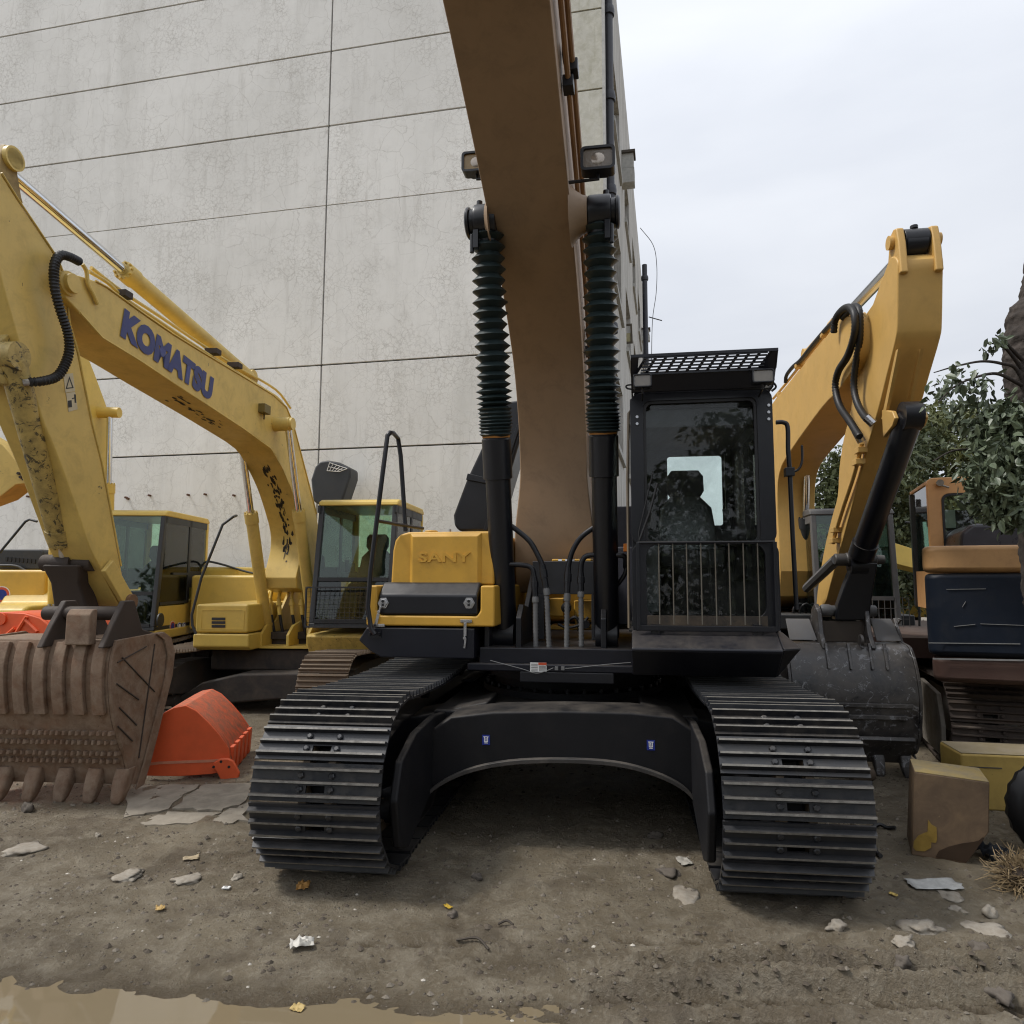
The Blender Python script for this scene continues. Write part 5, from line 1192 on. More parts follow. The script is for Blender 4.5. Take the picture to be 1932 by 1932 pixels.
mb = MB(); mb.prism([(kf - 0.05, z1c), (kf - 0.10, z1c - 0.03), (kf, z0c), (1.6, z0c), (1.6, z1c)], x0c, x1c + 0.4, 'x'); mb.build('side_skirt', paint('rust_edged_yellow', (0.60, 0.42, 0.10), 0.4, 0.45, dirtcol=(0.14, 0.07, 0.03), chips=0.6, chipcol=(0.08, 0.04, 0.02)), mB, bevel=0.02)
mb = MB(); mb.box(x1b - 0.05, x0c + 0.05, kf + 0.3, 1.7, z0b + 0.0, z0b + 0.03); mb.build('deck', M['ky_clean'], mB)
for x in (-0.50, -0.18, 0.20, 0.48):
    mb = MB(); mb.prism([(-0.95, z0b + 0.03), (-0.95, z0b + 0.18), (-0.8, z0b + 0.3), (-0.5, z0b + 0.35), (-0.1, z0b + 0.75), (0.3, z0b + 0.85), (0.5, z0b + 0.03)], x - 0.02, x + 0.02, 'x'); mb.build('mounting_plate', M['ky_clean'], mB, bevel=0.006)
# engine hoods behind
x0, x1, z0, z1 = bb(360, 1078, 580, 1190, 0.35)
mb = MB(); mb.box(x0, x1, 0.35, 2.2, z0, z1 - 0.06); mb.build('fuel_tank', M['ky_clean'], mB, bevel=0.05, seg=3)
x0, x1, z0, z1 = bb(372, 1072, 445, 1160, 0.9); mb = MB(); mb.box(x0 - 0.35, x1, 0.9, 2.3, z0, z1 + 0.02); mb.build('engine_housing', M['ky_clean'], mB, bevel=0.06, seg=3)
# boom
up = [(121, 516), (150, 520), (180, 530), (202, 542), (261, 585), (326, 630), (391, 670), (456, 709), (515, 745), (540, 768), (553, 800), (567, 853), (583, 915), (597, 970), (606, 1040), (612, 1110)]
lo = [(560, 1110), (570, 1040), (570, 1003), (561, 964), (548, 921), (531, 882), (510, 846), (456, 807), (391, 764), (326, 722), (261, 679), (192, 637), (150, 590), (124, 562)]
bo, bp_ = box_boom(mB, 'boom', B, up + lo, 0.25, -0.22, M['ky'])
# flange lines along the web
for seq in (up[2:-2], lo[2:-1]):
    q = [(0.253, y, z) for y, z in face(B, seq, 0.25)]; mb = MB(); mb.tube(q, 0.010, 6, caps=True); mb.build('flange', M['ky'], bo, sharp=60)
# lettering on the web
TL = B.x(228, 596, 0.254); TR = B.x(404, 745, 0.254); bl_c = B.x(226, 634, 0.254); br_c = B.x(398, 758, 0.254)
tme = font_mesh('KOMATSU', 1.0, 'lettering', M['komatsu_blue'], ext=0.0, off=0.072, space=1.06)
xs = [v.co.x for v in tme.vertices]; ys_ = [v.co.y for v in tme.vertices]; xmn, xmx, ymn, ymx = min(xs), max(xs), min(ys_), max(ys_)
A0 = Vector((0.2575, bl_c.y, bl_c.z)); A1 = Vector((0.2575, br_c.y, br_c.z)); H0 = Vector((0.2575, TL.y, TL.z)); 
ex = A1 - A0; hgt = 0.27; ez = Vector((0, -ex.z, ex.y)).normalized() * hgt
if ez.z < 0: ez = -ez
for v in tme.vertices:
    f = (v.co.x - xmn) / (xmx - xmn); g = (v.co.y - ymn) / (ymx - ymn); v.co = A0 + ex * f + ez * g
tme.update(); inst(tme, 'lettering', bo)
# scratches / bare patches under the boom
rs = random.Random(8); lq = [Vector((0, y, z)) for y, z in bp_]; lq = lq[len(lq) * 17 // 30:-4]; lq = [lq[i].lerp(lq[i + 1], j / 6) for i in range(len(lq) - 1) for j in range(6)]; mb = MB(); NQ = len(lq)
for k in range(230):
    f = rs.random(); i = int(f * (NQ - 3)) + 1
    if not (0.02 < f < 0.42 or 0.60 < f < 0.72): continue
    a, c_ = lq[i], lq[i + 1]; d = (c_ - a).normalized(); nrm = Vector((0, d.z, -d.y))
    if nrm.y * 1.0 + nrm.z * 1.0 > 0: nrm = -nrm
    x_ = rs.gauss(0.03, 0.04); L0 = rs.uniform(0.02, 0.07); w_ = rs.uniform(0.006, 0.022); n_ = 7
    pts = []
    for j in range(n_): t_ = 6.283 * j / n_; r_ = rs.uniform(0.55, 1.2); pts.append(a + nrm * 0.004 + d * (math.cos(t_) * L0 * r_) + Vector((x_ + math.sin(t_) * w_ * r_, 0, 0)))
    mb.add(pts, [tuple(range(n_))])
tag(mb.build('scuff_marks', plain('bare_scuffed_metal', (0.03, 0.024, 0.018), 0.6), bo, fix=False, flat=True), kind='stuff')
# tip bracket and hose holder
q = B.x(127, 535, 0.25); mb = MB(); mb.lathe((0.24, q.y, q.z), (0.31, q.y, q.z), [(0, 0.095), (0.03, 0.095), (0.035, 0.075), (0.07, 0.075)], 20); mb.build('boom_pin', M['ky'], bo, bevel=0.004)
mb = MB(); mb.tube(spline([B.x(155, 498, 0.27), B.x(163, 512, 0.27), B.x(166, 536, 0.27), B.x(176, 556, 0.27), B.x(184, 574, 0.27)], 5), 0.016, 8); mb.build('hose_bracket', M['ky'], bo)
# lamp on the boom
q = B.x(499, 772, 0.29); mb = MB(); mb.cbox(q, (0.09, 0.16, 0.11)); mb.tube([q, q + Vector((0, 0, -0.13))], 0.012, 6); mb.build('work_lamp', paint('olive_lamp', (0.16, 0.12, 0.03), 0.5, 0.3), mB, bevel=0.01)
# arm
au = [(2, 326), (36, 380), (70, 430), (108, 487), (119, 515), (126, 560), (131, 610), (147, 666), (160, 732), (173, 797), (192, 873), (209, 964), (228, 1068), (240, 1125), (236, 1140)]
al = [(222, 1140), (196, 1085), (170, 1036), (153, 987), (130, 921), (104, 850), (82, 797), (62, 732), (39, 657), (20, 591), (0, 516), (-14, 430), (-10, 360)]
ar, _ = box_boom(mB, 'arm', B, au + al, 0.19, -0.17, M['ky'])
q = [(0.193, y, z) for y, z in face(B, au[:-2], 0.19)]; mb = MB(); mb.tube(q, 0.008, 6); mb.build('flange', M['ky'], ar, sharp=60)
# arm head bracket with pin where the arm ram attaches
hp = B.x(12, 300, 0.10); hd_ = face(B, [(-8, 335), (-4, 290), (5, 272), (18, 278), (27, 295), (29, 330), (36, 372), (40, 385), (0, 340)], 0.12)
for xa in (-0.14, 0.10): mb = MB(); mb.prism(hd_, xa, xa + 0.04, 'x'); mb.build('arm_head_plate', paint('worn_head', (0.40, 0.28, 0.10), 0.5, 0.5, dirtcol=(0.06, 0.05, 0.04)), ar, bevel=0.008)
mb = MB(); mb.lathe((-0.17, hp.y, hp.z), (0.17, hp.y, hp.z), [(0, 0.07), (0.34, 0.07)], 20); mb.lathe((0.14, hp.y, hp.z), (0.17, hp.y, hp.z), [(0, 0.085), (0.03, 0.085)], 20)
mb.build('arm_head_pin', M['ky'], ar)
# arm ram on top of the boom
p0 = B.x(470, 712, 0.0); p1 = Vector((0, hp.y, hp.z)); pg = B.x(232, 519, 0.0); pl = p0.lerp(p1, 0.0)
lb = (pg - p0).length
cyl_m = {'barrel': M['ky'], 'rod': M['chrome'], 'eye': M['ky']}
cylinder_ram(mB, 'arm_cylinder', p0, p1, 0.083, 0.046, lb, cyl_m)
# boom rams
for sx_, ft, name_ in ((1, (592, 1190), ''), (-1, (505, 1198), '')):
    f_ = B.y(ft[0], ft[1], -0.62); tp = B.x(534, 800, 0.36); gl = (B.y(566, 955, -0.9) if sx_ > 0 else B.y(465, 955, -0.9))
    x_ = f_.x; tpp = Vector((x_ * 0.98, tp.y, tp.z)); f_ = Vector((x_, -0.62, f_.z))
    cylinder_ram(mB, 'boom_cylinder', f_, tpp, 0.078, 0.042, (tpp - f_).length * 0.60, cyl_m)
mb = MB(); tp = B.x(534, 800, 0.36); mb.lathe((0.20, tp.y, tp.z), (0.46, tp.y, tp.z), [(0, 0.10), (0.12, 0.09), (0.26, 0.09)], 22); bs = mb.build('pin_boss', M['ky'], bo)
mb = MB(); mb.lathe((0.461, tp.y, tp.z), (0.475, tp.y, tp.z), [(0, 0.075), (0.014, 0.07)], 22); mb.build('pin_cap', M['char'], bs)
# bucket ram, worn
p0 = B.x(22, 690, 0.0) ; k_ = p0.y - 0.32
p0 = B.y(20, 672, B.x(30, 690, 0).y - 0.22); p1 = B.y(128, 1062, B.x(196, 1085, 0).y - 0.30)
pg = B.y(113, 1020, (p0.y * 0.1 + p1.y * 0.9))
cylinder_ram(mB, 'bucket_cylinder', p0, p1, 0.088, 0.052, (pg - p0).length, {'barrel': M['ky_worn'], 'rod': M['steel'], 'eye': M['dark_link']})
q = B.x(30, 690, 0.1); mb = MB(); mb.prism(face(B, [(0, 640), (30, 620), (50, 690), (40, 730), (10, 725), (0, 700)], 0.12), -0.12, 0.13, 'x'); mb.build('ram_bracket', M['ky_worn'], ar, bevel=0.01)
q = B.x(31, 687, 0.16); mb = MB(); mb.cyl((0.12, q.y, q.z), (0.19, q.y, q.z), 0.07, 18); mb.build('bracket_pin', M['dark_link'], ar)
# collars on the ram and hose
hose(mB, 'hydraulic_hose', [B.x(55, 721, 0.24), B.x(80, 719, 0.28), B.x(110, 708, 0.30), B.x(129, 670, 0.31), B.x(128, 630, 0.31), B.x(112, 580, 0.31), B.x(103, 540, 0.31), B.x(103, 500, 0.30), B.x(114, 482, 0.30), B.x(132, 485, 0.30), B.x(150, 494, 0.29)], 0.036, M['rubber'], ribs=0.024, n=10)
mb = MB(); mb.tube([B.x(44, 722, 0.2), B.x(70, 719, 0.27)], 0.025, 8); mb.build('hose_fitting', M['steel'], ar)
mb = MB(); mb.tube(spline([B.x(168, 512, 0.2), B.x(205, 535, 0.2), B.x(233, 561, 0.2), B.x(300, 606, 0.2), B.x(380, 660, 0.2), B.x(450, 704, 0.2), B.x(500, 735, 0.2), B.x(528, 755, 0.2), B.x(548, 790, 0.2), B.x(553, 840, 0.2)], 4), 0.016, 8); pp = mb.build('boom_pipe', M['ky'], bo, sharp=60)
mb = MB(); mb.tube(spline([B.x(172, 505, 0.1), B.x(233, 552, 0.1), B.x(300, 596, 0.1), B.x(380, 650, 0.1), B.x(450, 694, 0.1), B.x(520, 735, 0.1), B.x(548, 770, 0.1)], 4), 0.016, 8); mb.build('boom_pipe', M['ky'], bo, sharp=60)
for u, v in ((230, 556), (402, 664), (443, 690)):
    q = B.x(u, v, 0.2); mb = MB(); mb.cbox(q, (0.14, 0.10, 0.06)); mb.build('pipe_clamp', M['dark_link'], bo, bevel=0.005)
# warning plates on the arm
for (pts, tri) in (([(120, 706), (138, 704), (142, 738), (124, 741)], True), ([(125, 742), (142, 739), (147, 772), (130, 777)], False)):
    q = face(B, pts, 0.195); mb = MB(); mb.prism(q, 0.1915, 0.194, 'x'); s_ = mb.build('warning_plate', plain('pale_yellow_label', (0.55, 0.48, 0.32), 0.5), ar)
    if tri:
        t0 = face(B, [(124, 734), (139, 732), (131, 710)], 0.195); t1 = face(B, [(126.5, 731.5), (136.5, 730.5), (131, 715)], 0.195); mb = MB(); ring_plate(mb, t0, t1, 0.1945, 0.1955, 'x'); mb.build('warning_triangle', M['rubber'], s_)
    else:
        mb = MB()
        for pp_ in ([(140, 744), (143, 744), (144, 760), (141, 760)], [(128, 756), (135, 755), (136, 768), (129, 769)], [(136, 751), (140, 750), (140, 752), (136, 753)]): mb.prism(face(B, pp_, 0.195), 0.1945, 0.1955, 'x')
        mb.build('warning_figure', M['rubber'], s_)
# link: cross tube, H link, tipping links
lp0 = B.y(82, 1062, p1.y); lp1 = B.y(178, 1063, p1.y); lp1.z = lp0.z
mb = MB(); mb.lathe(lp0, lp1, [(0, 0.058), (0.01, 0.07), (0.10, 0.07), (0.105, 0.078), (0.2, 0.078), (0.205, 0.07), (0.3, 0.07), (0.305, 0.076), ((lp1 - lp0).length, 0.07)], 22)
lk = mb.build('link_pin', M['dark_link'], mB)
ee = B.y(195, 1190, -4.75); es = B.y(120, 1190, -4.85)
mb = MB()
secs = []
for (ua, ub, v, yy, dp) in ((96, 168, 1066, p1.y, 0.11), (108, 162, 1100, p1.y + 0.06, 0.08), (115, 178, 1150, p1.y + 0.14, 0.08), (118, 200, 1200, p1.y + 0.22, 0.10)):
    a_ = B.y(ua, v, yy); c_ = B.y(ub, v, yy); secs.append([(a_.x, yy - dp, a_.z), (c_.x, yy - dp, c_.z), (c_.x, yy + dp, c_.z), (a_.x, yy + dp, a_.z)])
mb.loft(secs); mb.build('bucket_link', M['dark_link'], mB, bevel=0.02)
pe = B.x(235, 1135, 0.19)
for xx in (-0.2, 0.22):
    a_ = Vector((xx, p1.y + 0.03, lp0.z - 0.02)); c_ = Vector((xx, pe.y, pe.z)); d = (c_ - a_); 
    mb = MB(); nrm = Vector((0, -d.z, d.y)).normalized() * 0.07
    mb.hexa([a_ - nrm + Vector((-0.02, 0, 0)), a_ - nrm + Vector((0.02, 0, 0)), a_ + nrm + Vector((0.02, 0, 0)), a_ + nrm + Vector((-0.02, 0, 0)), c_ - nrm + Vector((-0.02, 0, 0)), c_ - nrm + Vector((0.02, 0, 0)), c_ + nrm + Vector((0.02, 0, 0)), c_ + nrm + Vector((-0.02, 0, 0))])
    mb.build('tipping_link', M['ky'] if xx > 0 else M['dark_link'], mB, bevel=0.01)
mb = MB(); mb.cyl((-0.26, pe.y, pe.z), (0.27, pe.y, pe.z), 0.065, 20); mb.build('arm_end_pin', paint('brown_pin', (0.18, 0.10, 0.05), 0.6, 0.3), mB)
# bucket: shell seen from behind
XB = -0.02; HWB = 0.60
bk_edge = [(214, 1208), (207, 1235), (203, 1265), (203, 1310), (208, 1355), (220, 1400), (232, 1435), (240, 1480)]
ft_edge = [(300, 1192), (314, 1203), (321, 1231), (316, 1275), (293, 1368), (277, 1430), (262, 1480)]
bk = face(B, bk_edge, XB + HWB); ftt = face(B, ft_edge, XB + HWB)
print('bucket B', bk, ftt)
tx_ = [B.y(u, 1500, bk[-1][0]).x for u in (15, 72, 130, 185, 237)] + [B.y(-42, 1500, bk[-1][0]).x]
straps = [B.y(u, 1280, bk[3][0]).x for u in (190, 153, 116, 80, 43, 6, -31)]
bkt = bucket(mB, bk, ftt, HWB, XB, M['mud_steel'], tx_, 0.30, straps, 0.046, (0.64, 0.71, 0.78, 0.85), tw=0.058, lean_t=0.09)
q = face(B, [(213, 1196), (206, 1212), (205, 1240)], XB + HWB)
mb = MB(); mb.prism([(bk[0][0] - 0.0, bk[0][1]), (ftt[0][0], ftt[0][1] - 0.02), (ftt[0][0], ftt[0][1] - 0.05), (bk[0][0], bk[0][1] - 0.03)], XB - HWB, XB + HWB, 'x'); mb.build('bucket_top', M['mud_steel'], bkt)
for uu_ in (92, 205):
    e0 = bk[0]; xx = B.y(uu_, 1190, e0[0]).x; mb = MB(); mb.prism([(e0[0] - 0.12, e0[1] - 0.05), (e0[0] - 0.02, e0[1] + 0.12), (e0[0] + 0.10, e0[1] + 0.30), (e0[0] + 0.22, e0[1] + 0.30), (e0[0] + 0.28, e0[1] + 0.18), (e0[0] + 0.34, e0[1] + 0.06), (ftt[0][0], ftt[0][1] - 0.02), (e0[0], e0[1] - 0.05)], xx, xx + 0.05, 'x'); mb.build('bucket_ear', M['dark_link'], bkt, bevel=0.012)
xl_ = B.y(86, 1170, e0[0] + 0.12).x; xr2_ = B.y(232, 1170, e0[0] + 0.12).x; mb = MB(); mb.cyl((xl_, e0[0] + 0.12, e0[1] + 0.2), (xr2_, e0[0] + 0.12, e0[1] + 0.2), 0.055, 18); mb.build('bucket_pin', M['dark_link'], bkt)
mb = MB(); mb.prism([(e0[0] - 0.10, e0[1] - 0.03), (e0[0] - 0.10, e0[1] + 0.20), (e0[0] - 0.07, e0[1] + 0.24), (e0[0] - 0.02, e0[1] + 0.24), (e0[0] - 0.02, e0[1] - 0.03)], B.y(122, 1200, e0[0] - 0.1).x, B.y(168, 1200, e0[0] - 0.1).x, 'x'); mb.build('ear_gusset', M['mud_steel'], bkt, bevel=0.01)
# weld lines on the visible side plate
mb = MB()
for a_, c_ in (((222, 1250), (276, 1220)), ((230, 1240), (292, 1305)), ((220, 1290), (262, 1320)), ((225, 1335), (258, 1368)), ((222, 1370), (250, 1398)), ((292, 1215), (262, 1430))):
    a2 = B.x(a_[0], a_[1], XB + HWB + 0.033); c2 = B.x(c_[0], c_[1], XB + HWB + 0.033); mb.tube([a2, c2], 0.006, 5)
mb.build('weld_seam', M['dark_link'], bkt)
# cab
xa = B.y(583, 1180, -1.35); xb_ = B.y(737, 1180, -1.35); zt_ = B.y(650, 942, -1.1).z
gcab(mB, xa.x, xb_.x, -1.38, -1.12, 0.35, xa.z - 0.02, zt_, M['ky_clean'], M['char'], M['tinted'], lower=0.36, front_guard=(-0.02, 0.18, 0.0, 0.52))
# raised bonnet at the rear
def slabF(F, root, pts, k, depth, name, mat, par=None, **kw):
    q = [F.y(u, v, k) for u, v in pts]; nn_ = len(q); m_ = MB(); a_ = [(p.x, p.y, p.z) for p in q]; b2 = [(p.x, p.y + depth, p.z) for p in q]
    m_.add(a_ + b2, [tuple(range(nn_))[::-1], tuple(range(nn_, 2 * nn_))] + [(i, (i + 1) % nn_, nn_ + (i + 1) % nn_, nn_ + i) for i in range(nn_)])
    return m_.build(name, mat, par or root, **kw)
bn = slabF(B, mB, [(600, 952), (590, 945), (586, 905), (594, 880), (604, 870), (618, 868), (640, 872), (661, 883), (661, 900), (645, 948)], 1.9, 0.45, 'engine_bonnet', M['char'], bevel=0.04, seg=3)
a_ = B.y(617, 888, 1.88); c_ = B.y(645, 872, 1.88)
mb = MB()
for k in range(6):
    f = k / 5; mb.tube([a_.lerp(B.y(640, 890, 1.88), f), B.y(622, 873, 1.88).lerp(B.y(655, 884, 1.88), f)], 0.006, 5)
for k in range(3): mb.tube([a_.lerp(B.y(622, 873, 1.88), k / 2), B.y(640, 890, 1.88).lerp(B.y(655, 884, 1.88), k / 2)], 0.006, 5)
mb.build('bonnet_mesh', M['white'], bn)
# rails, pipes and hoses by the boom foot
rail(mB, [B.y(u, v, kf - 0.05 + d) for u, v, d in ((480 - 110, 1196, 0), (363, 1180, 0), (362, 1160, 0), (380, 1090, 0), (420, 990, 0.1), (440, 975, 0.15), (446, 973, 0.3))])
rail(mB, spline([B.y(u, v, 0.9) for u, v in ((372, 1092), (385, 1062), (412, 1063), (470, 1080), (500, 1082))], 4), 0.018)
for u in (512, 528, 552, 570):
    q0 = B.y(u + 6, 1120, -0.5); q1 = B.y(u - 2, 1130, -0.6); q2 = B.y(u, 1160, -0.62); q3 = B.y(u + 8, 1200, -0.6); q4 = B.y(u + 25, 1212, -0.4)
    mb = MB(); mb.tube(spline([B.y(u - 8 if u < 540 else u + 12, 1105, -0.45), B.y(u + 3, 1098, -0.5), q1], 5), 0.024, 8); mb.lathe(q1, q2, [(0, 0.03), (0.05, 0.03), (0.052, 0.045), (0.09, 0.045), (0.092, 0.03), ((q2 - q1).length, 0.03)], 8); h_ = mb.build('steel_elbow', M['ky_clean'], mB, sharp=60)
    mb = MB(); mb.tube(spline([q2, q3, q4], 5), 0.022, 8); mb.build('hose', M['rubber'], h_, sharp=60)
# ================================================================== C: yellow excavator standing behind at the far left
C = Fr(-6.95, 11.0, -4.0)
mC = machine('excavator', 'yellow excavator at the left edge, its cab door seen beside the other machine\'s arm', C)
for sx_ in (-1, 1): make_track(mC, sx_ * 1.15, 0.60, -1.8, 1.8, 0.40, bm_, 0.19, detail=False)
mb = MB(); mb.box(-0.9, 0.9, -1.0, 1.0, 0.45, 0.8); mb.build('carbody', M['old_frame'], mC, bevel=0.04)
mb = MB(); mb.lathe((0, 0, 0.78), (0, 0, 1.05), [(0, 0.65), (0.27, 0.65)], 30); mb.build('slewing_ring', M['old_frame'], mC)
x1_ = C.y(297, 1100, -1.25).x; zf = C.y(300, 1190, -1.25).z; zr = C.y(300, 962, -1.1).z
M['cab_y'] = M['ky_clean']
gcab(mC, x1_ - 1.0, x1_, -1.28, -1.10, 0.48, zf, zr, M['ky_clean'], M['char'], M['tinted'], lower=0.30)
mb = MB(); mb.box(-1.35, x1_ + 0.02, -1.25, 2.3, zf - 0.14, zf - 0.002); mb.build('deck', M['ky_clean'], mC, bevel=0.02)
mb = MB(); mb.prism([(-1.22, zf), (-1.22, zf + 0.30), (-1.1, zf + 0.36), (-0.4, zf + 0.36), (-0.2, zf + 0.62), (2.3, zf + 0.62), (2.3, zf)], -1.33, -0.42, 'x'); mb.build('tank_housing', M['ky_clean'], mC, bevel=0.05, seg=3)
x_, _, _, z_ = bb(300, 1130, 366, 1045, 0.9, C)
mb = MB(); mb.box(0.42, x1_ + 0.02, 0.52, 2.6, zf, zf + 0.72); mb.build('engine_housing', M['ky_clean'], mC, bevel=0.08, seg=3)
mb = MB(); mb.box(0.55, x1_ - 0.1, 0.8, 2.4, zf + 0.72, zf + 0.92); hb = mb.build('engine_bonnet', M['char'], mC, bevel=0.06, seg=3)
mb = MB()
for k in range(9): mb.box(0.62 + k * 0.09, 0.66 + k * 0.09, 0.79, 0.80, zf + 0.80, zf + 0.88)
mb.build('bonnet_slots', M['rubber'], hb)
a_ = C.y(0, 1036, 0.3); c_ = C.y(80, 1075, 0.3)
mb = MB(); mb.prism(rrect(-1.9, c_.x, c_.z, a_.z, 0.08), 0.3, 1.8, 'y'); hb = mb.build('engine_bonnet', M['char'], mC, bevel=0.03)
mb = MB()
for k in range(8):
    q = C.y(12 + k * 7.5, 1055 + k * 0.6, 0.29); mb.box(q.x - 0.018, q.x + 0.018, 0.288, 0.299, q.z - 0.035, q.z + 0.035)
mb.build('bonnet_slots', M['rubber'], hb)
a_ = C.y(0, 1075, -0.3); c_ = C.y(84, 1160, -0.3); mb = MB(); mb.box(-2.1, c_.x, -0.3, 1.9, c_.z, a_.z); mb.build('left_housing', paint('deep_yellow', (0.62, 0.38, 0.06), 0.35, 0.12), mC, bevel=0.05, seg=3)
q = C.y(3, 1122, -0.3); label_disc(mC, (q.x, -0.301, q.z), 0.13, (0, -1, 0), M['red'], M['blue'])
q = C.x(331, 1178, x1_); 
for k, (u, r_) in enumerate(((325, 0.085), (338, 0.065), (347, 0.065))):
    q = C.x(u, 1182, x1_ + 0.003); label_disc(mC, (x1_ + 0.003, q.y, q.z), r_, (1, 0, 0), M['red'] if k == 0 else M['blue'], M['blue'] if k == 0 else M['white'])
# louvres on the housing beside the door
mb = MB()
for k in range(8): mb.box(x1_ + 0.021, x1_ + 0.03, 0.75 - k * 0.0, 1.05, zf + 0.28 + k * 0.045, zf + 0.30 + k * 0.045)
mb.build('louvres', M['char'], mC)
# boom rising behind the neighbour's arm
pts = [(150, 640), (165, 670), (190, 735), (207, 790), (211, 870), (212, 1000), (214, 1120), (160, 1120), (168, 1000), (165, 870), (150, 760), (120, 680), (60, 610), (20, 560), (60, 560), (110, 590)]
cb, _ = box_boom(mC, 'boom', C, pts, 0.22, -0.22, M['ky_clean'])
for sx_ in (-0.38, 0.38):
    f_ = Vector((sx_, -0.6, zf + 0.05)); tp = C.x(187, 778, 0.22); tp = Vector((sx_, tp.y, tp.z))
    cylinder_ram(mC, 'boom_cylinder', f_, tp, 0.08, 0.042, (tp - f_).length * 0.66, {'barrel': M['ky_clean'], 'rod': M['chrome'], 'eye': M['ky_clean']})
q = C.x(187, 778, 0.22); mb = MB(); mb.lathe((0.2, q.y, q.z), (0.52, q.y, q.z), [(0, 0.09), (0.25, 0.08), (0.32, 0.08)], 20); mb.build('pin_boss', M['ky_clean'], cb)
# folded arm reaching back at the left frame edge
pts = [(-60, 800), (5, 838), (22, 858), (40, 882), (52, 900), (54, 912), (30, 915), (0, 938), (-60, 960)]
q = [C.y(u, v, -3.6) for u, v in pts]; mb = MB(); mb.prism([(p.x, p.z) for p in q], -3.6, -3.3, 'y'); am = mb.build('arm', M['ky'], mC, bevel=0.015)
mb = MB(); qa = C.y(40, 900, -3.6)
for u, v in ((42, 896), (44, 904), (38, 900), (34, 893)): p = C.y(u, v, -3.62); mb.cyl((p.x, -3.625, p.z), (p.x, -3.60, p.z), 0.016, 8)
mb.build('arm_bolts', M['dark_link'], am)
rail(mC, [C.y(u, v, -1.2) for u, v in ((-10, 1050), (0, 1042), (48, 984), (56, 980), (70, 984))])
rail(mC, spline([C.y(u, v, 0.25) for u, v in ((-5, 1067), (30, 1068), (50, 1078), (70, 1084), (78, 1084))], 4), 0.022)
for u in (93, 103):
    mb = MB(); mb.lathe(C.y(u, 1140, -0.7), C.y(u, 1190, -0.7), [(0, 0.03), (0.05, 0.03), (0.055, 0.05), (0.1, 0.05), (0.105, 0.03), (0.35, 0.028)], 10); mb.build('hose_fitting', M['steel'], mC)
for u in (108, 115, 122): mb = MB(); mb.tube(spline([C.y(u, 1120, -0.5), C.y(u + 6, 1150, -0.5), C.y(u + 2, 1185, -0.5), C.y(u - 6, 1215, -0.5)], 5), 0.022, 8); mb.build('hose', M['ky_clean'] if u < 120 else M['rubber'], mC, sharp=60)
# mirror at the cab's lower corner
q = C.x(303, 1170, x1_ + 0.1); mb = MB(); mb.lathe((x1_ + 0.08, -1.3, q.z), (x1_ + 0.10, -1.3, q.z), [(0, 0.10), (0.02, 0.10)], 16); mb.build('round_mirror', M['char'], mC)

# ================================================================== E: warm yellow excavator to the right of the cab
E = Fr(3.73, 10.2, 8.5)
mE = machine('excavator', 'warm yellow excavator with black bucket and looping hoses, right of the big machine\'s cab', E)
dm_ = {'frame': M['old_frame'], 'shoe': paint('dull_track', (0.05, 0.045, 0.04), 0.6, 0.4, dirtcol=(0.14, 0.12, 0.10)), 'link': M['old_frame']}
for sx_ in (-1, 1): make_track(mE, sx_ * 1.19, 0.60, -1.95, 1.8, 0.42, dm_, 0.19, detail=False)
mb = MB(); mb.box(-0.9, 0.9, -1.1, 1.2, 0.45, 0.8); mb.build('carbody', M['old_frame'], mE, bevel=0.04)
mb = MB(); mb.lathe((0, 0, 0.78), (0, 0, 1.08), [(0, 0.68), (0.3, 0.68)], 30); mb.build('slewing_ring', M['old_frame'], mE)
mb = MB(); mb.box(-1.35, 1.35, -1.2, 2.4, 1.08, 1.28); mb.build('deck', M['char'], mE, bevel=0.02)
mb = MB(); mb.box(-1.33, -0.45, -0.9, 2.3, 1.285, 1.8); mb.build('tool_locker', M['e_yellow'], mE, bevel=0.04)
mb = MB(); mb.box(-0.42, 1.33, 0.75, 2.6, 1.285, 2.0); mb.build('engine_housing', M['char'], mE, bevel=0.05)
up = [(1430, 800), (1459, 758), (1481, 732), (1508, 698), (1553, 642), (1580, 606), (1600, 596), (1618, 600)]
lo = [(1622, 650), (1612, 690), (1579, 739), (1549, 771), (1492, 850), (1470, 893), (1466, 960), (1470, 1125), (1430, 1125), (1420, 950), (1420, 860)]
eb, _ = box_boom(mE, 'boom', E, up + lo, -0.25, 0.25, M['e_yellow'])
for off in ((0, 0), (6, 10)):
    q = [E.x(u + off[0], v - 6 + off[1] * 0.2, -0.18 + off[0] * 0.02) for u, v in up[1:-1]]; mb = MB(); mb.tube(spline(q, 3), 0.018, 8); pp = mb.build('boom_pipe', M['e_yellow'], eb, sharp=60)
for u, v in ((1475, 745), (1510, 690), (1560, 630)):
    q = E.x(u, v, -0.18); mb = MB(); mb.cbox(q, (0.12, 0.09, 0.06)); mb.build('pipe_clamp', M['e_yellow'], eb, bevel=0.006)
mb = MB(); mb.tube(spline([E.x(u, v, -0.22) for u, v in ((1482, 722), (1484, 708), (1496, 692), (1510, 680), (1530, 655), (1555, 625), (1573, 606))], 5), 0.024, 8); mb.build('hose', M['rubber'], mE, sharp=60)
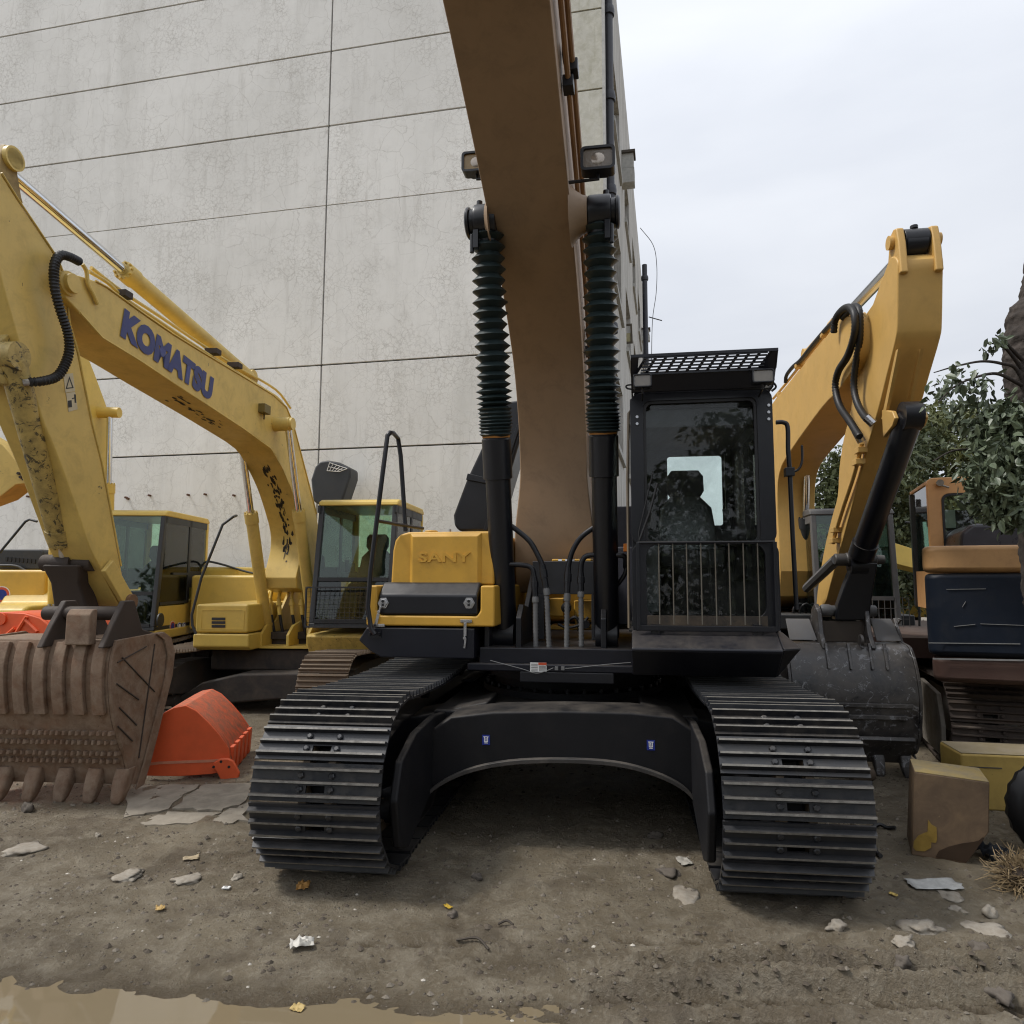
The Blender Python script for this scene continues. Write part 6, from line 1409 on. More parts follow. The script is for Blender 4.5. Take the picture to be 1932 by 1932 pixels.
# arm: front face towards the camera
au = [(1673, 500), (1682, 484), (1693, 492), (1693, 530), (1692, 612), (1689, 642), (1673, 707), (1656, 775), (1637, 840), (1618, 913), (1591, 1014), (1566, 1105), (1556, 1140)]
al = [(1540, 1140), (1553, 1046), (1569, 976), (1580, 935), (1583, 884), (1591, 829), (1605, 770), (1612, 700), (1618, 660), (1630, 601), (1646, 574)]
ea, ep = box_boom(mE, 'arm', E, au + al, -0.165, 0.165, M['e_yellow'])
q = E.x(1628, 622, -0.17); mb = MB(); mb.lathe((-0.168, q.y, q.z), (-0.235, q.y, q.z), [(0, 0.15), (0.02, 0.13), (0.068, 0.12)], 28); mb.build('pin_boss', M['e_yellow'], ea)
# stiffening ribs on the front face
for u0 in (1699, 1741):
    t0 = E.x(1689, 640, -0.165); y0_ = t0.y
    q0 = E.y(u0 - 4, 660, y0_ - 0.0); q1 = E.x(1656, 775, -0.165); q2 = E.y(u0 - 32, 790, q1.y)
    mb = MB(); mb.hexa([(q0.x - 0.012, q0.y - 0.03, q0.z), (q0.x + 0.012, q0.y - 0.03, q0.z), (q0.x + 0.012, q0.y + 0.02, q0.z), (q0.x - 0.012, q0.y + 0.02, q0.z), (q2.x - 0.012, q2.y - 0.06, q2.z), (q2.x + 0.012, q2.y - 0.06, q2.z), (q2.x + 0.012, q2.y + 0.02, q2.z), (q2.x - 0.012, q2.y + 0.02, q2.z)])
    mb.build('front_rib', M['e_yellow'], ea)
hp = E.x(1690, 470, -0.165); yh = E.x(1693, 530, -0.165).y
ctr = E.y(1728, 452, yh + 0.05)
for xx in (-0.155, 0.095):
    mb = MB(); zt_ = ctr.z + 0.10; mb.prism([(yh - 0.05, ctr.z - 0.30), (yh - 0.03, ctr.z - 0.05), (yh, zt_ - 0.02), (yh + 0.06, zt_), (yh + 0.14, zt_ - 0.02), (yh + 0.2, ctr.z - 0.1), (yh + 0.3, ctr.z - 0.3)], xx, xx + 0.06, 'x'); mb.build('arm_head_plate', M['e_yellow'], ea, bevel=0.014)
mb = MB(); mb.cyl((-0.19, yh + 0.08, ctr.z), (0.19, yh + 0.08, ctr.z), 0.055, 18); mb.build('arm_head_pin', M['e_yellow'], ea)
mb = MB(); mb.cyl((-0.09, yh + 0.08, ctr.z), (0.09, yh + 0.08, ctr.z), 0.095, 22); mb.box(-0.07, 0.07, yh + 0.06, yh + 0.18, ctr.z - 0.22, ctr.z - 0.03); mb.cyl((0, yh + 0.06, ctr.z + 0.09), (0, yh + 0.06, ctr.z + 0.12), 0.03, 10); mb.build('rod_eye', M['sy_black'], mE, bevel=0.006)
p0 = E.x(1525, 672, 0.0); p1 = Vector((0, yh + 0.09, ctr.z - 0.02))
cylinder_ram(mE, 'arm_cylinder', p0, p1, 0.085, 0.055, (p1 - p0).length * 0.40, {'barrel': M['e_yellow'], 'rod': M['chrome'], 'eye': M['sy_black']})
# boom ram behind with chrome rod
f_ = E.y(1515, 1160, -0.6); tp = E.x(1552, 850, 0.30)
for xx in (-0.36, 0.36):
    a_ = Vector((f_.x if xx < 0 else f_.x + 0.72, -0.6, f_.z)); c_ = Vector((a_.x + 0.02, tp.y + 0.1, tp.z))
    cylinder_ram(mE, 'boom_cylinder', a_, c_, 0.085, 0.045, (c_ - a_).length * 0.60, {'barrel': M['char'], 'rod': M['chrome'], 'eye': M['e_yellow']})
# bucket ram in front of the arm, link, bucket
ya = E.x(1660, 760, -0.165).y - 0.20; yb_ = E.x(1591, 1014, -0.165).y - 0.34
p0 = E.y(1718, 785, ya); p1 = E.y(1618, 1066, yb_)
cylinder_ram(mE, 'bucket_cylinder', p0, p1, 0.10, 0.05, (p1 - p0).length * 0.92, {'barrel': M['sy_black'], 'rod': M['chrome'], 'eye': M['sy_black']}, collar=False)
for xx in (-0.13, 0.09): mb = MB(); mb.prism([(p0.y + 0.25, p0.z + 0.12), (p0.y + 0.02, p0.z + 0.05), (p0.y - 0.03, p0.z - 0.02), (p0.y + 0.03, p0.z - 0.07), (p0.y + 0.25, p0.z - 0.12)], p0.x + xx, p0.x + xx + 0.035, 'x'); mb.build('ram_bracket', M['e_yellow'], ea, bevel=0.01)
a_ = E.y(1574, 1056, yb_); c_ = E.y(1668, 1058, yb_); c_.z = a_.z
mb = MB(); mb.lathe(a_, c_, [(0, 0.05), (0.01, 0.058), (0.1, 0.058), (0.11, 0.066), (0.28, 0.066), (0.29, 0.058), (0.36, 0.058), (0.37, 0.045), ((c_ - a_).length, 0.04)], 20); mb.build('link_pin', plain('greasy_pin', (0.06, 0.055, 0.05), 0.5), mE)
secs = []
for (ua, ub, v, dy, dp) in ((1608, 1652, 1062, 0, 0.07), (1592, 1646, 1100, 0.03, 0.06), (1578, 1640, 1140, 0.07, 0.06), (1572, 1636, 1170, 0.10, 0.07)):
    l_ = E.y(ua, v, yb_ + dy); r_ = E.y(ub, v, yb_ + dy); secs.append([(l_.x, yb_ + dy - dp, l_.z), (r_.x, yb_ + dy - dp, r_.z), (r_.x, yb_ + dy + dp, r_.z), (l_.x, yb_ + dy + dp, l_.z)])
mb = MB(); mb.loft(secs); mb.build('bucket_link', M['sy_black'], mE, bevel=0.015)
s0 = Vector((a_.x + 0.02, yb_, a_.z)); s1 = E.x(1552, 1110, -0.165)
mb = MB(); mb.tube([s0, (s0.x, s1.y, s1.z)], 0.05, 8); mb.build('tipping_link', plain('grey_link', (0.10, 0.10, 0.10), 0.5), mE)
q0 = E.y(1548, 1152, yb_ + 0.12); q1 = E.y(1652, 1150, yb_ + 0.12)
mb = MB(); mb.lathe(q0, (q1.x, q0.y, q0.z), [(0, 0.05), (0.02, 0.06), (0.08, 0.06), (0.1, 0.05), (q1.x - q0.x - 0.1, 0.05), (q1.x - q0.x - 0.08, 0.06), (q1.x - q0.x, 0.05)], 18); mb.build('bucket_pin', plain('pin_grey', (0.12, 0.12, 0.12), 0.5), mE)
M['bk_black'] = paint('scuffed_black_bucket', (0.016, 0.016, 0.019), 0.2, 0.55, dirtcol=(0.13, 0.115, 0.10), chips=0.8, chipcol=(0.24, 0.24, 0.25), scale=2.6, bump=0.12, spec=0.8)
yl = yb_ + 0.0
def zz(v, y): return E.y(1600, v, y).z
back = [(yl + 0.10, zz(1210, yl + 0.10)), (yl - 0.10, zz(1222, yl - 0.10)), (yl - 0.22, zz(1262, yl - 0.22)), (yl - 0.27, zz(1310, yl - 0.27)), (yl - 0.25, zz(1350, yl - 0.25)), (yl - 0.20, zz(1385, yl - 0.20)), (yl - 0.10, zz(1415, yl - 0.10)), (yl + 0.02, 0.17)]
frnt = [(yl + 0.25, zz(1165, yl + 0.25)), (yl + 0.62, zz(1200, yl + 0.5)), (yl + 0.60, zz(1270, yl + 0.5)), (yl + 0.35, 0.45), (yl + 0.08, 0.15)]
bxl = E.y(1492, 1290, yl - 0.2).x; bxr = E.y(1727, 1290, yl - 0.2).x; xc_ = (bxl + bxr) / 2; hw_ = (bxr - bxl) / 2
tt = [E.y(u, 1460, yl).x for u in (1530, 1566, 1602, 1638, 1672)]
ek = bucket(mE, back, frnt, hw_, xc_, M['bk_black'], [xc_ + (i - 2) * hw_ * 0.43 for i in range(5)], 0.17, tw=0.05, lean_t=0.14)
for a0_, a1_ in (((1485, 1168), (1543, 1208)), ((1646, 1168), (1702, 1210))):
    p = E.y(a0_[0], a0_[1], yl + 0.12); q = E.y(a1_[0], a1_[1], yl + 0.02)
    mb = MB(); mb.hexa([(p.x, yl + 0.03, q.z), (q.x, yl + 0.03, q.z), (q.x, yl + 0.05, q.z), (p.x, yl + 0.05, q.z), (p.x, yl + 0.18, p.z), (q.x - 0.03, yl + 0.18, p.z), (q.x - 0.03, yl + 0.20, p.z), (p.x, yl + 0.20, p.z)]); mb.build('top_plate', paint('grey_scuffed_plate', (0.14, 0.14, 0.145), 0.45, 0.4, dirtcol=(0.2, 0.18, 0.15)), ek, bevel=0.005)
for u in (1549, 1640):
    p = E.y(u, 1205, yl); mb = MB(); mb.prism([(yl - 0.13, p.z - 0.08), (yl - 0.02, p.z + 0.06), (yl + 0.02, p.z + 0.26), (yl + 0.12, p.z + 0.32), (yl + 0.24, p.z + 0.26), (yl + 0.34, p.z + 0.05), (yl + 0.1, p.z - 0.05)], p.x - 0.022, p.x + 0.022, 'x'); mb.build('bucket_ear', M['bk_black'], ek, bevel=0.01)
p = E.y(1594, 1200, yl + 0.08); mb = MB(); mb.box(E.y(1553, 1200, yl).x, E.y(1636, 1200, yl).x, yl + 0.06, yl + 0.09, p.z - 0.05, p.z + 0.14); mb.build('ear_plate', paint('brown_plate', (0.055, 0.042, 0.032), 0.5, 0.3), ek)
p = E.y(1625, 1215, yl - 0.08); mb = MB(); mb.lathe((p.x - 0.015, p.y, p.z + 0.03), (p.x + 0.015, p.y, p.z + 0.03), [(0, 0.055), (0.03, 0.055)], 16); mb.box(p.x - 0.015, p.x + 0.015, p.y - 0.03, p.y + 0.06, p.z - 0.07, p.z + 0.02); mb.build('lifting_eye', M['bk_black'], ek, bevel=0.008)
for u in (1558, 1600, 1640, 1668):
    zt1 = E.y(1600, 1215, yl - 0.1).z; zt2 = E.y(1600, 1255, yl - 0.2).z; x_ = E.y(u, 1230, yl - 0.1).x; x2_ = E.y(u + 5, 1270, yl - 0.2).x
    mb = MB(); mb.hexa([(x_ - 0.012, yl - 0.115, zt1 + 0.01), (x_ + 0.012, yl - 0.115, zt1 + 0.01), (x_ + 0.012, yl - 0.09, zt1), (x_ - 0.012, yl - 0.09, zt1), (x2_ - 0.012, yl - 0.245, zt2 - 0.03), (x2_ + 0.012, yl - 0.245, zt2 - 0.03), (x2_ + 0.012, yl - 0.21, zt2 - 0.03), (x2_ - 0.012, yl - 0.21, zt2 - 0.03)]); mb.build('weld_strap', M['bk_black'], ek, bevel=0.004)
zq = E.y(1600, 1392, yl - 0.2).z
mb = MB(); mb.prism([(yl - 0.235, zq + 0.03), (yl - 0.26, zq - 0.0), (yl - 0.20, zq - 0.06), (yl - 0.02, 0.10), (yl + 0.02, 0.12), (yl - 0.15, zq - 0.02)], xc_ - hw_ * 0.93, xc_ + hw_ * 0.93, 'x'); mb.build('lip_plate', M['bk_black'], ek, bevel=0.008)
for v, dy, w_ in ((1330, -0.275, 0.9), (1352, -0.265, 0.8)):
    zq = E.y(1600, v, yl + dy).z; mb = MB(); mb.box(xc_ - hw_ * w_, xc_ + hw_ * w_, yl + dy - 0.012, yl + dy + 0.02, zq - 0.018, zq + 0.018); mb.build('wear_strip', M['bk_black'], ek, bevel=0.005)
# twin hoses looping over the boom tip
hk = -0.30
hose(mE, 'hydraulic_hose', [E.x(u, v, hk) for u, v in ((1573, 628), (1576, 604), (1588, 586), (1602, 580), (1612, 594), (1612, 630), (1600, 670), (1582, 700), (1576, 730), (1584, 765), (1603, 794), (1614, 812), (1622, 824))], 0.034, M['rubber'], ribs=0.03, n=10)
hose(mE, 'hydraulic_hose', [E.x(u, v, hk + 0.05) for u, v in ((1590, 600), (1602, 586), (1614, 578), (1622, 592), (1622, 640), (1614, 690), (1611, 730), (1618, 762), (1632, 786), (1644, 795))], 0.032, M['rubber'], ribs=0.03, n=10)
for pa, pb in (((1614, 812), (1626, 834)), ((1634, 787), (1648, 800))):
    mb = MB(); mb.tube([E.x(pa[0], pa[1], hk), E.x(pb[0], pb[1], hk + 0.05)], 0.036, 10); f2 = mb.build('hose_fitting', M['steel'], mE)
mb = MB(); mb.tube(spline([E.x(u, v, -0.2) for u, v in ((1626, 836), (1622, 855), (1610, 900), (1590, 960), (1575, 1010), (1572, 1025))], 5), 0.02, 8); ap = mb.build('arm_pipe', M['e_yellow'], ea, sharp=60)
for u, v in ((1624, 850), (1620, 872), (1577, 1000), (1575, 1020)):
    q = E.x(u, v, -0.2); mb = MB(); mb.cbox(q, (0.08, 0.12, 0.05)); mb.build('pipe_clamp', M['e_yellow'], ap, bevel=0.005)
# grey cab with mesh guard
ke = -1.45
xa = E.y(1528, 1100, ke).x; xb_ = E.y(1700, 1100, ke).x
E_grey = paint('faded_grey_cab', (0.10, 0.10, 0.10), 0.5, 0.4, dirtcol=(0.17, 0.16, 0.15))
xa = xb_ - 1.02
ec = gcab(mE, xa, xb_, ke, ke + 0.15, 0.3, E.y(1600, 1225, ke).z, E.y(1600, 958, ke + 0.15).z, E_grey, E_grey, M['tinted'], lower=0.35)
g0 = E.y(1640, 1248, ke - 0.1); g1 = E.y(1714, 1128, ke - 0.1)
guard_mesh(ec, (g0.x, g0.z), (g1.x, g1.z), ke - 0.1, 7, 6, E_grey, 0.005)
rail(mE, spline([E.y(u, v, ke + 0.1) for u, v in ((1708, 985), (1722, 990), (1728, 1020), (1733, 1100), (1736, 1240))], 4), 0.014)
for uu in (1500, 1512, 1540): mb = MB(); mb.tube(spline([E.y(uu, 1180, -1.0), E.y(uu - 3, 1150, -1.0), E.y(uu + 12, 1140, -1.0), E.y(uu + 25, 1165, -0.9)], 5), 0.018, 8); mb.build('hose', M['rubber'], mE, sharp=60)

# ================================================================== F: old orange excavator seen from behind at the right edge
Fm = Fr(4.75, 8.0, 20.0)
mF = machine('excavator', 'old orange excavator with dark blue counterweight, seen from behind at the right edge', Fm)
or_ = paint('faded_orange_paint', (0.60, 0.32, 0.13), 0.45, 0.2, dirtcol=(0.30, 0.14, 0.05), chips=0.15, chipcol=(0.07, 0.03, 0.02))
or2 = paint('brownish_orange', (0.48, 0.27, 0.11), 0.45, 0.3, dirtcol=(0.14, 0.07, 0.035), chips=0.2, chipcol=(0.06, 0.025, 0.015))
nv = paint('scuffed_navy_paint', (0.006, 0.0105, 0.02), 0.45, 0.3, dirtcol=(0.025, 0.026, 0.03), chips=0.10, chipcol=(0.35, 0.33, 0.3), spec=0.25)
br = paint('oxide_brown', (0.055, 0.026, 0.018), 0.6, 0.35, dirtcol=(0.09, 0.06, 0.045))
kF = -2.68
q = [Fm.y(u, v, kF) for u, v in ((1740, 1030), (1738, 1083), (1740, 1236), (1746, 1290))]
xl = q[0].x; zA, zB_, zC, zD = q[0].z, Fm.y(1800, 1081, kF).z, Fm.y(1800, 1240, kF).z, Fm.y(1800, 1290, kF).z
def cwt(z0, z1, ins, mat, nm, y0=kF):
    p = [(xl + 0.12 + ins, y0), (3.0, y0), (3.0, -1.3), (xl + 0.62 + ins, -1.3), (xl + 0.08 + ins, y0 + 0.30), (xl + 0.01 + ins, y0 + 0.15), (xl + 0.03 + ins, y0 + 0.05)]
    m_ = MB(); m_.prism(p, z0, z1, 'z'); return m_.build(nm, mat, mF, bevel=0.055, seg=5)
cwt(zB_ + 0.002, zA, 0.0, or2, 'bonnet', kF + 0.0); cwt(zC + 0.002, zB_ - 0.002, 0.012, nv, 'counterweight', kF + 0.01); cwt(zD, zC - 0.002, 0.04, br, 'counterweight_base', kF + 0.03)
for (u0, v0, u1, v1, w_, nm_) in ((1760, 1243, 1932, 1246, 0.006, 'weld_seam'), (1752, 1213, 1925, 1215, 0.003, 'scratch'), (1786, 1112, 1860, 1111, 0.002, 'scratch'), (1800, 1182, 1840, 1178, 0.002, 'scratch'), (1850, 1177, 1932, 1180, 0.002, 'scratch'), (1816, 1145, 1822, 1135, 0.003, 'scratch')):
    p = Fm.y(u0, v0, kF + 0.004); q = Fm.y(u1, v1, kF + 0.004); mb = MB(); mb.hexa([(p.x, kF + 0.004, p.z - w_), (q.x, kF + 0.004, q.z - w_), (q.x, kF + 0.009, q.z - w_), (p.x, kF + 0.009, p.z - w_), (p.x, kF + 0.004, p.z + w_), (q.x, kF + 0.004, q.z + w_), (q.x, kF + 0.009, q.z + w_), (p.x, kF + 0.009, p.z + w_)]); mb.build(nm_, plain('pale_scratch', (0.25, 0.25, 0.24), 0.6), mF)
mb = MB(); a_ = Fm.y(1810, 1026, kF + 0.8); c_ = Fm.y(1930, 985, kF + 0.8); mb.prism([(a_.x, a_.z - 0.05), (a_.x + 0.02, c_.z - 0.08), (a_.x + 0.12, c_.z), (2.0, c_.z), (2.0, a_.z - 0.05)], kF + 0.8, kF + 1.5, 'y'); mb.build('engine_cover', plain('dark_cover', (0.035, 0.035, 0.045), 0.3), mF, bevel=0.04, seg=3)
# cab rear wall with window
kc = -1.25
a_ = Fm.y(1748, 902, kc); c_ = Fm.y(1748, 1040, kc); xr_ = a_.x + 1.0; zb2 = c_.z - 0.6
w0, w1 = Fm.y(1782, 1030, kc), Fm.y(1782, 932, kc)
mb = MB(); ring_plate(mb, rrect(a_.x, xr_, zb2, a_.z, 0.06, 5), rrect(w0.x, xr_ - 0.10, w0.z - 0.25, w1.z, 0.07, 5), kc, kc + 0.08); cf = mb.build('cab', or_, mF, bevel=0.012)
mb = MB(); mb.prism(rrect(w0.x - 0.01, xr_ - 0.09, w0.z - 0.26, w1.z + 0.01, 0.07, 5), kc + 0.03, kc + 0.036, 'y'); mb.build('rear_window', M['glass_clear'], cf)
mb = MB(); ring_plate(mb, rrect(w0.x - 0.004, xr_ - 0.096, w0.z - 0.254, w1.z + 0.004, 0.07, 5), rrect(w0.x + 0.018, xr_ - 0.12, w0.z - 0.23, w1.z - 0.018, 0.06, 5), kc - 0.008, kc + 0.02); mb.build('window_seal', M['rubber'], cf)
mb = MB(); mb.box(a_.x + 0.02, xr_ - 0.02, kc + 0.081, kc + 1.15, a_.z - 0.05, a_.z - 0.01); mb.build('roof', or_, cf, bevel=0.01)
for x_ in (a_.x + 0.01, xr_ - 0.07):
    for y_ in (kc + 1.06,): mb = MB(); mb.box(x_, x_ + 0.06, y_, y_ + 0.08, zb2, a_.z - 0.05); mb.build('pillar', M['char'], cf)
    mb = MB(); mb.box(x_ + 0.02, x_ + 0.045, kc + 0.081, kc + 1.05, zb2, w0.z - 0.25); mb.build('side_wall', or_, cf)
for x_ in (a_.x + 0.035, xr_ - 0.04):
    mb = MB(); mb.box(x_, x_ + 0.005, kc + 0.082, kc + 1.05, w0.z - 0.25, a_.z - 0.051); mb.build('side_window', M['glass_clear'], cf)
seat(cf, (a_.x + xr_) / 2, kc + 0.75, zb2 + 0.25)
p = Fm.y(1800, 1000, kc); 
p0_ = Fm.y(1786, 995, kc); p1_ = Fm.y(1806, 960, kc)
mb = MB(); mb.box(p0_.x, p1_.x, kc + 0.10, kc + 0.11, p0_.z + 0.0, p1_.z - 0.0); mb.build('paper_notice', plain('pale_green_paper', (0.45, 0.52, 0.42), 0.6), cf)
q = Fm.y(1772, 912, kc); mb = MB(); mb.lathe((q.x, kc - 0.05, q.z), (q.x, kc, q.z), [(0, 0.035), (0.05, 0.03)], 14); mb.tube([(q.x, kc - 0.03, q.z - 0.02), (q.x + 0.08, kc - 0.03, q.z - 0.05)], 0.01, 6); mb.build('rear_lamp', M['lens'], cf)
mb = MB(); mb.box(-1.2, 2.2, -1.25, 2.0, zD + 0.05, zD + 0.25); mb.build('deck', br, mF)
mf_ = {'frame': M['old_frame'], 'shoe': paint('brown_track', (0.06, 0.045, 0.038), 0.7, 0.5, dirtcol=(0.13, 0.10, 0.08)), 'link': M['old_frame']}
tl_ = Fm.y(1786, 1400, -2.0).x; make_track(mF, tl_ + 0.32, 0.62, -1.75, 1.6, 0.40, mf_, 0.2, detail=True); make_track(mF, tl_ + 2.3, 0.62, -1.75, 1.6, 0.40, mf_, 0.2, detail=False)
mb = MB(); pl_ = paint('pale_muddy_plate', (0.22, 0.20, 0.17), 0.7, 0.5, dirtcol=(0.10, 0.085, 0.07)); q = [Fm.y(u, v, -2.0) for u, v in ((1768, 1345), (1785, 1340), (1786, 1440), (1778, 1420))]
mb.prism([(-2.08, 0.18), (-2.12, 0.45), (-2.0, 0.72), (-1.2, 0.75), (-1.2, 0.15)], tl_ - 0.06, tl_ - 0.02, 'x'); mb.build('track_guard', pl_, mF, bevel=0.01)
mb = MB(); mb.box(tl_ + 0.6, tl_ + 2.0, -1.0, 1.0, 0.4, 0.75); mb.build('carbody', M['old_frame'], mF)
mb = MB(); mb.lathe((tl_ + 1.3, 0, 0.74), (tl_ + 1.3, 0, zD + 0.06), [(0, 0.6), (zD - 0.68, 0.6)], 24); mb.build('slewing_ring', M['old_frame'], mF)

# ================================================================== H: muddy machine right behind the big one, and a far boom
H = Fr(1.15, 11.2, -4.0)
mH = machine('excavator', 'excavator with tan muddy tracks, mostly hidden behind the big machine in the middle', H)
for sx_ in (-1, 1): make_track(mH, sx_ * 1.15, 0.65, -1.8, 1.8, 0.42, bm_, 0.19, detail=False)
mb = MB(); mb.box(-0.85, 0.85, -1.0, 1.0, 0.45, 0.8); mb.build('carbody', M['old_frame'], mH)
mb = MB(); mb.box(-0.9, 0.9, -1.2, 2.0, 0.81, 1.15); mb.build('deck', M['char'], mH, bevel=0.02)
Gf = Fr(9.4, 13.5, -62.0)
mG = machine('excavator', 'distant yellow excavator whose boom shows between the grey cab and the orange machine', Gf)
for sx_ in (-1, 1): make_track(mG, sx_ * 1.1, 0.55, -1.7, 1.7, 0.40, bm_, 0.3, detail=False)
mb = MB(); mb.box(-1.2, 1.2, -1.3, 2.2, 1.0, 1.5); mb.build('deck', M['ky_clean'], mG, bevel=0.04)
mb = MB(); pG = [P(u, v, 12.0) for u, v in ((1640, 1010), (1700, 1028), (1745, 1042), (1765, 1060), (1765, 1082), (1700, 1066), (1640, 1050))]
lc = [Gf.l(p) for p in pG]; a_ = [(p.x, p.y, p.z) for p in lc]
nv_ = [(p[0] + 0.1, p[1] + 0.3, p[2]) for p in a_]; nn_ = len(a_)
mb.add(a_ + nv_, [tuple(range(nn_)), tuple(range(nn_, 2 * nn_))] + [(i, (i + 1) % nn_, nn_ + (i + 1) % nn_, nn_ + i) for i in range(nn_)]); mb.build('boom', M['ky_clean'], mG, bevel=0.01)
# ================================================================== buckets, blocks, rubbish
org = paint('orange_red_paint', (0.74, 0.105, 0.028), 0.45, 0.12, dirtcol=(0.22, 0.10, 0.05), chips=0.1, chipcol=(0.1, 0.04, 0.02), scale=4)
org_m = paint('muddy_orange_paint', (0.68, 0.11, 0.03), 0.6, 0.55, dirtcol=(0.16, 0.115, 0.075), chips=0.4, chipcol=(0.07, 0.05, 0.04), scale=7, bump=0.25)
o0 = G(277, 1474); K1 = Fr(o0.x, o0.y, -12.0)
ob = thing('excavator_bucket', 'bright orange excavator bucket lying on pale concrete beside the muddy bucket', 'excavator bucket', K1.o, -K1.a)
side = [K1.y(u, v, 0) for u, v in ((277, 1462), (280, 1440), (290, 1395), (300, 1358), (312, 1343), (330, 1334), (352, 1330), (372, 1340), (395, 1362), (415, 1385), (432, 1410), (436, 1432), (430, 1452), (401, 1459), (340, 1463))]
sp_ = [(p.x, p.z) for p in side]
mb = MB(); mb.prism(sp_, -0.03, 0.0, 'y'); mb.build('side_plate', org, ob, bevel=0.006)
mb = MB(); mb.prism(sp_, 0.87, 0.90, 'y'); mb.build('side_plate', org, ob, bevel=0.006)
shell = sp_[2:13]; cx_ = sum(p[0] for p in sp_) / len(sp_); cz_ = sum(p[1] for p in sp_) / len(sp_)
inn = [(p[0] + (cx_ - p[0]) * 0.06, p[1] + (cz_ - p[1]) * 0.06) for p in shell]
mb = MB(); mb.prism(shell + inn[::-1], 0.001, 0.869, 'y'); mb.build('shell', org_m, ob, bevel=0.006)
mb = MB(); q = [K1.y(u, v, -0.035) for u, v in ((277, 1440), (300, 1437), (401, 1433), (430, 1430), (430, 1434), (401, 1438), (300, 1442), (277, 1445))]; mb.prism([(p.x, p.z) for p in q], -0.036, -0.0305, 'y'); mb.build('weld_seam', plain('pink_weld', (0.62, 0.25, 0.15), 0.5), ob)
mb = MB(); q = [K1.y(u, v, -0.07) for u, v in ((401, 1447), (404, 1438), (416, 1431), (430, 1431), (440, 1436), (452, 1458), (450, 1470), (440, 1478), (428, 1479), (416, 1470), (408, 1455))]; mb.prism([(p.x, p.z) for p in q], -0.08, -0.035, 'y'); er = mb.build('ear', org, ob, bevel=0.01)
for u, v in ((403, 1447), (417, 1437), (432, 1447)): p = K1.y(u, v, -0.08); mb = MB(); mb.cyl((p.x, -0.082, p.z), (p.x, -0.079, p.z), 0.012, 10); mb.build('bolt_hole', M['rubber'], er)
lp_ = shell[-3:]
for k in range(5):
    y_ = 0.03 + k * 0.18; a_ = lp_[0]; c_ = lp_[2]; mb = MB(); d = Vector((c_[0] - a_[0], 0, c_[1] - a_[1])).normalized(); nn = Vector((-d.z, 0, d.x)); nn = nn if nn.x > 0 else -nn
    p = Vector((a_[0], y_, a_[1])); mb.hexa([p, p + Vector((0, 0.10, 0)), p + Vector((0, 0.10, 0)) + nn * 0.04, p + nn * 0.04, p + d * 0.26, p + d * 0.26 + Vector((0, 0.10, 0)), p + d * 0.24 + Vector((0, 0.10, 0)) + nn * 0.03, p + d * 0.24 + nn * 0.03]); mb.build('tooth', org, ob, bevel=0.01)
# second orange bucket, behind the muddy one
K2 = Fr(P(-20, 1200, 7.0).x, 7.0, 5.0)
ob2 = thing('excavator_bucket', 'big orange excavator bucket standing behind the muddy bucket at the left edge', 'excavator bucket', K2.o, -K2.a)
q = [K2.y(u, v, 0) for u, v in ((-60, 1180), (-30, 1160), (0, 1155), (45, 1157), (75, 1166), (92, 1180), (100, 1193), (102, 1215), (96, 1260))]
pl = [(p.x, p.z) for p in q] + [(q[-1].x - 0.25, 0.02), (q[0].x, 0.02)]
mb = MB(); mb.prism(pl, 0, 0.04, 'y'); mb.build('side_plate', org, ob2, bevel=0.01); mb = MB(); mb.prism(pl, 1.0, 1.04, 'y'); mb.build('side_plate', org, ob2, bevel=0.01)
sh = pl[:9]; i2 = [(x - 0.03, z - 0.03) for x, z in sh]; mb = MB(); mb.prism(sh + i2[::-1], 0.041, 0.999, 'y'); mb.build('shell', org, ob2)
a_ = K2.y(28, 1185, -0.01); c_ = K2.y(70, 1206, -0.01); b2_ = K2.y(50, 1163, -0.01)
for p0, p1 in ((a_ + Vector((0, 0, -0.08)), b2_), (K2.y(48, 1170, -0.01), K2.y(70, 1192, -0.01)), (K2.y(10, 1200, -0.01), a_)): mb = MB(); mb.tube([p0, p1], 0.018, 6); mb.build('rib', org, ob2)
p = K2.y(3, 1168, 0); mb = MB(); mb.cyl((p.x, -0.02, p.z), (p.x, 0, p.z), 0.06, 18); mb.build('boss', org, ob2)

# rusty block with the cut corner, yellow block behind it
g_ = G(1821, 1632); K3 = Fr(g_.x, g_.y, 24.0)
rb_ = thing('steel_weight', 'brown scuffed steel block with a cut lower corner and peeling yellow paint', 'steel block', K3.o, -K3.a)
q = [K3.y(u, v, 0) for u, v in ((1725.6, 1457.6), (1867.4, 1477.7), (1866, 1572), (1822, 1632), (1720, 1614.7))]
m_ = paint('brown_scuffed_block', (0.19, 0.125, 0.07), 0.45, 0.6, dirtcol=(0.09, 0.062, 0.042), chips=0.3, chipcol=(0.34, 0.25, 0.13), scale=3.2, fade=0.3)
zmn = min(p.z for p in q); mb = MB(); pp = [(p.x, p.z - zmn + 0.004) for p in q]; dpt = 0.34
mb.prism(pp, 0, dpt, 'y'); bo_ = mb.build('block_body', m_, rb_, bevel=0.008)
mb = MB(); mb.hexa([(pp[0][0] + .003, 0.003, pp[0][1] + 0.001), (pp[1][0] - .003, 0.003, pp[1][1] + 0.001), (pp[1][0] - .003, dpt - .003, pp[1][1] + 0.001), (pp[0][0] + .003, dpt - .003, pp[0][1] + 0.001), (pp[0][0] + .003, 0.003, pp[0][1] + 0.004), (pp[1][0] - .003, 0.003, pp[1][1] + 0.004), (pp[1][0] - .003, dpt - .003, pp[1][1] + 0.004), (pp[0][0] + .003, dpt - .003, pp[0][1] + 0.004)])
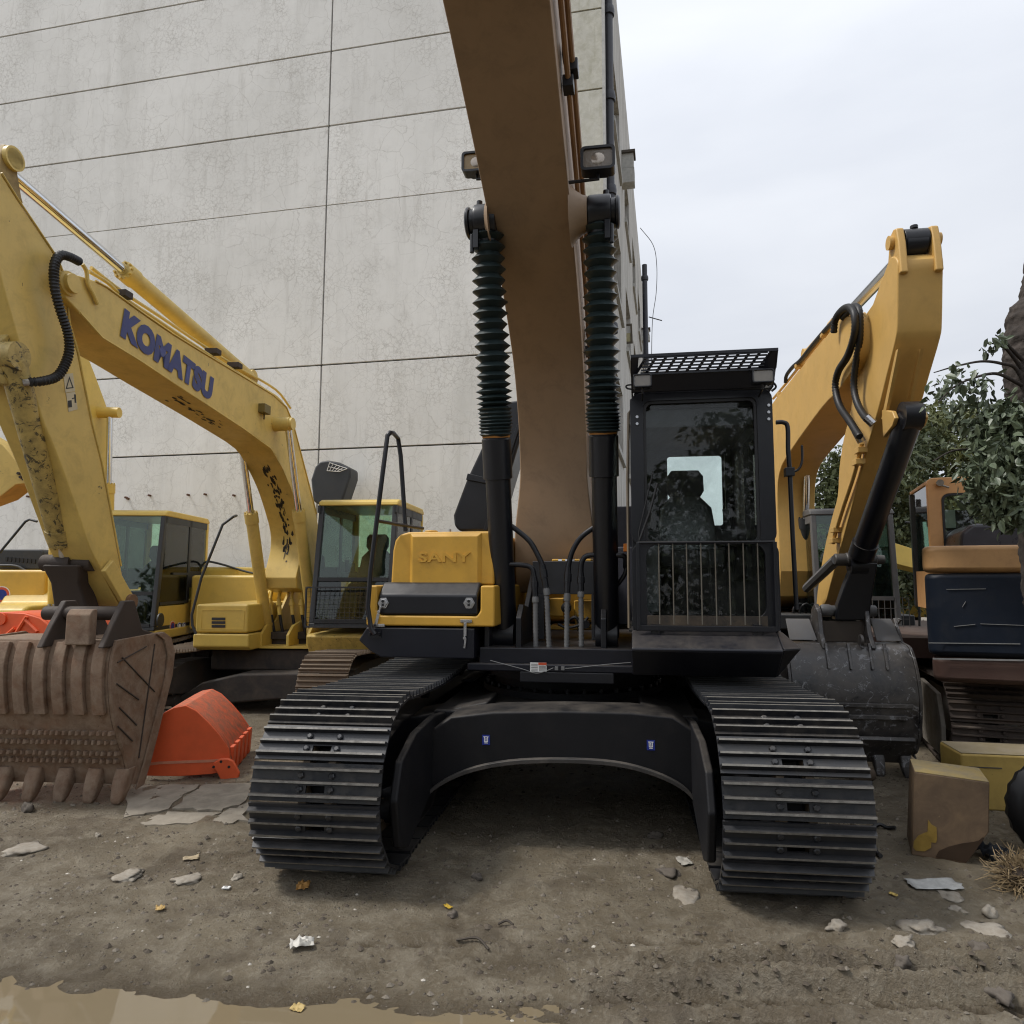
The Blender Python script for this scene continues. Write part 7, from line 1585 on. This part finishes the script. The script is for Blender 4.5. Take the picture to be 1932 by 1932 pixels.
mb.build('top_face', paint('worn_yellow_top', (0.42, 0.30, 0.10), 0.5, 0.5, dirtcol=(0.30, 0.26, 0.19), chips=0.4, chipcol=(0.10, 0.08, 0.05), scale=6), rb_)
yp = plain('old_yellow_paint', (0.28, 0.18, 0.035), 0.55, var=0.25)
def patch(pts, mat, nm):
    r = [K3.y(u, v, 0) for u, v in pts]; m2 = MB(); m2.prism([(p.x, p.z - zmn + 0.004) for p in r], -0.0035, -0.0008, 'y'); m2.build(nm, mat, rb_)
patch([(1751, 1547), (1757, 1556), (1767, 1562), (1768, 1584), (1766, 1591), (1757, 1590), (1757, 1600), (1745, 1607), (1728, 1606), (1723, 1600), (1724, 1588), (1733, 1577), (1745, 1572), (1750, 1570)], yp, 'yellow_patch')
patch([(1838, 1589), (1846, 1587), (1855, 1580), (1857, 1583), (1824, 1628), (1806, 1625), (1765, 1618), (1772, 1606), (1790, 1598), (1815, 1592)], plain('dark_oil_stain', (0.05, 0.03, 0.018), 0.45), 'stain')
g_ = G(1812, 1500); K4 = Fr(P(1812, 1440, 5.35).x, 5.35, 10.0)
yb2 = thing('steel_weight', 'mustard yellow block with rusty edges behind the brown block', 'steel block', K4.o, -K4.a)
a_ = K4.y(1811.7, 1421.4, 0); a2 = K4.y(1860, 1421.4, 0); c_ = K4.y(1945, 1440, 0)
ym = paint('mustard_paint', (0.36, 0.25, 0.06), 0.6, 0.3, dirtcol=(0.16, 0.11, 0.04), chips=0.3, chipcol=(0.06, 0.04, 0.02), scale=4)
mb = MB(); mb.prism([(a_.x, 0.003), (a_.x, a_.z), (c_.x + 0.3, a_.z), (c_.x + 0.3, 0.003)], 0, 0.40, 'y'); mb.build('block_body', ym, yb2, bevel=0.02)
mb = MB(); mb.box(a_.x + 0.01, c_.x + 0.29, 0.01, 0.39, a_.z + 0.001, a_.z + 0.004); mb.build('top_face', paint('dusty_top', (0.26, 0.21, 0.12), 0.7, 0.5, dirtcol=(0.33, 0.28, 0.20)), yb2)
mb = MB(); z_ = K4.y(1812, 1447, 0).z; mb.box(a_.x + 0.003, K4.y(1890, 1447, 0).x, -0.004, -0.001, z_, z_ + 0.008); mb.build('seam', M['joint'], yb2)
# tyre lying at the frame edge, root bundle, dark cloth
cpt = P(1960, 1545, 4.45)
ty = thing('old_tyre', 'old black tyre leaning at the right edge beside the brown block', 'tyre', (cpt.x + 0.18, cpt.y + 0.1, 0.28), 0)
mb = MB(); n_ = 40; secs = []
for k in range(n_ + 1):
    a = 2 * math.pi * k / n_; ring = []
    for j in range(10):
        b_ = 2 * math.pi * j / 10; rr = 0.215 + 0.085 * math.cos(b_) + (0.012 if (k % 2 and abs(b_) < 1.2) else 0)
        ring.append((rr * math.cos(a), 0.085 * math.sin(b_), rr * math.sin(a)))
    secs.append(ring)
mb.loft(secs, caps=False); mb.build('tyre_carcass', M['rubber'], ty, sharp=40)
rp = G(1905, 1690)
rt = thing('root_ball', 'straw coloured clump of dry roots on the mud at the right edge', 'dry roots', (rp.x + 0.12, rp.y + 0.05, 0), 0)
rs = random.Random(4); mb = MB()
for k in range(620):
    a = rs.uniform(0, 6.28); e_ = rs.uniform(0.05, 1.4); d = Vector((math.cos(a) * math.cos(e_), math.sin(a) * math.cos(e_), math.sin(e_))); L0 = rs.uniform(0.10, 0.24)
    p = Vector((rs.uniform(-0.05, 0.05), rs.uniform(-0.05, 0.05), 0.05)); pts = [p]
    for j in range(3): d = (d + Vector((rs.uniform(-.9, .9), rs.uniform(-.9, .9), rs.uniform(-.9, .5)))).normalized(); q = pts[-1] + d * L0 / 3; q.z = max(q.z, 0.01); pts.append(q)
    mb.tube(pts, [0.005, 0.004, 0.003, 0.0015], 3)
tag(mb.build('roots', plain('straw_roots', (0.30, 0.22, 0.12), 0.8, var=0.5, scale=30), rt, sharp=60), kind='stuff')
def blob(root, nm, r, mat, seed, flat=0.6, sub=2, amp=0.25, loc=(0, 0, 0)):
    bm = bmesh.new(); bmesh.ops.create_icosphere(bm, subdivisions=sub, radius=1.0)
    for v in bm.verts:
        n_ = mnoise.noise(v.co * 1.3 + Vector((seed * 7.1, 0, 0))) + 0.5 * mnoise.noise(v.co * 3.1 + Vector((0, seed * 3.3, 0)))
        v.co *= (1 + amp * n_ * 1.6); v.co = Vector((v.co.x * r[0], v.co.y * r[1], v.co.z * r[2]))
    me = bpy.data.meshes.new(nm); bm.to_mesh(me); bm.free(); me.materials.append(mat)
    for p in me.polygons: p.use_smooth = sub > 2
    o = bpy.data.objects.new(nm, me); COL.objects.link(o); o.location = loc
    if root: o.parent = root
    return o
blob(rt, 'soil_core', (0.10, 0.10, 0.09), plain('dark_soil', (0.05, 0.035, 0.025), 0.9), 3, loc=(0, 0, 0.06))
c0 = G(1878, 1622)
mb = MB(); n_ = 8; vs = []; 
for i in range(n_):
    for j in range(n_): vs.append((c0.x + (i / 7 - 0.5) * 0.17, c0.y + (j / 7 - 0.5) * 0.2, 0.02 + 0.09 * abs(mnoise.noise(Vector((i * 0.35, j * 0.35, 2.0)))) + 0.03 * (i % 2)))
mb.add(vs, [(i * n_ + j, (i + 1) * n_ + j, (i + 1) * n_ + j + 1, i * n_ + j + 1) for i in range(n_ - 1) for j in range(n_ - 1)])
o = mb.build('crumpled_cloth', plain('dark_blue_cloth', (0.025, 0.03, 0.038), 0.6), fix=False); tag(o, 'dark blue crumpled plastic scrap beside the dry roots', 'plastic scrap')
sd = o.modifiers.new('solid', 'SOLIDIFY'); sd.thickness = 0.004

def hz(x, y): return float(height(np.array([x]), np.array([y]))[0])
pale = paint('pale_stone', (0.33, 0.30, 0.25), 0.85, 0.55, dirtcol=(0.19, 0.155, 0.115), scale=14, bump=0.2)
dark = paint('dark_stone', (0.10, 0.085, 0.07), 0.85, 0.3, dirtcol=(0.05, 0.04, 0.03), scale=18, bump=0.2)
stones = [(1747, 1758, 32, 12, pale, 'largest pale flat stone in the mud in front of the brown block'),
 (1706, 1779, 24, 9, pale, 'pale stone half sunk in mud left of the largest flat stone'), (1863, 1758, 34, 9, pale, 'long pale flat stone at the lower right below the white lump'),
 (1871, 1722, 16, 15, pale, 'white rounded lump of stone near the right edge below the roots'), (1854, 1790, 19, 13, dark, 'grey cracked stone below the long pale stone at right'),
 (1582, 1755, 16, 10, pale, 'small pale stone just below the right track'), (1293, 1690, 40, 8, pale, 'wide pale patch of broken concrete left of the right track'),
 (1807, 1722, 13, 6, pale, 'small pale stone between the newspaper and the white lump'), (1796, 1697, 22, 5, pale, 'thin pale stone lying under the newspaper sheet'),
 (49, 1526, 14, 14, dark, 'grey rock lodged between the bucket teeth at left'), (352, 1660, 24, 7, pale, 'pale flat stone on the mud left of the left track'),
 (238, 1657, 26, 6, pale, 'faint pale flat stone below the muddy bucket'), (34, 1607, 30, 7, pale, 'pale flat stone near the left edge below the bucket'),
 (446, 1653, 11, 6, pale, 'small white stone beside the bottom of the left track'), (183, 1577, 5, 5, pale, 'tiny round pebble below the bucket teeth'),
 (1706, 1822, 16, 12, dark, 'dark clod of mud above the tyre rut at right'), (1890, 1882, 26, 14, dark, 'dark broken stone in the tyre rut at the lower right'),
 (900, 1654, 9, 10, dark, 'round dark plastic cup on the mud between the tracks'), (855, 1718, 11, 8, dark, 'small dark rock with a yellow scrap between the tracks'),
 (1262, 1645, 20, 9, dark, 'heap of dark clods just left of the right track'), (1236, 1580, 14, 7, dark, 'flat dark clod in the shade under the machine'), (1530, 1470, 5, 5, pale, '')]
for i, (u, v, wu, hu, mt, lab) in enumerate(stones):
    if not lab: continue
    g = G(u, v + hu * 0.5); s_ = g.y / F_
    w_ = wu * s_; h_ = hu * s_
    d_ = w_ * 0.7 if hu > wu * 0.6 else w_ * 0.8
    hgt = h_ * 0.95 if hu > wu * 0.45 else h_ * 0.8
    o = blob(None, 'stone', (w_, d_, hgt), mt, i + 1, loc=(g.x, g.y + d_ * 0.4, hz(g.x, g.y + d_ * 0.4) + hgt * 0.1), amp=0.45, sub=3)
    o.rotation_euler = (0, 0, i * 1.3); tag(o, lab, 'stone', 'stones and clods lying on the mud')
# log under the black bucket
g = G(1632, 1478); mb = MB(); mb.lathe((g.x - 0.12, g.y, 0.07), (g.x + 0.08, g.y + 0.02, 0.075), [(0, 0.055), (0.02, 0.062), (0.18, 0.06), (0.2, 0.05)], 14)
tag(mb.build('log', paint('brown_log', (0.09, 0.065, 0.045), 0.8, 0.3)), 'short brown log beside the teeth of the black bucket', 'log')
# papers, leaves, tile, scraps
def sheet(u, v, wu, hu, nm, col, lab, cat, rot=0.0, curl=0.012, group=None, seed=1, rough=0.7):
    g = G(u, v); s_ = g.y / F_; w_ = wu * s_; d_ = hu * s_ * g.y / CAMH
    mb = MB(); n_ = 9; vs = []; ca, sa_ = math.cos(rot), math.sin(rot)
    for i in range(n_):
        for j in range(n_):
            a, b_ = (i / (n_ - 1) - 0.5), (j / (n_ - 1) - 0.5)
            e_ = 1 + 0.18 * mnoise.noise(Vector((a * 5 + seed, b_ * 5, 0)))
            x = (a * ca - b_ * sa_ * d_ / w_) * w_ * e_ + g.x; y = (a * sa_ * w_ / d_ + b_ * ca) * d_ * e_ + g.y
            vs.append((x, y, hz(x, y) + 0.006 + curl * (0.6 + mnoise.noise(Vector((a * 4 + seed, b_ * 4, seed))))))
    mb.add(vs, [(i * n_ + j, (i + 1) * n_ + j, (i + 1) * n_ + j + 1, i * n_ + j + 1) for i in range(n_ - 1) for j in range(n_ - 1)])
    o = mb.build(nm, plain(nm + '_surface', col, rough, var=0.2, scale=25), fix=False); sd = o.modifiers.new('solid', 'SOLIDIFY'); sd.thickness = 0.0012
    return tag(o, lab, cat, group)
sheet(1762, 1677, 88, 18, 'newspaper', (0.42, 0.42, 0.40), 'soaked grey newspaper sheet on the mud in front of the brown block', 'newspaper', curl=0.012)
sheet(1291, 1630, 22, 14, 'paper_scrap', (0.34, 0.32, 0.28), 'square grey paper scrap on the mud left of the right track', 'paper', 0.1, seed=3)
sheet(570, 1788, 40, 18, 'paper_scrap', (0.50, 0.48, 0.43), 'torn white crumpled paper on the mud below the left track', 'paper', 0.3, 0.03, seed=5)
sheet(302, 1719, 15, 8, 'dead_leaf', (0.42, 0.28, 0.10), 'curled tan leaf on the gravel left of centre', 'leaf', 0.5, 0.012, 'dead leaves', 7)
sheet(360, 1621, 26, 6, 'dead_leaf', (0.34, 0.27, 0.17), 'long pale leaf on the gravel below the concrete slabs', 'leaf', 0.3, 0.01, 'dead leaves', 9)
sheet(562, 1891, 24, 9, 'dead_leaf', (0.45, 0.33, 0.13), 'tan leaf floating at the edge of the puddle', 'leaf', -0.3, 0.012, 'dead leaves', 11)
sheet(1686, 1694 + 0, 10, 6, 'dead_leaf', (0.5, 0.36, 0.10), 'small yellow leaf between the right track and the newspaper', 'leaf', 0.9, 0.008, 'dead leaves', 12)
sheet(845, 1710, 10, 7, 'dead_leaf', (0.5, 0.33, 0.03), 'yellow scrap of leaf beside a dark rock between the tracks', 'leaf', 0.9, 0.008, 'dead leaves', 13)
sheet(572, 1672, 22, 12, 'paint_flake', (0.42, 0.22, 0.06), 'orange brown flake under the bottom of the left track', 'paint flake', 0.2, 0.02, seed=14)
g = G(427, 1674); mb = MB(); mb.box(g.x - 0.022, g.x + 0.022, g.y - 0.014, g.y + 0.014, hz(g.x, g.y) + 0.004, hz(g.x, g.y) + 0.012)
o = mb.build('tile_chip', M['white'], bevel=0.002); tag(o, 'small white tile chip with dark marks lying left of the left track', 'tile chip')
mb = MB(); mb.box(g.x - 0.010, g.x + 0.008, g.y - 0.006, g.y + 0.003, hz(g.x, g.y) + 0.0122, hz(g.x, g.y) + 0.0132); mb.build('dark_mark', M['rubber'], o)
for (pts, lab) in (([(1640, 1610), (1648, 1606), (1656, 1616), (1662, 1624)], 'black rubber strip curled beside the right track'), ([(1645, 1567), (1660, 1564), (1675, 1568), (1690, 1572)], 'black twisted strip on the mud right of the right track'), ([(940, 1750), (956, 1748), (968, 1756)], 'short dark twig on the mud between the tracks'), ([(862, 1772), (900, 1786), (922, 1800)], 'long thin twig lying above the tyre ruts')):
    q = [G(u, v) for u, v in pts]; q = [Vector((p.x, p.y, hz(p.x, p.y) + 0.012 + 0.012 * (i % 2))) for i, p in enumerate(q)]
    mb = MB(); mb.tube(spline(q, 5), 0.006 if 'twig' in lab else 0.014, 6); o = mb.build('debris_strip' if 'strip' in lab else 'twig', M['rubber'] if 'strip' in lab else plain('twig_bark', (0.05, 0.04, 0.03), 0.8)); tag(o, lab, 'rubber strip' if 'strip' in lab else 'twig')
# loose gravel and crumbs of mud
def scatter(nm, n_, smin, smax, mat, seed, ymax=7.5, xr=(-5, 4.5), band=None):
    rs = np.random.RandomState(seed); V = []; Fc = []
    base = np.array([(1, 0, 0), (0.3, 0.95, 0), (-0.8, 0.6, 0), (-0.8, -0.6, 0), (0.3, -0.95, 0), (0.1, 0, 0.8), (0, 0, -0.5)], float)
    bf = [(0, 1, 5), (1, 2, 5), (2, 3, 5), (3, 4, 5), (4, 0, 5), (1, 0, 6), (2, 1, 6), (3, 2, 6), (4, 3, 6), (0, 4, 6)]
    Y = 2.3 + (ymax - 2.3) * rs.rand(n_) ** 1.6; X = xr[0] + (xr[1] - xr[0]) * rs.rand(n_)
    if band: Y = band[0] + (band[1] - band[0]) * (X - xr[0]) / (xr[1] - xr[0]) + 0.03 * np.sin(X * 2.1) + band[2] * rs.normal(size=n_)
    ok = np.abs(X + 0.1) < Y * 0.8 + 0.5; X, Y = X[ok], Y[ok]; cl = vnoise(X, Y, 0.5, 33) + 0.5; ok = rs.rand(len(X)) < cl * 1.3; X, Y = X[ok], Y[ok]
    Z = height(X, Y); ok = Z > WATER_Z - 0.004; X, Y, Z = X[ok], Y[ok], Z[ok]
    S_ = smin + (smax - smin) * rs.rand(len(X)) ** 4
    A = rs.rand(len(X)) * 6.28
    v = np.tile(base[None], (len(X), 1, 1)) * (0.7 + 0.6 * rs.rand(len(X), 7, 1)); ca, sa_ = np.cos(A)[:, None], np.sin(A)[:, None]
    vx = v[..., 0] * ca - v[..., 1] * sa_; vy = v[..., 0] * sa_ + v[..., 1] * ca
    co = np.stack([vx * S_[:, None] + X[:, None], vy * S_[:, None] * 0.8 + Y[:, None], v[..., 2] * S_[:, None] * 0.8 + Z[:, None] + S_[:, None] * 0.02], -1).reshape(-1, 3)
    f = (np.arange(len(X)) * 7)[:, None, None] + np.array(bf)[None]; f = f.reshape(-1, 3)
    me = bpy.data.meshes.new(nm); me.from_pydata(co.tolist(), [], f.tolist()); me.materials.append(mat)
    o = bpy.data.objects.new(nm, me); COL.objects.link(o); return tag(o, None, None, None, 'stuff')
o = scatter('gravel', 9000, 0.004, 0.020, paint('gravel_grey', (0.20, 0.175, 0.14), 0.85, 0.5, dirtcol=(0.09, 0.075, 0.055), scale=9), 1); o['label'] = 'loose grey gravel scattered over the mud'; o['category'] = 'gravel'
o = scatter('mud_crumbs', 9000, 0.005, 0.022, plain('mud_crumb', (0.085, 0.068, 0.05), 0.9, var=0.4), 2); o['label'] = 'dark crumbs of mud strewn over the yard'; o['category'] = 'mud crumbs'
o = scatter('pale_chips', 700, 0.004, 0.013, plain('pale_chip', (0.45, 0.42, 0.36), 0.85, var=0.3), 3); o['label'] = 'tiny pale chips of stone in the mud'; o['category'] = 'stone chips'

mcr = bpy.data.materials['mud_crumb']
for k_, (bd, n0, xr_) in enumerate((((3.17, 3.23, 0.05), 1300, (0.3, 2.9)), ((3.02, 2.99, 0.06), 700, (-0.3, 2.9)), ((3.5, 3.42, 0.07), 600, (-1.2, 2.4)))):
    o = scatter('rut_clods', n0, 0.004, 0.022, mcr, 40 + k_, xr=xr_, band=bd); o['label'] = ('dark clods thrown up along the tyre rut at the lower right', 'clods strewn along the nearest wheel track', 'faint line of clods below the tracks of the big machine')[k_]; o['category'] = 'mud clods'
# ================================================================== trees
def leafmat(name, c0, c1, trans=0.25, rough=0.5):
    m, t, b = newmat(name); n1 = nnoise(t, 1.3, 4, 0.6); n2 = nnoise(t, 18.0, 3, 0.6)
    f = nmath(t, 'ADD', nmath(t, 'MULTIPLY', n1.outputs['Fac'], 0.6), nmath(t, 'MULTIPLY', n2.outputs['Fac'], 0.5))
    t.links.new(nmix(t, nramp(t, f, 0.38, 0.72), c0, c1), b.inputs['Base Color']); b.inputs['Roughness'].default_value = rough
    b.inputs['Transmission Weight'].default_value = 0.0
    return m
def crown(root, clumps, size, mat, seed, droop=0.4, fold=0.25, aspect=0.5, nm='crown'):
    rs = np.random.RandomState(seed); C0 = []
    for (c_, r_, n_) in clumps:
        d = rs.normal(size=(n_, 3)); d /= np.linalg.norm(d, axis=1)[:, None]; rad = rs.rand(n_) ** 0.45
        C0.append(np.array(c_) + d * rad[:, None] * np.array(r_))
    C0 = np.concatenate(C0); n_ = len(C0); s_ = size * (0.6 + 0.8 * rs.rand(n_))
    d = rs.normal(size=(n_, 3)); d[:, 2] -= droop; d /= np.linalg.norm(d, axis=1)[:, None]
    w_ = np.cross(d, rs.normal(size=(n_, 3))); w_ /= np.linalg.norm(w_, axis=1)[:, None]; nn = np.cross(d, w_)
    def pt(u_, v_, k_): return C0 + d * (s_ * u_)[:, None] + w_ * (s_ * aspect * v_)[:, None] + nn * (s_ * fold * k_)[:, None]
    co = np.stack([C0, pt(.28, .46, .3), pt(.66, .38, .22), pt(1.0, 0, -.25), pt(.66, -.38, .22), pt(.28, -.46, .3)], 1).reshape(-1, 3); i0 = np.arange(n_) * 6
    f = np.concatenate([np.stack([i0, i0 + 1, i0 + 2, i0 + 3], 1), np.stack([i0, i0 + 3, i0 + 4, i0 + 5], 1)])
    me = bpy.data.meshes.new(nm); me.from_pydata(co.tolist(), [], f.tolist()); me.materials.append(mat)
    o = bpy.data.objects.new(nm, me); COL.objects.link(o); o.parent = root; o['kind'] = 'stuff'; return o
bark = plain('dark_bark', (0.045, 0.036, 0.030), 0.9, var=0.5, scale=18, bump=1.0)
def trunk(root, pts, rad, nm='trunk'):
    mb = MB(); mb.tube(spline(pts, 5), [rad[0] + (rad[1] - rad[0]) * i / ((len(pts) - 1) * 5) for i in range((len(pts) - 1) * 5 + 1)], 9); return mb.build(nm, bark, root, sharp=60)
def tree(nm, lab, base, h, clumps, size, mat, seed, tr=0.14, **k):
    """clumps: (centre relative to the base, radii, number of leaves)"""
    t_ = thing(nm, lab, 'tree', base, 0, k.pop('group', None)); rs = random.Random(seed)
    lean = k.pop('lean', (0, 0)); tk = trunk(t_, [(0, 0, 0), (lean[0] * 0.3, lean[1] * 0.3, h * 0.3), (lean[0] * 0.6, lean[1] * 0.6, h * 0.6), (lean[0], lean[1], h * 0.9)], (tr, tr * 0.35))
    for (c_, r_, n_) in clumps:
        z_ = h * rs.uniform(0.25, 0.6); p0 = Vector((lean[0] * z_ / h, lean[1] * z_ / h, z_)); p2 = Vector(c_)
        pm_ = p0.lerp(p2, 0.5) + Vector((rs.uniform(-.2, .2), rs.uniform(-.2, .2), rs.uniform(0, .3)))
        trunk(t_, [p0, pm_, p2], (tr * 0.4, tr * 0.08), 'branch')
    crown(t_, clumps, size, mat, seed, **k); return t_
lm_dark = leafmat('dark_leaves', (0.05, 0.068, 0.033), (0.16, 0.19, 0.09))
lm_olive = leafmat('olive_leaves', (0.10, 0.12, 0.05), (0.28, 0.30, 0.12))
lm_big = leafmat('broad_leaves', (0.045, 0.065, 0.036), (0.15, 0.185, 0.11), rough=0.42)
rs = random.Random(12)
def clump_px(uvY, base, r, n):
    out = []
    for (u, v, Y) in uvY:
        p = P(u, v, Y); out.append(((p.x - base[0], p.y - base[1], p.z), r, n))
    return out
# trees behind the parked machines on the right
b1 = (5.4, 13.5, 0)
tree('leafy_tree', 'dark green tree with visible branches between the yellow arm and the orange cab', b1, 3.6,
     clump_px([(1700, 860, 13), (1740, 850, 13.5), (1680, 900, 12.5), (1720, 920, 13), (1660, 960, 13.5), (1700, 1000, 13), (1735, 990, 13), (1650, 1060, 13.5), (1700, 1080, 13), (1735, 1120, 13)], b1, (0.55, 0.6, 0.45), 520), 0.13, lm_dark, 21, tr=0.13)
b2 = (8.0, 14.5, 0)
tree('leafy_tree', 'wide olive topped tree rising behind the orange machine\'s cab', b2, 4.6,
     clump_px([(1740, 800, 14), (1790, 790, 14.5), (1840, 800, 14), (1890, 820, 14), (1925, 800, 14.5), (1760, 850, 14), (1820, 860, 14), (1880, 870, 14), (1800, 920, 14), (1860, 930, 14), (1920, 900, 14), (1960, 850, 14), (1770, 960, 14), (1850, 1000, 14), (1920, 980, 14)], b2, (0.65, 0.6, 0.42), 720), 0.12, lm_olive, 22, tr=0.16)
b3 = (8.6, 21.5, 0)
tree('leafy_tree', 'pale green distant tree seen between the yellow boom and arm', b3, 4.2,
     clump_px([(1590, 880, 21), (1570, 920, 21), (1560, 970, 21), (1600, 940, 21), (1545, 1020, 21), (1590, 1010, 21), (1620, 1000, 21), (1600, 1060, 21), (1560, 1080, 21)], b3, (0.75, 0.7, 0.7), 520), 0.19, leafmat('pale_leaves', (0.10, 0.13, 0.05), (0.24, 0.26, 0.12)), 23, tr=0.15)
b4 = (11.5, 19.0, 0)
tree('leafy_tree', 'tall dark tree furthest to the right in the background', b4, 5.0, clump_px([(u, v, 19) for u in (1660, 1730, 1800, 1870, 1940) for v in (960, 1040, 1100)], b4, (0.9, 0.8, 0.8), 330), 0.2, lm_dark, 24, tr=0.2)
# near tree at the right edge
b5 = (3.28, 4.15, 0)
t5 = thing('leafy_tree', 'close broad leaved tree with rough trunk at the right edge overhanging the orange machine', 'tree', b5, 0)
tp_ = [P(u, v, 4.15) for u, v in ((2010, 1300), (1985, 1100), (1975, 950), (1968, 850), (1953, 750), (1947, 680), (1950, 620), (1962, 560), (1975, 450), (1985, 300))]
tp_ = [Vector((p.x - b5[0], p.y - b5[1], p.z)) for p in tp_]; tp_ = [Vector((tp_[0].x, 0, 0))] + tp_
mb = MB(); pth = spline(tp_, 6); mb.tube(pth, [0.155 - 0.0 * i + 0.02 * mnoise.noise(Vector((i * 0.8, 0, 0))) - (0.05 if i > 46 else 0) for i in range(len(pth))], 18)
tk = mb.build('trunk', bark, t5, sharp=70)
sb_ = tk.modifiers.new('sub', 'SUBSURF'); sb_.levels = 2; sb_.render_levels = 2
tx = bpy.data.textures.new('bark_rough', 'CLOUDS'); tx.noise_scale = 0.03; dm = tk.modifiers.new('bark', 'DISPLACE'); dm.texture = tx; dm.strength = 0.028
for pts in (((1950, 780), (1920, 700), (1890, 686), (1850, 682), (1800, 692), (1762, 703)), ((1950, 740), (1915, 720), (1880, 705), (1840, 712), (1800, 730), (1770, 760)), ((1950, 700), (1910, 660), (1890, 640), (1878, 632)), ((1945, 720), (1905, 665), (1885, 650), (1862, 648)), ((1940, 900), (1900, 860), (1850, 850), (1800, 850), (1760, 870)), ((1940, 980), (1890, 940), (1850, 930), (1820, 940))):
    q = [P(u, v, 4.1 - 0.25 * i / len(pts)) for i, (u, v) in enumerate(pts)]; q = [Vector((p.x - b5[0], p.y - b5[1], p.z)) for p in q]
    trunk(t5, q, (0.014, 0.003), 'branch')
cl = clump_px([(1800, 700, 3.9), (1785, 725, 4), (1820, 720, 4), (1850, 715, 3.9), (1780, 750, 4.0), (1830, 750, 4.0), (1870, 740, 3.9)], b5, (0.13, 0.2, 0.06), 20)
cl += clump_px([(1875, 640, 3.9), (1868, 655, 4)], b5, (0.05, 0.1, 0.03), 16)
cl += clump_px([(1870, 800, 3.9), (1890, 790, 3.9), (1925, 800, 3.8),  (1885, 850, 3.8), (1925, 860, 3.8), (1860, 900, 3.8), (1900, 910, 3.8), (1935, 930, 3.8), (1880, 950, 3.8), (1915, 965, 3.8)], b5, (0.13, 0.22, 0.12), 290)
cl += clump_px([(1800, 790, 4.3), (1835, 830, 4.3), (1845, 880, 4.2)], b5, (0.11, 0.2, 0.09), 38)
cl += clump_px([(2130, 330, 4.1), (2200, 250, 4.3), (2160, 120, 4.1), (2200, 60, 4.2), (2170, -60, 4.1), (2260, 150, 4.3), (2200, 180, 4.5)], b5, (0.33, 0.5, 0.28), 260)
crown(t5, cl, 0.056, lm_big, 31, droop=0.9, aspect=0.52)
# trees behind the photographer: they show as dark reflections in the cab glass
for i, (x, y) in enumerate(((-11.0, -10.5), (-6.5, -9.6), (-2.4, -11.0), (1.8, -9.8), (6.0, -10.8), (10.5, -9.6))):
    cl = [((rs.uniform(-2.0, 2.0), rs.uniform(-1.2, 0.8), 1.0 + 4.6 * k / 12), (1.4, 1.0, 0.75), 300) for k in range(13)]
    tree('roadside_tree', 'roadside tree standing behind the photographer, seen only as a reflection', (x, y, 0), 5.4, cl, 0.26, lm_dark, 50 + i, tr=0.2, group='trees reflected in the cab glass')
